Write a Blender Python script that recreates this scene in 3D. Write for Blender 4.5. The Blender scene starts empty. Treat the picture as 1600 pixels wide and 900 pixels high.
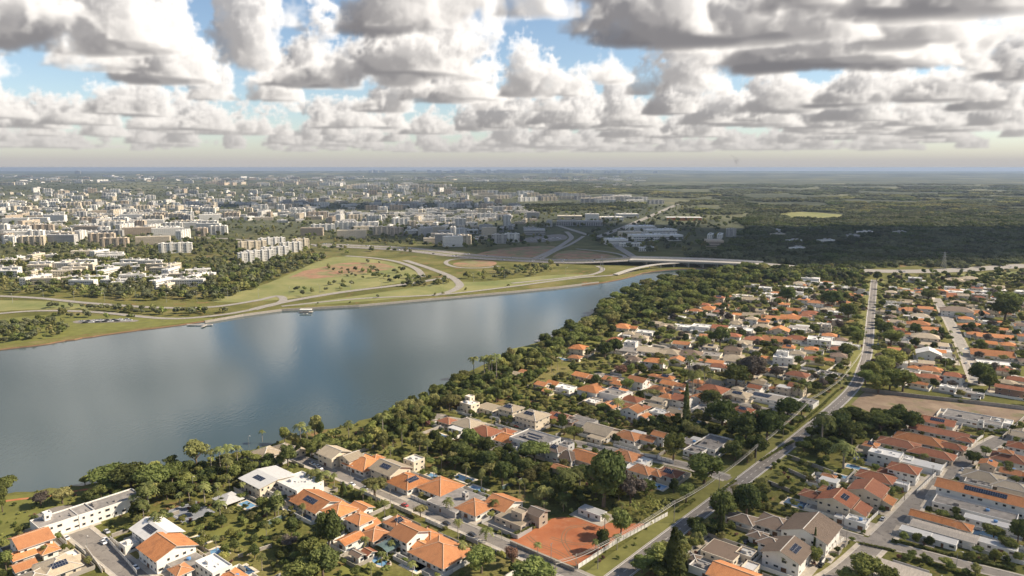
import bpy, math, random
import numpy as np
from mathutils import Vector, Matrix
from mathutils.geometry import tessellate_polygon

# ------------------------------------------------------------------ camera, world, sun, exposure
SC = bpy.context.scene
COL = SC.collection
random.seed(11)
CAM_H = 170.0
FPX, EYE = 1147.0, 262.0                     # focal length and eye level in photo pixels (1600 x 900)
PITCH = math.atan((450 - EYE) / FPX)
SP, CP = math.sin(PITCH), math.cos(PITCH)
cam = bpy.data.cameras.new('camera')
cam.sensor_width = 36.0
cam.lens = 36.0 * FPX / 1600.0
cam.clip_start, cam.clip_end = 1.0, 250000.0
camo = bpy.data.objects.new('camera', cam)
COL.objects.link(camo)
camo.location = (0, 0, CAM_H)
camo.rotation_euler = (math.pi / 2 - PITCH, 0, 0)
SC.camera = camo

SUN_AZ, SUN_EL = math.radians(87), math.radians(37)
TO_SUN = Vector((math.sin(SUN_AZ) * math.cos(SUN_EL), math.cos(SUN_AZ) * math.cos(SUN_EL), math.sin(SUN_EL)))
world = bpy.data.worlds.new('World')
SC.world = world
world.use_nodes = True
nt = world.node_tree
bgn = nt.nodes['Background']
skyt = nt.nodes.new('ShaderNodeTexSky')
skyt.sky_type = 'NISHITA'
skyt.sun_disc = False
skyt.sun_elevation = SUN_EL
skyt.sun_rotation = SUN_AZ
skyt.altitude = 1100
nt.links.new(skyt.outputs[0], bgn.inputs[0])
bgn.inputs[1].default_value = 0.085
sun = bpy.data.lights.new('sun', 'SUN')
sun.energy = 5.0
sun.angle = math.radians(0.6)
sun.color = (1.0, 0.87, 0.69)
suno = bpy.data.objects.new('sun', sun)
COL.objects.link(suno)
suno.rotation_euler = TO_SUN.to_track_quat('Z', 'Y').to_euler()
SC.view_settings.view_transform = 'Standard'
SC.view_settings.look = 'None'
SC.view_settings.gamma = 1.0
SC.view_settings.exposure = 0.74
SC.cycles.use_denoising = True
SC.cycles.use_adaptive_sampling = True
SC.cycles.adaptive_threshold = 0.025
SC.cycles.max_bounces = 4
SC.cycles.diffuse_bounces = 2
SC.cycles.glossy_bounces = 2
SC.cycles.transmission_bounces = 2
SC.cycles.volume_bounces = 0
SC.cycles.transparent_max_bounces = 8
SC.cycles.sample_clamp_indirect = 6.0

# ------------------------------------------------------------------ helpers
def P(x, y, z=0.0):
    """the point of the plane at height z that the photograph shows at pixel x, y"""
    u, v = x - 800.0, y - 450.0
    k = (CAM_H - z) / (FPX * SP + v * CP)
    return Vector((u * k, (FPX * CP - v * SP) * k, z))
def px_of(p):
    """where a point stands in the photograph, and photo pixels per metre there"""
    x, y, z = p[0], p[1], p[2] - CAM_H
    f = y * CP - z * SP
    return 800 + FPX * x / f, 450 - FPX * (y * SP + z * CP) / f, FPX / f
GA = math.radians(40.1)                      # the street grid: s runs along the avenue, t across it
GB = math.radians(26.3)                      # the avenue and its streets past the bend
def ST(s, t, z=0.0):
    return Vector((s * math.sin(GA) + t * math.cos(GA), s * math.cos(GA) - t * math.sin(GA), z))
def to_st(p):
    return p[0] * math.sin(GA) + p[1] * math.cos(GA), p[0] * math.cos(GA) - p[1] * math.sin(GA)

def tag(o, label=None, cat=None, group=None, kind=None):
    if label: o['label'] = label
    if cat: o['category'] = cat
    if group: o['group'] = group
    if kind: o['kind'] = kind
    return o
def empty(name, loc, rz=0.0):
    o = bpy.data.objects.new(name, None)
    COL.objects.link(o)
    o.location = loc
    o.rotation_euler = (0, 0, rz)
    o.empty_display_size = 0.5
    return o
def inst(name, mesh, parent=None, loc=(0, 0, 0), rot=(0, 0, 0), scale=(1, 1, 1)):
    o = bpy.data.objects.new(name, mesh)
    COL.objects.link(o)
    o.parent = parent
    o.location = loc
    o.rotation_euler = rot
    o.scale = scale
    return o
class MB:
    """collects faces and links them as one mesh"""
    def __init__(self): self.v, self.f, self.m = [], [], []
    def face(self, pts, m=0):
        b = len(self.v)
        self.v += [tuple(p) for p in pts]
        self.f.append(tuple(range(b, b + len(pts))))
        self.m.append(m)
    def box(self, x0, x1, y0, y1, z0, z1, m=0, bottom=False):
        b = len(self.v)
        self.v += [(x0, y0, z0), (x1, y0, z0), (x1, y1, z0), (x0, y1, z0), (x0, y0, z1), (x1, y0, z1), (x1, y1, z1), (x0, y1, z1)]
        fs = [(4, 5, 6, 7), (0, 1, 5, 4), (1, 2, 6, 5), (2, 3, 7, 6), (3, 0, 4, 7)]
        if bottom: fs.append((3, 2, 1, 0))
        for f in fs:
            self.f.append(tuple(b + i for i in f)); self.m.append(m)
    def beam(self, a, b, w, h=None, m=0):
        a, b = Vector(a), Vector(b); h = h or w
        d = (b - a).normalized()
        up = Vector((0, 0, 1)) if abs(d.z) < .95 else Vector((1, 0, 0))
        sx = d.cross(up).normalized() * w / 2; sz = sx.cross(d).normalized() * h / 2
        q = [a - sx - sz, a + sx - sz, a + sx + sz, a - sx + sz, b - sx - sz, b + sx - sz, b + sx + sz, b - sx + sz]
        i = len(self.v); self.v += [tuple(p) for p in q]
        for f in ((0, 1, 5, 4), (1, 2, 6, 5), (2, 3, 7, 6), (3, 0, 4, 7), (3, 2, 1, 0), (4, 5, 6, 7)):
            self.f.append(tuple(i + k for k in f)); self.m.append(m)
    def tube(self, pts, rad, n=6, m=0, cap=True):
        pts = [Vector(p) for p in pts]; rings = []
        for i, p in enumerate(pts):
            d = (pts[min(i + 1, len(pts) - 1)] - pts[max(i - 1, 0)]).normalized()
            up = Vector((0, 0, 1)) if abs(d.z) < .9 else Vector((1, 0, 0))
            a = d.cross(up).normalized(); c = a.cross(d)
            r = rad[i] if isinstance(rad, (list, tuple)) else rad
            b = len(self.v); rings.append(b)
            for k in range(n):
                t = 2 * math.pi * k / n
                self.v.append(tuple(p + a * math.cos(t) * r + c * math.sin(t) * r))
        for i in range(len(rings) - 1):
            for k in range(n):
                self.f.append((rings[i] + k, rings[i] + (k + 1) % n, rings[i + 1] + (k + 1) % n, rings[i + 1] + k)); self.m.append(m)
        if cap:
            self.f.append(tuple(rings[-1] + k for k in range(n))); self.m.append(m)
    def mesh(self, name, mats, smooth=False):
        me = bpy.data.meshes.new(name)
        me.from_pydata(self.v, [], self.f)
        if not isinstance(mats, (list, tuple)): mats = [mats]
        for k in mats: me.materials.append(k)
        if len(mats) > 1: me.polygons.foreach_set('material_index', self.m)
        if smooth: me.polygons.foreach_set('use_smooth', [True] * len(self.f))
        me.update()
        return me
    def build(self, name, mats, parent=None, smooth=False, **kw):
        return inst(name, self.mesh(name, mats, smooth), parent, **kw)

# ------------------------------------------------------------------ materials
def material(name):
    m = bpy.data.materials.new(name)
    m.use_nodes = True
    return m, m.node_tree, m.node_tree.nodes['Principled BSDF']
def rgba(c): return (c[0], c[1], c[2], 1)
def noise_node(t, scale, detail=4, rough=.6, coord='Object', vec=None, stretch=None):
    n = t.nodes.new('ShaderNodeTexNoise')
    n.inputs['Scale'].default_value = scale
    n.inputs['Detail'].default_value = detail
    n.inputs['Roughness'].default_value = rough
    if vec is None:
        tc = t.nodes.new('ShaderNodeTexCoord'); vec = tc.outputs[coord]
    if stretch:
        mp = t.nodes.new('ShaderNodeMapping'); mp.inputs['Scale'].default_value = stretch
        t.links.new(vec, mp.inputs[0]); vec = mp.outputs[0]
    t.links.new(vec, n.inputs['Vector'])
    return n
def ramp(t, fac, stops):
    r = t.nodes.new('ShaderNodeValToRGB')
    e = r.color_ramp.elements
    while len(e) < len(stops): e.new(.5)
    for k, (p, c) in enumerate(stops):
        e[k].position = p; e[k].color = rgba(c)
    t.links.new(fac, r.inputs[0])
    return r
def mixc(t, fac, a, b, mode='MIX'):
    m = t.nodes.new('ShaderNodeMix'); m.data_type = 'RGBA'; m.blend_type = mode
    for s, val in ((0, fac), (6, a), (7, b)):
        if hasattr(val, 'is_linked') or hasattr(val, 'links'): t.links.new(val, m.inputs[s])
        else: m.inputs[s].default_value = val if s == 0 else rgba(val)
    return m.outputs[2]
def grainy(name, a, b, scale=.6, rough=.85, spread=.18, vary=.15, bump=0, coord='Object', stretch=None, metal=0, spec=.3):
    """a surface whose colour wanders between a and b, with a little difference from object to object"""
    m, t, bs = material(name)
    n = noise_node(t, scale, 6, .65, coord, stretch=stretch)
    r = ramp(t, n.outputs[0], [(.5 - spread, a), (.5 + spread, b)])
    out = r.outputs[0]
    if vary:
        oi = t.nodes.new('ShaderNodeObjectInfo')
        h = t.nodes.new('ShaderNodeHueSaturation')
        mr = t.nodes.new('ShaderNodeMapRange')
        mr.inputs[3].default_value, mr.inputs[4].default_value = 1 - vary, 1 + vary
        t.links.new(oi.outputs['Random'], mr.inputs[0]); t.links.new(mr.outputs[0], h.inputs['Value'])
        t.links.new(out, h.inputs['Color']); out = h.outputs[0]
    t.links.new(out, bs.inputs['Base Color'])
    bs.inputs['Roughness'].default_value = rough
    bs.inputs['Metallic'].default_value = metal
    bs.inputs['Specular IOR Level'].default_value = spec
    if bump:
        bn = t.nodes.new('ShaderNodeBump'); bn.inputs['Strength'].default_value = .6; bn.inputs['Distance'].default_value = bump
        n2 = noise_node(t, scale * 6, 4, .6, coord)
        t.links.new(n2.outputs[0], bn.inputs['Height']); t.links.new(bn.outputs[0], bs.inputs['Normal'])
    return m
def tile_mat(name, a, b, dirt, aged):
    """clay tiles: rows up the slope from the UV map, patchy colour, dark weathering"""
    m, t, bs = material(name)
    uv = t.nodes.new('ShaderNodeTexCoord').outputs['UV']
    n1 = noise_node(t, .55, 5, .7, vec=uv, stretch=(1, .35, 1))
    n2 = noise_node(t, 3.0, 3, .6, vec=uv)
    c = ramp(t, n1.outputs[0], [(.34, a), (.66, b)]).outputs[0]
    c = mixc(t, .35, c, ramp(t, n2.outputs[0], [(.35, tuple(k * .55 for k in a)), (.65, tuple(k * 1.35 for k in b))]).outputs[0])
    n3 = noise_node(t, .22, 5, .7)
    f = ramp(t, n3.outputs[0], [(.52, (0, 0, 0)), (.74, (.65, .65, .65))]).outputs[0]
    c = mixc(t, f, c, dirt)
    oi = t.nodes.new('ShaderNodeObjectInfo'); h = t.nodes.new('ShaderNodeHueSaturation')
    f7 = t.nodes.new('ShaderNodeMath'); f7.operation = 'MULTIPLY'; f7.inputs[1].default_value = 13.7
    f8 = t.nodes.new('ShaderNodeMath'); f8.operation = 'FRACT'; f9 = t.nodes.new('ShaderNodeMath'); f9.operation = 'MULTIPLY'; f9.inputs[1].default_value = .55
    t.links.new(oi.outputs['Random'], f7.inputs[0]); t.links.new(f7.outputs[0], f8.inputs[0]); t.links.new(f8.outputs[0], f9.inputs[0])
    c = mixc(t, f9.outputs[0], c, aged)
    mr = t.nodes.new('ShaderNodeMapRange'); mr.inputs[3].default_value, mr.inputs[4].default_value = .72, 1.15
    t.links.new(oi.outputs['Random'], mr.inputs[0]); t.links.new(mr.outputs[0], h.inputs['Value'])
    t.links.new(c, h.inputs['Color']); t.links.new(h.outputs[0], bs.inputs['Base Color'])
    w = t.nodes.new('ShaderNodeTexWave'); w.bands_direction = 'X'; w.inputs['Scale'].default_value = 1.1
    w.inputs['Distortion'].default_value = .6
    t.links.new(uv, w.inputs[0])
    bn = t.nodes.new('ShaderNodeBump'); bn.inputs['Strength'].default_value = .55; bn.inputs['Distance'].default_value = .12
    t.links.new(w.outputs[1], bn.inputs['Height']); t.links.new(bn.outputs[0], bs.inputs['Normal'])
    bs.inputs['Roughness'].default_value = .9
    bs.inputs['Specular IOR Level'].default_value = .15
    return m
def leaf_mat(name, a, b, trans=.32):
    m, t, bs = material(name)
    n = noise_node(t, .5, 3, .6)
    c = ramp(t, n.outputs[0], [(.32, a), (.68, b)]).outputs[0]
    oi = t.nodes.new('ShaderNodeObjectInfo'); h = t.nodes.new('ShaderNodeHueSaturation')
    mr = t.nodes.new('ShaderNodeMapRange'); mr.inputs[3].default_value, mr.inputs[4].default_value = .62, 1.3
    t.links.new(oi.outputs['Random'], mr.inputs[0]); t.links.new(mr.outputs[0], h.inputs['Value'])
    mh = t.nodes.new('ShaderNodeMapRange'); mh.inputs[3].default_value, mh.inputs[4].default_value = .485, .515
    ml = t.nodes.new('ShaderNodeMath'); ml.operation = 'FRACT'
    m7 = t.nodes.new('ShaderNodeMath'); m7.operation = 'MULTIPLY'; m7.inputs[1].default_value = 7.3
    t.links.new(oi.outputs['Random'], m7.inputs[0]); t.links.new(m7.outputs[0], ml.inputs[0]); t.links.new(ml.outputs[0], mh.inputs[0])
    t.links.new(mh.outputs[0], h.inputs['Hue'])
    t.links.new(c, h.inputs['Color'])
    t.nodes.remove(bs)
    d = t.nodes.new('ShaderNodeBsdfDiffuse'); tr = t.nodes.new('ShaderNodeBsdfTranslucent'); mx = t.nodes.new('ShaderNodeMixShader')
    mx.inputs[0].default_value = trans
    t.links.new(h.outputs[0], d.inputs[0]); t.links.new(h.outputs[0], tr.inputs[0])
    t.links.new(d.outputs[0], mx.inputs[1]); t.links.new(tr.outputs[0], mx.inputs[2])
    t.links.new(mx.outputs[0], t.nodes['Material Output'].inputs[0])
    return m
M = {}
M['white'] = grainy('white_render', (.66, .63, .57), (.76, .735, .68), .35, .8, .25, .08)
M['cream'] = grainy('cream_render', (.56, .48, .36), (.68, .60, .47), .35, .85, .25, .12)
M['beige'] = grainy('beige_render', (.42, .34, .25), (.55, .46, .36), .35, .85, .25, .15)
M['wgrey'] = grainy('grey_render', (.36, .35, .33), (.48, .46, .43), .35, .85, .25, .15)
M['brick'] = grainy('brown_brick', (.22, .14, .10), (.32, .21, .15), 1.2, .9, .25, .1)
M['o'] = tile_mat('orange_clay_tile', (.47, .175, .065), (.62, .27, .11), (.20, .09, .05), (.36, .19, .11))
M['r'] = tile_mat('red_clay_tile', (.28, .10, .055), (.40, .165, .09), (.13, .065, .045), (.26, .13, .085))
M['t'] = tile_mat('tan_concrete_tile', (.36, .29, .20), (.50, .41, .29), (.22, .18, .14), (.40, .34, .26))
M['d'] = tile_mat('brown_concrete_tile', (.17, .12, .09), (.25, .185, .14), (.10, .08, .065), (.24, .19, .15))
M['g'] = grainy('weathered_roof_slab', (.15, .14, .13), (.33, .30, .27), .28, .9, .22, .2)
M['s'] = grainy('metal_roof_sheet', (.40, .39, .37), (.56, .55, .53), .3, .55, .25, .12, stretch=(1, 8, 1))
M['w'] = grainy('white_roof_slab', (.56, .54, .50), (.74, .72, .68), .3, .8, .25, .1)
M['k'] = grainy('corrugated_roof_sheet', (.24, .21, .18), (.42, .37, .31), .5, .85, .2, .1, stretch=(6, .6, 1))
M['ridge'] = grainy('ridge_mortar', (.50, .31, .19), (.64, .44, .30), 1.5, .9)
M['fascia'] = grainy('painted_fascia', (.50, .46, .40), (.64, .60, .54), 1, .7)
M['wood'] = grainy('dark_door_wood', (.12, .06, .03), (.2, .11, .06), 2, .6)
M['paving'] = grainy('yard_paving', (.30, .265, .215), (.50, .44, .36), .22, .9, .2, .2)
M['solar'] = grainy('solar_glass', (.012, .016, .03), (.022, .028, .05), .8, .16, .3, .2, spec=.6)
M['solarb'] = grainy('blue_solar_glass', (.05, .075, .13), (.08, .11, .18), .8, .2, .3, .1, spec=.6)
M['glass'] = grainy('window_glass', (.02, .024, .03), (.045, .05, .055), .6, .12, .3, .2, spec=.6)
M['tank'] = grainy('water_tank_plastic', (.10, .22, .42), (.14, .28, .5), 1, .5)
M['concrete'] = grainy('concrete', (.34, .31, .27), (.48, .45, .40), .4, .9, .25, .12)
M['stone'] = grainy('old_wall_render', (.22, .20, .17), (.38, .34, .29), .5, .9, .25, .2)
M['metal'] = grainy('galvanised_metal', (.30, .30, .29), (.42, .42, .40), 2, .5, metal=.4)
M['pole'] = grainy('concrete_pole', (.24, .21, .18), (.34, .30, .26), 1.5, .9)
M['cable'] = grainy('overhead_cable', (.42, .39, .34), (.52, .49, .44), 2, .6)
M['paint'] = grainy('road_paint', (.52, .49, .43), (.74, .71, .65), 1.2, .8, .2, 0)
M['kerb'] = grainy('kerb_stone', (.40, .37, .32), (.56, .52, .46), .8, .9, .25, .05)
M['bark'] = grainy('bark', (.09, .065, .045), (.18, .135, .10), 3, .95, .25, .2)
M['palmbark'] = grainy('palm_bark', (.20, .17, .14), (.33, .29, .24), 3, .95, .25, .2)
M['l_mid'] = leaf_mat('foliage_mid_green', (0.1255, 0.1511, 0.0475), (0.2654, 0.2859, 0.0941))
M['l_dark'] = leaf_mat('foliage_dark_green', (0.0575, 0.077, 0.0279), (0.1555, 0.176, 0.0622))
M['l_olive'] = leaf_mat('foliage_olive', (0.1769, 0.1739, 0.0651), (0.3222, 0.3069, 0.1244))
M['l_lime'] = leaf_mat('foliage_yellow_green', (0.2218, 0.2371, 0.07), (0.3781, 0.373, 0.1239))
M['l_brown'] = leaf_mat('foliage_grey_brown', (0.1208, 0.1022, 0.0818), (0.2055, 0.1748, 0.144))
M['l_pink'] = leaf_mat('foliage_russet', (0.1516, 0.0901, 0.0696), (0.2786, 0.1556, 0.1197))
M['l_palm'] = leaf_mat('foliage_palm', (0.1371, 0.1576, 0.0551), (0.2697, 0.2749, 0.1036))
M['l_far'] = leaf_mat('foliage_far', (0.1055, 0.1161, 0.0617), (0.2064, 0.213, 0.1156))

def water_mat(name, col, rough, scale, dist, strength, stretch=None):
    m, t, bs = material(name)
    bs.inputs['Base Color'].default_value = rgba(col)
    bs.inputs['Roughness'].default_value = rough
    bs.inputs['IOR'].default_value = 1.33
    n = noise_node(t, scale, 4, .55, stretch=stretch)
    bn = t.nodes.new('ShaderNodeBump'); bn.inputs['Strength'].default_value = strength; bn.inputs['Distance'].default_value = dist
    t.links.new(n.outputs[0], bn.inputs['Height']); t.links.new(bn.outputs[0], bs.inputs['Normal'])
    return m
M['lake'] = water_mat('lake_water', (.044, .072, .078), .07, .42, .11, .55, (1.2, .55, 1))
M['pool'] = water_mat('pool_water', (.15, .29, .44), .08, .8, .03, .4)
M['poold'] = water_mat('dark_pool_water', (.05, .095, .165), .08, .8, .03, .4)
def asphalt_mat(name, a, b):
    m, t, bs = material(name)
    n = noise_node(t, .12, 6, .7)
    c = ramp(t, n.outputs[0], [(.35, a), (.68, b)]).outputs[0]
    n2 = noise_node(t, 1.7, 3, .6)
    c = mixc(t, .3, c, ramp(t, n2.outputs[0], [(.3, tuple(k * .7 for k in a)), (.7, tuple(k * 1.2 for k in b))]).outputs[0])
    n3 = noise_node(t, .35, 2, .4)
    c = mixc(t, ramp(t, n3.outputs[0], [(.60, (0, 0, 0)), (.62, (.5, .5, .5))]).outputs[0], c, tuple(k * .6 for k in a))
    t.links.new(c, bs.inputs['Base Color'])
    bs.inputs['Roughness'].default_value = .9
    return m
def patchy(name, a, b, scale, lo, hi):
    m, t, bs = material(name)
    f = ramp(t, noise_node(t, scale, 7, .7).outputs[0], [(lo, (0, 0, 0)), (hi, (1, 1, 1))]).outputs[0]
    ca = ramp(t, noise_node(t, .05, 5, .7).outputs[0], [(.35, a[0]), (.65, a[1])]).outputs[0]
    cb = ramp(t, noise_node(t, .07, 5, .7).outputs[0], [(.35, b[0]), (.65, b[1])]).outputs[0]
    t.links.new(mixc(t, f, ca, cb), bs.inputs['Base Color']); bs.inputs['Roughness'].default_value = .95
    return m
M['asphalt'] = asphalt_mat('worn_asphalt', (.17, .15, .13), (.27, .24, .205))
M['road_far'] = asphalt_mat('pale_concrete_road', (.24, .215, .185), (.36, .33, .285))
M['avenue'] = asphalt_mat('avenue_asphalt', (.16, .143, .126), (.235, .21, .185))
M['soil'] = patchy('red_earth', ((.34, .105, .038), (.47, .165, .065)), ((.30, .13, .065), (.52, .24, .12)), .16, .50, .72)
M['clay'] = grainy('bare_clay_bank', (.20, .105, .058), (.30, .185, .10), .06, .95, .25, 0, bump=.2)
M['patchsoil'] = patchy('grass_over_red_soil', ((.13, .135, .04), (.24, .21, .085)), ((.24, .12, .065), (.34, .20, .11)), .022, .43, .55)
M['drygrass'] = patchy('dry_mown_grass', ((.17, .11, .07), (.33, .24, .155)), ((.13, .12, .05), (.22, .19, .08)), .06, .52, .64)
M['lawn'] = grainy('lawn', (.10, .105, .022), (.19, .19, .045), .09, .95, .22, .15, bump=.08)
M['verge'] = grainy('verge_grass', (.12, .12, .03), (.22, .21, .06), .12, .95, .22, 0, bump=.08)
M['field'] = grainy('sunny_field', (.13, .155, .042), (.28, .255, .10), .018, .95, .20, 0, bump=.1)
M['court'] = grainy('court_surface', (.17, .18, .20), (.24, .25, .27), .4, .9)

def ground_mat():
    m, t, bs = material('open_ground')
    geo = t.nodes.new('ShaderNodeNewGeometry')
    pos = geo.outputs['Position']
    grass = ramp(t, noise_node(t, .013, 8, .68, vec=pos).outputs[0], [(.36, (.085, .09, .024)), (.52, (.15, .145, .042)), (.66, (.235, .195, .082))]).outputs[0]
    soil = ramp(t, noise_node(t, .03, 6, .7, vec=pos).outputs[0], [(.58, (0, 0, 0)), (.68, (1, 1, 1))]).outputs[0]
    near = mixc(t, soil, grass, (.27, .145, .078))
    fine = ramp(t, noise_node(t, .6, 4, .7, vec=pos).outputs[0], [(.3, (.62, .62, .62)), (.7, (1.25, 1.25, 1.25))]).outputs[0]
    near = mixc(t, 1.0, near, fine, 'MULTIPLY')
    wood = ramp(t, noise_node(t, .0016, 9, .62, vec=pos, stretch=(1, .55, 1)).outputs[0], [(.36, (.052, .060, .038)), (.50, (.094, .102, .062)), (.60, (.155, .155, .09)), (.72, (.27, .24, .14))]).outputs[0]
    tex = ramp(t, noise_node(t, .055, 5, .75, vec=pos).outputs[0], [(.36, (.45, .45, .45)), (.62, (1.35, 1.35, 1.3))]).outputs[0]
    wood = mixc(t, 1.0, wood, tex, 'MULTIPLY')
    ln = t.nodes.new('ShaderNodeVectorMath'); ln.operation = 'LENGTH'
    t.links.new(pos, ln.inputs[0])
    mr = t.nodes.new('ShaderNodeMapRange'); mr.inputs[1].default_value, mr.inputs[2].default_value = 1350, 2300
    t.links.new(ln.outputs[1], mr.inputs[0])
    c = mixc(t, mr.outputs[0], near, wood)
    t.links.new(c, bs.inputs['Base Color'])
    bs.inputs['Roughness'].default_value = 1
    bs.inputs['Specular IOR Level'].default_value = .1
    bn = t.nodes.new('ShaderNodeBump'); bn.inputs['Strength'].default_value = .8; bn.inputs['Distance'].default_value = 3
    bh = noise_node(t, .06, 4, .7, vec=pos)
    t.links.new(bh.outputs[0], bn.inputs['Height']); t.links.new(mr.outputs[0], bn.inputs['Strength']); t.links.new(bn.outputs[0], bs.inputs['Normal'])
    return m
M['ground'] = ground_mat()

# ------------------------------------------------------------------ sky with cumulus clouds
def px_dir(x, y):
    u, v = x - 800, y - 450
    d = np.array([u, FPX * CP - v * SP, -(FPX * SP + v * CP)])
    return d / np.linalg.norm(d)
def cloud_field(dirs, sun, PX, seed=4):
    """dirs (n,3) unit directions; returns rgb (n,3), alpha (n)."""
    rng=np.random.default_rng(seed)
    N=64
    def tile(n,k):
        f=np.fft.rfftn(rng.standard_normal((n,n,n)))
        a=np.fft.fftfreq(n)*n; b=np.fft.rfftfreq(n)*n
        r=np.sqrt(a[:,None,None]**2+a[None,:,None]**2+b[None,None,:]**2)
        amp=np.where((r>=k),1/np.maximum(r,1)**2.45,0)*np.where(r<n*0.45,1,0)
        v=np.fft.irfftn(f*amp,s=(n,n,n)); v-=v.mean(); return (v/v.std()).astype(np.float32)
    T=tile(N,3).ravel()
    def noise(x,y,z):
        xf=np.floor(x);yf=np.floor(y);zf=np.floor(z)
        fx=(x-xf);fy=(y-yf);fz=(z-zf)
        xi=xf.astype(np.int32)&63;yi=yf.astype(np.int32)&63;zi=zf.astype(np.int32)&63
        xj=(xi+1)&63;yj=(yi+1)&63;zj=(zi+1)&63
        a=xi*4096+yi*64;b=xj*4096+yi*64;c=xi*4096+yj*64;d=xj*4096+yj*64
        l0=T[a+zi]*(1-fx)+T[b+zi]*fx; l1=T[c+zi]*(1-fx)+T[d+zi]*fx
        h0=T[a+zj]*(1-fx)+T[b+zj]*fx; h1=T[c+zj]*(1-fx)+T[d+zj]*fx
        l=l0*(1-fy)+l1*fy; h=h0*(1-fy)+h1*fy
        return l*(1-fz)+h*fz
    ZB=1000.
    # height field on polar-log grid: axes az, log distance
    G=60.  # m per cell
    X0,X1,Y0,Y1=-34000,34000,-12000,44000
    nx=int((X1-X0)/G/2);ny=int((Y1-Y0)/G/2)
    gx=np.linspace(X0,X1,nx);gy=np.linspace(Y0,Y1,ny)
    GX,GY=np.meshgrid(gx,gy,indexing='ij')
    Hf=np.full(GX.shape,-900.,np.float32)
    def put(x,y,a,b,t,rot=0):
        i0=max(0,int((x-1.6*max(a,b)-X0)/(gx[1]-gx[0])));i1=min(nx,int((x+1.6*max(a,b)-X0)/(gx[1]-gx[0]))+1)
        j0=max(0,int((y-1.6*max(a,b)-Y0)/(gy[1]-gy[0])));j1=min(ny,int((y+1.6*max(a,b)-Y0)/(gy[1]-gy[0]))+1)
        if i0>=i1 or j0>=j1: return
        dx=GX[i0:i1,j0:j1]-x;dy=GY[i0:i1,j0:j1]-y
        r2=(dx/a)**2+(dy/b)**2
        h=t*(1-r2**1.0)
        Hf[i0:i1,j0:j1]=np.maximum(Hf[i0:i1,j0:j1],np.maximum(h,-900))
    for (xc,yb,wpx,tk,dep,lump) in PX:
        d=px_dir(xc,yb); k=ZB/d[2]; cx,cy=d[0]*k,d[1]*k; D=math.hypot(cx,cy)
        a=wpx/1162*D/2; b=a*dep
        put(cx,cy,a,b,tk)
        for q in range(lump):
            an=rng.uniform(0,6.28);rr=rng.uniform(.35,.95)
            s=rng.uniform(.3,.55)
            put(cx+math.cos(an)*a*rr,cy+math.sin(an)*b*rr,a*s,max(b*s,a*s*.7),tk*rng.uniform(.55,1.12))
    for q in range(460):   # the rest of the sky and the far field
        x=rng.uniform(X0,X1);y=rng.uniform(Y0,Y1)
        az=math.atan2(x,y);D=math.hypot(x,y)
        if D<2500: continue
        if abs(az)<.75 and D<12500: continue
        if abs(math.atan2(x,y)-math.atan2(sun[0],sun[1]))<.5 and D<6000: continue
        a=rng.uniform(260,950)
        put(x,y,a,a*rng.uniform(.7,1.2),rng.uniform(240,800))
    def Hs(x,y):
        i=np.clip((x-X0)/(X1-X0)*(nx-1),0,nx-1.001);j=np.clip((y-Y0)/(Y1-Y0)*(ny-1),0,ny-1.001)
        ii=i.astype(np.int32);jj=j.astype(np.int32);fi=i-ii;fj=j-jj
        F=Hf.ravel();b=ii*ny+jj
        return (F[b]*(1-fi)+F[b+ny]*fi)*(1-fj)+(F[b+1]*(1-fi)+F[b+ny+1]*fi)*fj
    def dens(x,y,z,fine):
        h=Hs(x,y); zz=z-ZB-noise(x/60+7,y/60+3,np.zeros_like(x)+.3)*85
        e=np.minimum((h-(z-ZB))*.8, zz*1.1+120)      # >0 inside, flat base
        m=e>-1000
        out=np.zeros(x.shape,np.float32)
        if not m.any(): return out
        x,y,z,e,zz=x[m],y[m],z[m],e[m],zz[m]
        w=noise(x/95+31,y/95,z/90)
        n=w*250
        if fine: n+=115-np.abs(noise(x/26+9,y/26,z/24))*215+60-np.abs(noise(x/9,y/9+5,z/9))*105
        else: n+=-20
        up=np.clip(zz/300,0.5,1)
        v=(e+n*up)/(110-70*np.clip(zz/600,0,1))
        out[m]=np.clip(v,0,1)
        return out
    n=len(dirs)
    rgb=np.zeros((n,3),np.float32);Tr=np.ones(n,np.float32);dist=np.zeros(n,np.float32)
    act=np.where(dirs[:,2]>0.012)[0]
    dz=dirs[act,2]
    t0=ZB*.94/dz; t1=np.minimum((ZB+2300)/dz,46000); 
    ok=t1>t0; act=act[ok];t0=t0[ok];t1=np.minimum(t1[ok],t0+26000)
    NS=250
    jit=rng.random(len(act)).astype(np.float32)
    su=np.array(sun,np.float32)
    SIG=1/55.
    D=dirs[act].astype(np.float32)
    tr=np.ones(len(act),np.float32);col=np.zeros((len(act),3),np.float32);dm=np.zeros(len(act),np.float32);wm=np.full(len(act),1e-6,np.float32)
    lit=np.array([1.06,.995,.90]);amb_hi=np.array([.46,.49,.58]);amb_lo=np.array([.20,.192,.222])
    for k in range(NS):
        u0=(k+jit*.9)/NS
        t=t0+(t1-t0)*u0**1.3
        st=(t1-t0)/NS*1.3*np.maximum(u0,.003)**.3
        live=np.where(tr>.02)[0]
        if len(live)==0: break
        p=D[live]*t[live,None]
        d=dens(p[:,0],p[:,1],p[:,2],True)
        h=np.where(d>0.01)[0]
        if len(h)==0: continue
        idx=live[h];dd=d[h];p=p[h]
        tau=np.zeros(len(h),np.float32);prev=0
        for L in (45,110,230,430,800,1400):
            q=p+su*((L+prev)/2)
            tau+=dens(q[:,0],q[:,1],q[:,2],L<200)*(L-prev)*SIG; prev=L
        s=np.exp(-tau*.33)*1.0+np.exp(-tau*.06)*.24
        hh=np.clip((p[:,2]-ZB)/1300,0,1)
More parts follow.
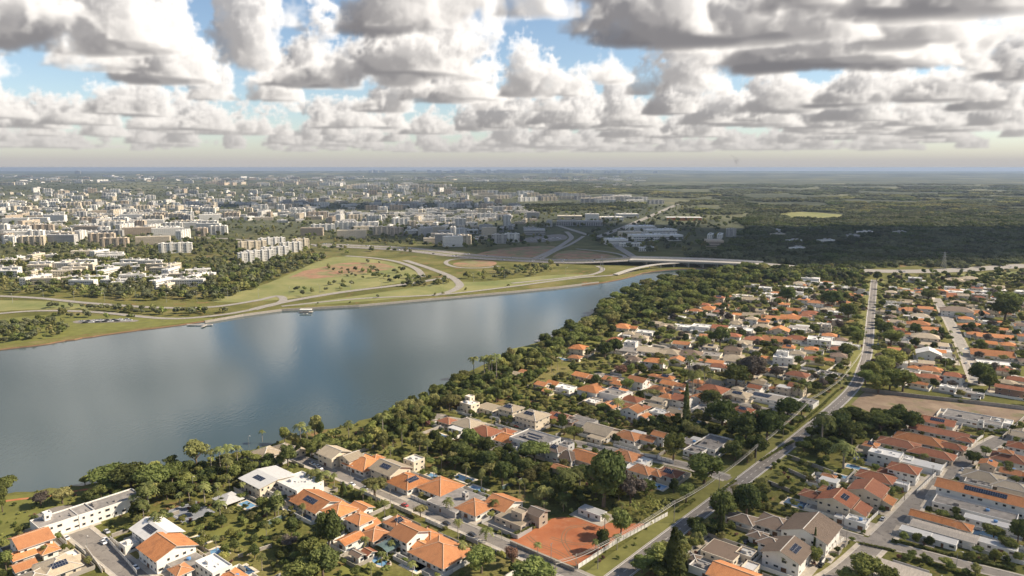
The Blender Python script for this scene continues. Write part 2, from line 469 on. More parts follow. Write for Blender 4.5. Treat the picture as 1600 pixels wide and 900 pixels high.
        c=s[:,None]*lit*1.02+(amb_lo*(1-hh[:,None])+amb_hi*hh[:,None])*.52
        a=1-np.exp(-dd*st[idx]*SIG*.55)
        w=tr[idx]*a
        col[idx]+=w[:,None]*c; tr[idx]*=1-a
        dm[idx]+=w*t[idx];wm[idx]+=w
    al=1-tr
    Dm=dm/wm
    c=col/np.maximum(al,1e-4)[:,None]
    # air between: pale warm haze with distance
    hz=1-np.exp(-np.maximum(Dm-5000,0)/27000)
    haze=np.array([.50,.48,.465])
    c=c*(1-hz[:,None])+haze*hz[:,None]
    full_rgb=np.tile(haze.astype(np.float32),(n,1));fa=np.zeros(n,np.float32)
    full_rgb[act]=c;fa[act]=al
    # milky band at the horizon
    el=np.degrees(np.arcsin(np.clip(dirs[:,2],-1,1)))
    hb=np.clip(1.45*np.exp(-np.maximum(el,0)/1.3),0,1)
    out_a=1-(1-fa)*(1-hb)
    mixc=(full_rgb*fa[:,None]*(1-(hb*.55)[:,None])+haze*(hb*(1-fa*.45))[:,None])
    wsum=fa*(1-hb*.55)+hb*(1-fa*.45)
    rgb=mixc/np.maximum(wsum,1e-4)[:,None]
    return rgb,out_a

# x centre, y of the base's centre (where they stand in the sky), width, height in m, depth ratio, lumps
CUMULUS = [(120,-90,380,520,.5,6),(420,-210,420,480,.5,6),(640,-70,340,420,.5,6),(980,-60,300,380,.5,5),(820,-200,420,480,.5,6),(1260,-120,460,450,.5,6),(-60,-230,420,480,.5,5),(1560,-60,320,380,.5,5),(60,62,300,1000,.7,6),(10,120,70,330,.8,2),(150,96,130,500,.8,3),(255,118,150,1500,.9,5),(330,150,60,250,.8,2),(445,30,70,150,.8,1),
 (510,122,190,560,.8,6),(620,116,260,900,.8,8),(620,38,170,560,.7,5),(715,44,150,600,.7,5),(760,60,120,500,.7,4),(700,150,150,500,.8,4),(780,165,110,400,.8,3),(430,150,70,280,.8,2),(395,104,110,520,.8,4),(850,10,110,260,.6,3),(845,142,120,620,.8,4),(940,120,110,420,.8,3),(1080,140,140,520,.7,4),
 (1000,50,230,520,.7,6),(1110,60,170,560,.7,5),(1300,4,240,380,.4,6),(1480,8,240,380,.4,6),(1180,98,220,600,.7,6),(1300,95,280,700,.7,7),(1260,48,200,500,.7,5),(1430,60,190,500,.6,5),(1580,66,170,380,.6,4),(1470,104,130,650,.7,4),(1560,118,120,400,.7,3),
 (20,196,110,420,.8,3),(120,190,90,380,.8,3),(200,176,110,380,.8,3),(270,198,130,460,.8,4),(345,206,70,330,.8,2),(60,228,160,300,.6,4),(220,236,240,300,.6,4),
 (560,196,140,420,.7,4),(650,206,150,420,.7,4),(520,226,140,330,.7,4),(436,208,40,230,.8,1),(480,236,80,260,.8,2),
 (800,196,110,650,.7,4),(880,190,110,900,.7,4),(950,200,100,900,.7,4),(860,228,200,480,.7,4),(1130,190,130,750,.7,4),(1060,212,130,600,.6,4),(1000,236,200,420,.6,4),
 (1330,160,200,500,.5,5),(1470,152,130,600,.6,4),(1550,168,110,500,.6,3),(1240,196,160,480,.6,4),(1380,206,200,450,.5,5),(1520,200,140,450,.6,4),(1180,232,220,380,.5,5),(1340,238,220,380,.5,4),(1500,236,220,380,.5,4),(720,236,220,360,.5,4),(600,240,160,320,.5,3)]
def make_sky():
    az = np.radians(np.concatenate([np.arange(-180, -38, 4.0), np.arange(-38, 38, .095), np.arange(38, 180.1, 4.0)]))
    el = np.radians(np.concatenate([[-4, -1.5], np.arange(-.6, 13.2, .095), np.arange(13.2, 30, .45), np.arange(30, 90.1, 3.0)]))
    az[-1] = math.pi
    A, E = np.meshgrid(az, el, indexing='ij')
    d = np.stack([np.sin(A) * np.cos(E), np.cos(A) * np.cos(E), np.sin(E)], -1).reshape(-1, 3)
    rgb, al = cloud_field(d, np.array(TO_SUN), CUMULUS)
    na, ne = len(az), len(el)
    c4 = np.concatenate([rgb * al[:, None], al[:, None]], 1).reshape(na, ne, 4)
    i0, i1 = np.searchsorted(az, math.radians(-37.5)), np.searchsorted(az, math.radians(37.5))
    sub = c4[i0:i1].copy()                                     # take the grain out of the marched samples
    sub[1:-1, 1:-1] = .36 * sub[1:-1, 1:-1] + .16 * (sub[:-2, 1:-1] + sub[2:, 1:-1] + sub[1:-1, :-2] + sub[1:-1, 2:])
    c4[i0:i1] = sub
    c4 = c4.reshape(-1, 4)
    c4[:, :3] /= np.maximum(c4[:, 3:4], 1e-4)
    R = 90000.0
    v = d * R
    v[:, 2] += CAM_H
    me = bpy.data.meshes.new('sky')
    I, J = np.meshgrid(np.arange(na - 1), np.arange(ne - 1), indexing='ij')
    b = (I * ne + J).ravel()
    faces = np.stack([b, b + 1, b + ne + 1, b + ne], 1).astype(np.int32)
    nf = len(faces)
    me.vertices.add(len(v)); me.vertices.foreach_set('co', v.astype(np.float32).ravel())
    me.loops.add(nf * 4); me.loops.foreach_set('vertex_index', faces.ravel())
    me.polygons.add(nf); me.polygons.foreach_set('loop_start', np.arange(0, nf * 4, 4, dtype=np.int32))
    me.polygons.foreach_set('use_smooth', np.ones(nf, dtype=bool))
    me.update(calc_edges=True)
    at = me.attributes.new('cloud', 'FLOAT_COLOR', 'POINT')
    at.data.foreach_set('color', c4.astype(np.float32).ravel())
    m, t, bs = material('cloudy_sky')
    t.nodes.remove(bs)
    a = t.nodes.new('ShaderNodeAttribute'); a.attribute_name = 'cloud'
    e = t.nodes.new('ShaderNodeEmission'); e.inputs[1].default_value = .65
    tr = t.nodes.new('ShaderNodeBsdfTransparent'); mx = t.nodes.new('ShaderNodeMixShader')
    t.links.new(a.outputs['Color'], e.inputs[0]); t.links.new(a.outputs['Alpha'], mx.inputs[0])
    t.links.new(tr.outputs[0], mx.inputs[1]); t.links.new(e.outputs[0], mx.inputs[2])
    t.links.new(mx.outputs[0], t.nodes['Material Output'].inputs[0])
    m.cycles.emission_sampling = 'NONE'
    me.materials.append(m)
    tag(inst('sky', me), 'blue sky crowded with sunlit cumulus clouds', None, None, 'structure')
make_sky()

# clouds overhead, right of the frame: they throw the broad shadows that lie on the woods and the city
def volume_mat(name, col, dens, aniso=0.0):
    m = bpy.data.materials.new(name); m.use_nodes = True
    t = m.node_tree; t.nodes.remove(t.nodes['Principled BSDF'])
    v = t.nodes.new('ShaderNodeVolumePrincipled')
    v.inputs['Color'].default_value = rgba(col); v.inputs['Density'].default_value = dens; v.inputs['Anisotropy'].default_value = aniso
    t.links.new(v.outputs[0], t.nodes['Material Output'].inputs['Volume'])
    return m
M['cloud'] = volume_mat('cumulus', (1, 1, 1), .010)
def ico(sub):
    import bmesh
    bm = bmesh.new(); bmesh.ops.create_icosphere(bm, subdivisions=sub, radius=1)
    v = np.array([p.co[:] for p in bm.verts]); f = [[q.index for q in p.verts] for p in bm.faces]
    bm.free(); return v, f
ICO1, ICO2, ICO4 = ico(1), ico(2), ico(4)
def lumpy(v, rng, amp, n=9, k=2.2):
    r = np.ones(len(v))
    for q in range(n):
        w = rng.normal(size=3) * k; r += amp / math.sqrt(n) * 1.6 * np.sin(v @ w + rng.uniform(0, 6.28))
    return v * r[:, None]
def shadow_cloud(g, z, a, b, h, seed, rz=0.0, dens=None):
    rng = np.random.default_rng(seed)
    v = lumpy(lumpy(ICO4[0], rng, .22, 8, 2.0), rng, .09, 12, 5.5) * np.array([a, b, h])
    v[:, 2] = np.where(v[:, 2] < 0, v[:, 2] * .4, v[:, 2])
    me = bpy.data.meshes.new('cloud'); me.from_pydata(v.tolist(), [], ICO4[1]); me.materials.append(M['cloud'] if not dens else volume_mat('thin_cumulus', (1, 1, 1), dens))
    c = Vector((g[0], g[1], 0)) + TO_SUN * (z / TO_SUN.z)
    tag(inst('cloud', me, loc=c, rot=(0, 0, rz)), 'cumulus cloud overhead, right of the view', None, None, 'structure')
shadow_cloud(P(1390, 377), 1150, 900, 300, 240, 1, .08)
shadow_cloud(P(880, 362), 1250, 380, 330, 220, 2)
shadow_cloud(P(590, 321), 1750, 760, 330, 240, 3, -.1)
shadow_cloud(P(1500, 735), 900, 190, 210, 110, 5, .3, .0026)

# ------------------------------------------------------------------ ground, lake, roads
def px_poly(pts, z=0.0): return [P(x, y, z) for x, y in pts]
def smooth(pts, n=6, closed=False):
    out = []; m = len(pts)
    rng_ = range(m if closed else m - 1)
    for i in rng_:
        p0 = pts[(i - 1) % m] if closed or i > 0 else pts[i]
        p1, p2 = pts[i], pts[(i + 1) % m]
        p3 = pts[(i + 2) % m] if closed or i + 2 < m else p2
        for k in range(n):
            u = k / n
            out.append(.5 * ((2 * p1) + (p2 - p0) * u + (2 * p0 - 5 * p1 + 4 * p2 - p3) * u * u + (3 * p1 - p0 - 3 * p2 + p3) * u ** 3))
    if not closed: out.append(pts[-1].copy())
    return out
def jitter(pts, amp, seed):
    r = random.Random(seed)
    return [p + Vector((r.uniform(-amp, amp), r.uniform(-amp, amp), 0)) for p in pts]
LAKE_FAR = [(-10, 546), (60, 538), (130, 527), (200, 517), (300, 504), (380, 492), (440, 484), (560, 477.5), (700, 465), (800, 456), (870, 449), (940, 441), (985, 432), (1010, 425), (1060, 420), (1150, 417.5)]
LAKE_NEAR = [(1260, 417.5), (1160, 422), (1100, 427), (1050, 435), (1015, 445), (985, 457), (940, 481), (900, 504), (860, 524), (830, 539), (760, 569), (700, 600), (650, 626), (600, 645), (540, 664), (480, 676), (400, 702), (290, 728), (200, 748), (130, 757), (60, 766), (-10, 774)]
far_pts, near_pts = smooth(px_poly(LAKE_FAR), 5), smooth(px_poly(LAKE_NEAR), 5)
left = [Vector((-900, 120, 0)), Vector((-3500, -300, 0)), Vector((-3500, 900, 0)), Vector((-1200, 860, 0))]
LAKE = jitter(far_pts, 1.2, 1) + jitter(near_pts, 2.0, 2) + left
def inside(p, poly):
    c = False; n = len(poly); x, y = p[0], p[1]
    for i in range(n):
        a, b = poly[i], poly[i - 1]
        if (a[1] > y) != (b[1] > y) and x < (b[0] - a[0]) * (y - a[1]) / (b[1] - a[1]) + a[0]: c = not c
    return c
def sheet(name, poly, z, mat, parent=None, kind='structure', label=None):
    q = [Vector((p[0], p[1], z)) for p in poly]
    tr = tessellate_polygon([q])
    b = MB(); b.v = [tuple(p) for p in q]; b.f = [tuple(t) for t in tr]; b.m = [0] * len(tr)
    me = b.mesh(name, mat)
    if me.polygons and me.polygons[0].normal.z < 0: me.flip_normals()
    return tag(inst(name, me, parent), label, None, None, kind)
EX = 31000.0
outer = [Vector((-EX, -7000, 0)), Vector((EX, -7000, 0)), Vector((EX, 38000, 0)), Vector((-EX, 38000, 0))]
tr = tessellate_polygon([outer, LAKE])
gb = MB(); gb.v = [tuple(p) for p in outer + LAKE]; gb.f = [tuple(t) for t in tr]; gb.m = [0] * len(tr)
me = gb.mesh('ground', M['ground'])
if me.polygons[0].normal.z < 0: me.flip_normals()
tag(inst('ground', me), 'grassy ground reaching to the horizon', None, None, 'structure')
bk = MB(); nL = len(LAKE)
for i in range(nL):
    a, b = LAKE[i], LAKE[(i + 1) % nL]
    bk.face([a, b, (b[0], b[1], -3), (a[0], a[1], -3)])
tag(bk.build('lake_bank', M['clay']), None, None, None, 'structure')
tag(sheet('lake', [Vector((-3600, -400, 0)), Vector((900, -400, 0)), Vector((900, 1500, 0)), Vector((-3600, 1500, 0))], -1.1, M['lake']), 'calm lake reflecting the clouds')

ROADS = []                                    # (points, half width) of everything that must stay free of trees and houses
def strip(name, pts, w, z, mat, parent=None, kind='structure', label=None):
    b = MB(); n = len(pts); L, R = [], []
    for i, p in enumerate(pts):
        d = (pts[min(i + 1, n - 1)] - pts[max(i - 1, 0)]); d.z = 0; d.normalize()
        nn = Vector((-d.y, d.x, 0)) * w / 2
        L.append(p + nn); R.append(p - nn)
    for i in range(n - 1):
        b.face([(R[i].x, R[i].y, R[i].z + z), (R[i + 1].x, R[i + 1].y, R[i + 1].z + z), (L[i + 1].x, L[i + 1].y, L[i + 1].z + z), (L[i].x, L[i].y, L[i].z + z)])
    return tag(b.build(name, mat, parent), label, None, None, kind)
def offset(pts, o):
    out = []; n = len(pts)
    for i, p in enumerate(pts):
        d = (pts[min(i + 1, n - 1)] - pts[max(i - 1, 0)]).normalized()
        out.append(p + Vector((-d.y, d.x, 0)) * o)
    return out
def resample(pts, step):
    out = [pts[0].copy()]; acc = 0.0
    for a, b in zip(pts, pts[1:]):
        L = (b - a).length; s = step - acc
        while s <= L:
            out.append(a + (b - a) * (s / L)); s += step
        acc = (acc + L) % step
    return out
def kerb(name, pts, parent):
    b = MB()
    for a, c in zip(pts, pts[1:]):
        b.beam(a + Vector((0, 0, .06)), c + Vector((0, 0, .06)), .3, .14)
    return tag(b.build(name, M['kerb'], parent), None, None, None, None)
EDGES = []
def street(name, pts, w, label, mat='asphalt', side=1.8, z=.02, end=None):
    pts = smooth([Vector(p) for p in pts], 6)
    road = strip(name, pts, w, z, M[mat], label=label)
    EDGES.append((road, pts, w, side, len(ROADS)))
    if end:
        n = 14; c = pts[0]
        b = MB(); b.face([(c.x + math.cos(q * 2 * math.pi / n) * end, c.y + math.sin(q * 2 * math.pi / n) * end, z + .004) for q in range(n)])
        b.build('turning_circle', M[mat], road)
    ROADS.append((resample(pts, 5), w / 2 + side + 1.0))
    return road, pts
av, avp = street('avenue', [ST(120, -150), ST(250, -150), ST(380, -148.5), ST(490, -148.5), ST(590, -152), P(1348, 574), P(1356, 545), P(1361, 490), P(1366, 437)], 8.6, 'long asphalt avenue running up the right half', 'avenue', 0)
verge = strip('verge', offset(avp, 8.5), 7.4, .012, M['verge'], label='strip of mown grass along the avenue')
strip('verge', offset(avp, -6.4), 3.0, .012, M['verge'], label='narrow grass strip on the far side of the avenue')
for s in (-1, 1):
    strip('edge_line', offset(avp, s * 3.75), .34, .026, M['paint'], av, None)
mk = MB(); q = resample(avp, 6.0)
for i in range(0, len(q) - 1):
    d = (q[i + 1] - q[i]).normalized(); a, c = q[i], q[i] + d * 2.6
    n_ = Vector((-d.y, d.x, 0)) * .11
    mk.face([(p.x, p.y, .027) for p in (a - n_, c - n_, c + n_, a + n_)])
tag(mk.build('centre_dashes', M['paint'], av), None, None, None, 'stuff')
street('side_street', [ST(116, -392), ST(116, -300), ST(116, -156)], 9, 'cul-de-sac at the lower left with a wide turning area', end=11)
street('side_street', [ST(233, -382), ST(236, -290), ST(236, -156)], 6.6, 'side street running down from the lake houses past the red earth lot', end=9)
street('side_street', [ST(338, -352), ST(350, -300), ST(362, -240), ST(372, -185), ST(371, -155)], 6.6, 'second side street up from the red earth lot', end=8)
street('side_street', [ST(500, -330), ST(500, -230), ST(499, -155)], 6.2, 'third side street, mostly hidden among roofs')
street('side_street', [ST(618, -370), ST(622, -260), ST(628, -165)], 6.2, 'fourth side street among the mid-distance houses')
street('residential_street', [P(1255, 930), P(1320, 893), P(1395, 822), P(1458, 757), P(1530, 705), P(1568, 684)], 8.6, 'asphalt street with white fence leading to the white flat-roofed house', end=None)
street('residential_street', [P(1262, 808), P(1302, 828), P(1345, 842), P(1400, 855), P(1500, 881), P(1640, 916)], 6.5, 'curving side street lined with hedges at the lower right', side=.8, z=.03)
street('residential_street', [P(1462, 466), P(1482, 500), P(1502, 540), P(1522, 588), P(1528, 602)], 8, 'pale street between orange roofs at the upper right', 'road_far', 1.5)
def runs_clear(pts, own):
    """the stretches of a kerb line that do not cross another carriageway"""
    out, cur = [], []
    for p in resample(pts, 2.0):
        hit = any(i != own and any((p.x - q.x) ** 2 + (p.y - q.y) ** 2 < (WID[i] / 2 + 1.2) ** 2 for q in ROADS[i][0]) for i in WID)
        if hit:
            if len(cur) > 2: out.append(cur)
            cur = []
        else: cur.append(p)
    if len(cur) > 2: out.append(cur)
    return out
WID = {i: w for (_, _, w, _, i) in EDGES}
for road, pts, w, side, own in EDGES:
    for s in (-1, 1):
        for run in runs_clear(offset(pts, s * (w / 2 + .15)), own): kerb('kerb', run, road)
        if side:
            for run in runs_clear(offset(pts, s * (w / 2 + .35 + side / 2)), own): strip('pavement', run, side, .1, M['paving'], road, None)
strip('lane', smooth(px_poly([(838, 533), (880, 519), (905, 509), (925, 497)]), 5), 6, .02, M['court'], label='grey private lane by the lake lawn')
ROADS.append((resample(px_poly([(838, 533), (880, 519), (905, 509), (925, 497)]), 5), 5))
strip('dirt_path', smooth(px_poly([(-20, 787), (30, 780), (70, 776), (120, 767), (150, 763)]), 5), 2.2, .02, M['soil'], label='red earth path on the lakeside lawn')
VACANT = px_poly([(1330, 632), (1352, 611), (1440, 623), (1530, 632), (1610, 641), (1610, 662), (1500, 652), (1440, 654), (1400, 648), (1362, 645)])
sheet('vacant_lot', VACANT, .022, M['drygrass'], label='bare dry lot behind a grey wall')
RED = px_poly([(797, 846), (830, 829), (858, 813), (880, 808), (905, 810), (935, 815), (960, 818), (1010, 820), (968, 843), (925, 868), (903, 884), (875, 876), (835, 861)])
RED2 = smooth(RED, 5, True)
sheet('red_earth_lot', jitter(RED2, .55, 8), .02, M['soil'], label='empty lot of bright red earth beside the avenue')
for i_, tk in enumerate(([(905, 882), (890, 862), (880, 842), (890, 825), (925, 820)], [(900, 880), (870, 862), (840, 850), (825, 838)], [(975, 838), (935, 845), (900, 850), (860, 840)])):
    for o_ in (-.8, .8): strip('tyre_track', offset(smooth(px_poly(tk), 6), o_), .5, .026 + .003 * i_, M['clay'], label='worn tyre track on the red earth lot')
LAWNS = []
def lawn(pts, label, mat='lawn', z=.01):
    LAWNS.append(sheet('lawn', px_poly(pts), z + .003 * (len(LAWNS) % 3), M[mat], label=label))
lawn([(-20, 840), (-20, 778), (60, 770), (140, 760), (215, 770), (200, 790), (110, 800), (50, 835), (20, 860)], 'lakeside lawn at the lower left')
lawn([(520, 900), (540, 880), (575, 872), (588, 885), (575, 905)], 'bright lawn beside the oval pool')
lawn([(318, 835), (355, 822), (400, 800), (432, 820), (395, 855), (350, 850)], 'garden lawn with round bushes')
lawn([(1198, 690), (1230, 690), (1320, 735), (1300, 752), (1215, 735), (1190, 742), (1200, 765), (1182, 770), (1170, 755)], 'walled back gardens beside the avenue')
lawn([(825, 765), (850, 752), (875, 757), (855, 785), (820, 782)], 'sunny square lawn among trees')
lawn([(800, 545), (870, 530), (905, 520), (940, 535), (880, 560), (830, 580), (780, 590)], 'lakeside lawn with palms')
lawn([(1190, 680), (1200, 660), (1255, 668), (1225, 690)], 'grass plot with a small dark tree')
lawn([(1370, 436), (1400, 436), (1480, 440), (1470, 465), (1372, 470)], 'yellow-green plots by the far end of the avenue', 'verge')
lawn([(1375, 655), (1430, 640), (1440, 665), (1380, 690), (1340, 680)], 'shaded grass under spreading trees')
# far bank
def far_road(pts, w, label, z=.35, mat='road_far', zs=None):
    q = px_poly(pts)
    if zs:
        for p, zz in zip(q, zs): p.z = zz
    q = smooth(q, 6)
    r = strip('road', q, w, z, M[mat], label=label)
    ROADS.append((resample(q, 8), w / 2 + 3))
    return q
HW = [(500, 383), (560, 385.5), (640, 390), (720, 399), (800, 405), (900, 409.5), (985, 411.5)]
HWY = far_road(HW, 62, 'wide grey highway crossing the middle distance', .5, 'asphalt', [0, 0, 0, 0, 0, 1, 7.5])
HW2 = far_road([(1192, 419), (1300, 422), (1450, 424), (1610, 414.5)], 40, 'highway beyond the houses on the right', .4, 'road_far', [7, 1, 0, 0])
far_road([(540, 400), (580, 403), (620, 409), (650, 420), (661, 433)], 11, 'pale ramp sweeping down across the park')
far_road([(633, 407), (670, 419), (703, 432), (718, 444), (714, 451), (700, 457), (676, 462)], 12, 'pale ramp bending back along the shore', .42)
far_road([(780, 416), (750, 419), (715, 418), (697, 412), (705, 406), (740, 404), (775, 406)], 8, 'small loop ramp around a red bank', .46)
far_road([(395, 484), (445, 472), (533, 457), (613, 447), (660, 440), (700, 434)], 13, 'lakeside road through the park', .4)
far_road([(440, 479), (560, 467), (690, 460.5), (800, 448), (897, 435), (960, 430), (988, 424)], 8, 'shore road to the bridge', .44)
far_road([(933, 416), (942, 421), (930, 428), (897, 433), (800, 443)], 8, 'ramp curving down from the bridge', .48)
far_road([(-20, 462), (60, 466), (140, 474), (250, 481), (330, 480), (400, 470), (432, 463), (443, 468), (430, 476), (396, 483)], 10, 'road between park and housing', .36)
far_road([(-20, 492), (60, 486), (150, 488), (260, 498), (340, 493), (395, 484)], 9, 'park road on the left shore', .38)
far_road([(835, 404), (866, 390), (884, 379), (893, 371), (885, 362)], 12, 'dim ramp climbing from the highway', .4)
far_road([(912, 369), (893, 381), (868, 392), (845, 405)], 9, 'dim ramp beside the climbing one', .43)
far_road([(870, 405), (930, 407), (970, 405), (975, 400), (950, 394), (900, 389)], 9, 'loop ramp round the red embankment', .47)
far_road([(1000, 408), (975, 392), (950, 378), (915, 366), (870, 352)], 16, 'dual road through the business district', .4)
far_road([(930, 372), (980, 353), (1020, 336), (1045, 325), (1062, 318)], 20, 'straight avenue running away past the shopping hall', .4)
far_road([(500, 383), (430, 379), (330, 372), (200, 374), (-20, 378)], 16, 'tree lined road in front of the apartment blocks', .4)
def patch(name, pts, mat, label, z=.2, j=0.0):
    q = smooth(px_poly(pts), 4, True)
    sheet(name, jitter(q, j, 5) if j else q, z, M[mat], label=label)
patch('grass_field', [(330, 470), (420, 442), (520, 402), (600, 408), (648, 424), (655, 436), (600, 446), (500, 460), (420, 470)], 'field', 'sunny grass field across the lake', .15)
patch('grass_bank', [(450, 478), (560, 462), (660, 447), (700, 440), (760, 440), (860, 430), (930, 430), (870, 440), (700, 459), (560, 472)], 'field', 'grass strip along the far shore', .18)
patch('grass_field', [(-30, 505), (80, 492), (200, 495), (330, 497), (290, 505), (190, 515), (90, 528), (-30, 540)], 'lawn', 'grassy left shore across the lake', .14)
patch('grass_field', [(-20, 470), (90, 472), (150, 482), (40, 484), (-20, 486)], 'field', 'sunny roundabout field on the far left', .16)
patch('red_soil', [(450, 434), (490, 420), (540, 411), (600, 412), (612, 420), (560, 428), (490, 436)], 'patchsoil', 'bare red soil in the park', .22, 4)
patch('red_bank', [(708, 412), (740, 407), (775, 409), (765, 416), (720, 417)], 'patchsoil', 'red bank inside the loop ramp', .24, 2)
patch('red_bank', [(740, 399), (790, 388), (860, 384), (870, 392), (840, 402), (780, 403)], 'patchsoil', 'red embankment left of the climbing ramp', .24, 4)
patch('red_bank', [(862, 403), (890, 391), (940, 396), (965, 403), (920, 406)], 'patchsoil', 'red embankment right of the climbing ramp', .24, 4)
patch('grass_field', [(1212, 337), (1240, 331), (1300, 334), (1335, 339), (1290, 343), (1230, 342)], 'field', 'pale sunlit clearing in the woods', .3, 12)
patch('grass_field', [(1470, 430), (1610, 424), (1610, 434), (1480, 436)], 'field', 'yellow grass beside the highway', .15)
patch('car_park', [(118, 501.5), (165, 498.5), (212, 500), (210, 503), (160, 504.5), (120, 505.5)], 'asphalt', 'small car park on the left shore', .26)
patch('car_park', [(822, 372), (875, 366), (884, 374), (830, 379)], 'asphalt', 'car park beside the climbing ramp', .26)
strip('median', offset(HWY, 0), 7, .62, M['verge'], label='grass median of the highway')
for q_ in (-27, -17, -9, 9, 17, 27): strip('lane_line', offset(HWY, q_), .8, .56, M['paint'], label='pale lane line of the highway')
# shore walk
b = MB()
w = px_poly([(320, 503), (380, 492.6), (440, 484.6), (560, 478), (700, 465.5), (800, 456.5), (870, 449.5), (935, 441.5)])
for a, c in zip(w, w[1:]): b.beam(a + Vector((0, 0, .1)), c + Vector((0, 0, .1)), 1.6, 2.6)
tag(b.build('shore_wall', M['stone']), 'low stone wall edging the far shore', 'wall')
# far ridges on the horizon
def ridge(y, h, seed, label):
    r = random.Random(seed); b = MB(); n = 160; ph = [r.uniform(0, 6.28) for _ in range(8)]
    prof = []
    for i in range(n + 1):
        x = -EX * .98 + 2 * EX * .98 * i / n
        z = sum(math.sin(x / (5200 / (k + 1)) + ph[k]) / (k + 1) for k in range(8))
        prof.append((x, max(2, h * (.55 + .30 * z * .6))))
    for (x0, z0), (x1, z1) in zip(prof, prof[1:]):
        b.face([(x0, y - 1800, -1), (x1, y - 1800, -1), (x1, y, z1), (x0, y, z0)])
        b.face([(x0, y, z0), (x1, y, z1), (x1, y + 1500, -1), (x0, y + 1500, -1)])
    tag(b.build('hills', M['ground'], smooth=True), label, None, None, 'structure')
ridge(17000, 62, 3, 'low bluish ridge on the horizon')
ridge(27000, 105, 8, 'farthest hazy ridge on the horizon')
# air
hz = MB(); hz.box(-EX - 500, EX + 500, -7500, 38500, -5, 178, bottom=True)
me = hz.mesh('haze', volume_mat('hazy_air', (.42, .54, .74), 4.0e-5, .2))
tag(inst('haze', me), 'thin haze over the whole valley', None, None, 'stuff')

# ------------------------------------------------------------------ houses
FOOT = []                                     # house footprints (x, y, half w, half d, angle)
WIN = MB(); WIN.box(-.5, .5, 0, .10, -.5, .5, 0); WIN.box(-.43, .43, .06, .13, -.42, .42, 1)
WIN_ME = WIN.mesh('window', [M['fascia'], M['glass']])
DOOR = MB(); DOOR.box(-.5, .5, 0, .12, -.5, .5, 0); DOOR.box(-.42, .42, .08, .15, -.5, .44, 1)
DOOR_ME = DOOR.mesh('door', [M['fascia'], M['wood']])
TANK = MB(); TANK.tube([(0, 0, 0), (0, 0, .9), (0, 0, 1.05)], [.85, .95, .5], 10); TANK_ME = TANK.mesh('water_tank', M['tank'])
SOL = {}
def solar_mesh(nx, ny, key):
    if (nx, ny, key) not in SOL:
        b = MB(); b.box(0, nx * 1.02 + .02, 0, ny * 1.62 + .02, 0, .05, 0)
        for i in range(nx):
            for j in range(ny): b.box(.04 + i * 1.02, .98 + i * 1.02, .04 + j * 1.62, 1.58 + j * 1.62, .05, .07, 1)
        SOL[(nx, ny, key)] = b.mesh('solar_panel', [M['metal'], M[key]])
    return SOL[(nx, ny, key)]
def roof_mesh(w, d, z0, kind, pitch, mat, ov=1.0):
    """closed roof solid with UVs that run up each slope; returns the mesh, ridge lines, slope frames"""
    X, Y = w / 2 + ov, d / 2 + ov
    if kind == 'h':
        rise = pitch * min(X, Y)
        if X >= Y: r0, r1 = Vector((-(X - Y), 0, z0 + rise)), Vector((X - Y, 0, z0 + rise))
        else: r0, r1 = Vector((0, -(Y - X), z0 + rise)), Vector((0, Y - X, z0 + rise))
    elif kind == 'x': rise = pitch * Y; r0, r1 = Vector((-X, 0, z0 + rise)), Vector((X, 0, z0 + rise))
    else: rise = pitch * X; r0, r1 = Vector((0, -Y, z0 + rise)), Vector((0, Y, z0 + rise))
    A, B, C, D = Vector((-X, -Y, z0)), Vector((X, -Y, z0)), Vector((X, Y, z0)), Vector((-X, Y, z0))
    if kind == 'x' or (kind == 'h' and X >= Y):
        fac = [(A, B, r1, r0), (C, D, r0, r1)]; ends = [(B, C, r1), (D, A, r0)]
    else:
        fac = [(B, C, r1, r0), (D, A, r0, r1)]; ends = [(C, D, r1), (A, B, r0)]
    if kind == 'h': fac += ends
    v, f, uv, m = [], [], [], []
    slopes = []
    dn = Vector((0, 0, -.22))
    for q in fac:
        i = len(v); v += q; f.append(tuple(range(i, i + len(q)))); m.append(0)
        e = (q[1] - q[0]).normalized(); n = (q[1] - q[0]).cross(q[2] - q[0]).normalized(); up = n.cross(e)
        uv += [((p - q[0]).dot(e) + q[0].x, (p - q[0]).dot(up)) for p in q]
        slopes.append((q, e, up, n))
        i = len(v); qq = [p + dn for p in reversed(q)]; v += qq; f.append(tuple(range(i, i + len(q)))); m.append(1); uv += [(0, 0)] * len(q)
    loop = [A, B, C, D] if kind == 'h' else ([A, B, r1, C, D, r0] if kind == 'x' else [A, B, C, D])
    if kind == 'y': loop = [A, r0, B, C, r1, D]
    for a, b in zip(loop, loop[1:] + loop[:1]):
        i = len(v); v += [a + dn, b + dn, b, a]; f.append((i, i + 1, i + 2, i + 3)); m.append(1); uv += [(0, 0)] * 4
    me = bpy.data.meshes.new('roof'); me.from_pydata([tuple(p) for p in v], [], f)
    me.materials.append(M[mat]); me.materials.append(M['fascia'])
    me.polygons.foreach_set('material_index', m)
    u = me.uv_layers.new(name='uv'); u.data.foreach_set('uv', [k for p in uv for k in p])
    me.update()
    lines = [(r0, r1)] if (r1 - r0).length > .2 else []
    if kind == 'h':
        if X >= Y: lines += [(A, r0), (D, r0), (B, r1), (C, r1)]
        else: lines += [(A, r0), (B, r0), (C, r1), (D, r1)]
    return me, lines, slopes, rise, (r0, r1)
ORD = ['first', 'second', 'third', 'fourth', 'fifth', 'sixth', 'seventh', 'eighth', 'ninth', 'tenth', 'eleventh', 'twelfth', '13th', '14th', '15th', '16th', '17th', '18th', '19th', '20th']
def nth(k): return ORD[k] if k < len(ORD) else '%d%s' % (k + 1, {1: 'st', 2: 'nd', 3: 'rd'}.get((k + 1) % 10, 'th') if (k + 1) % 100 not in (11, 12, 13) else 'th')
HOUSES = []
YARD = []
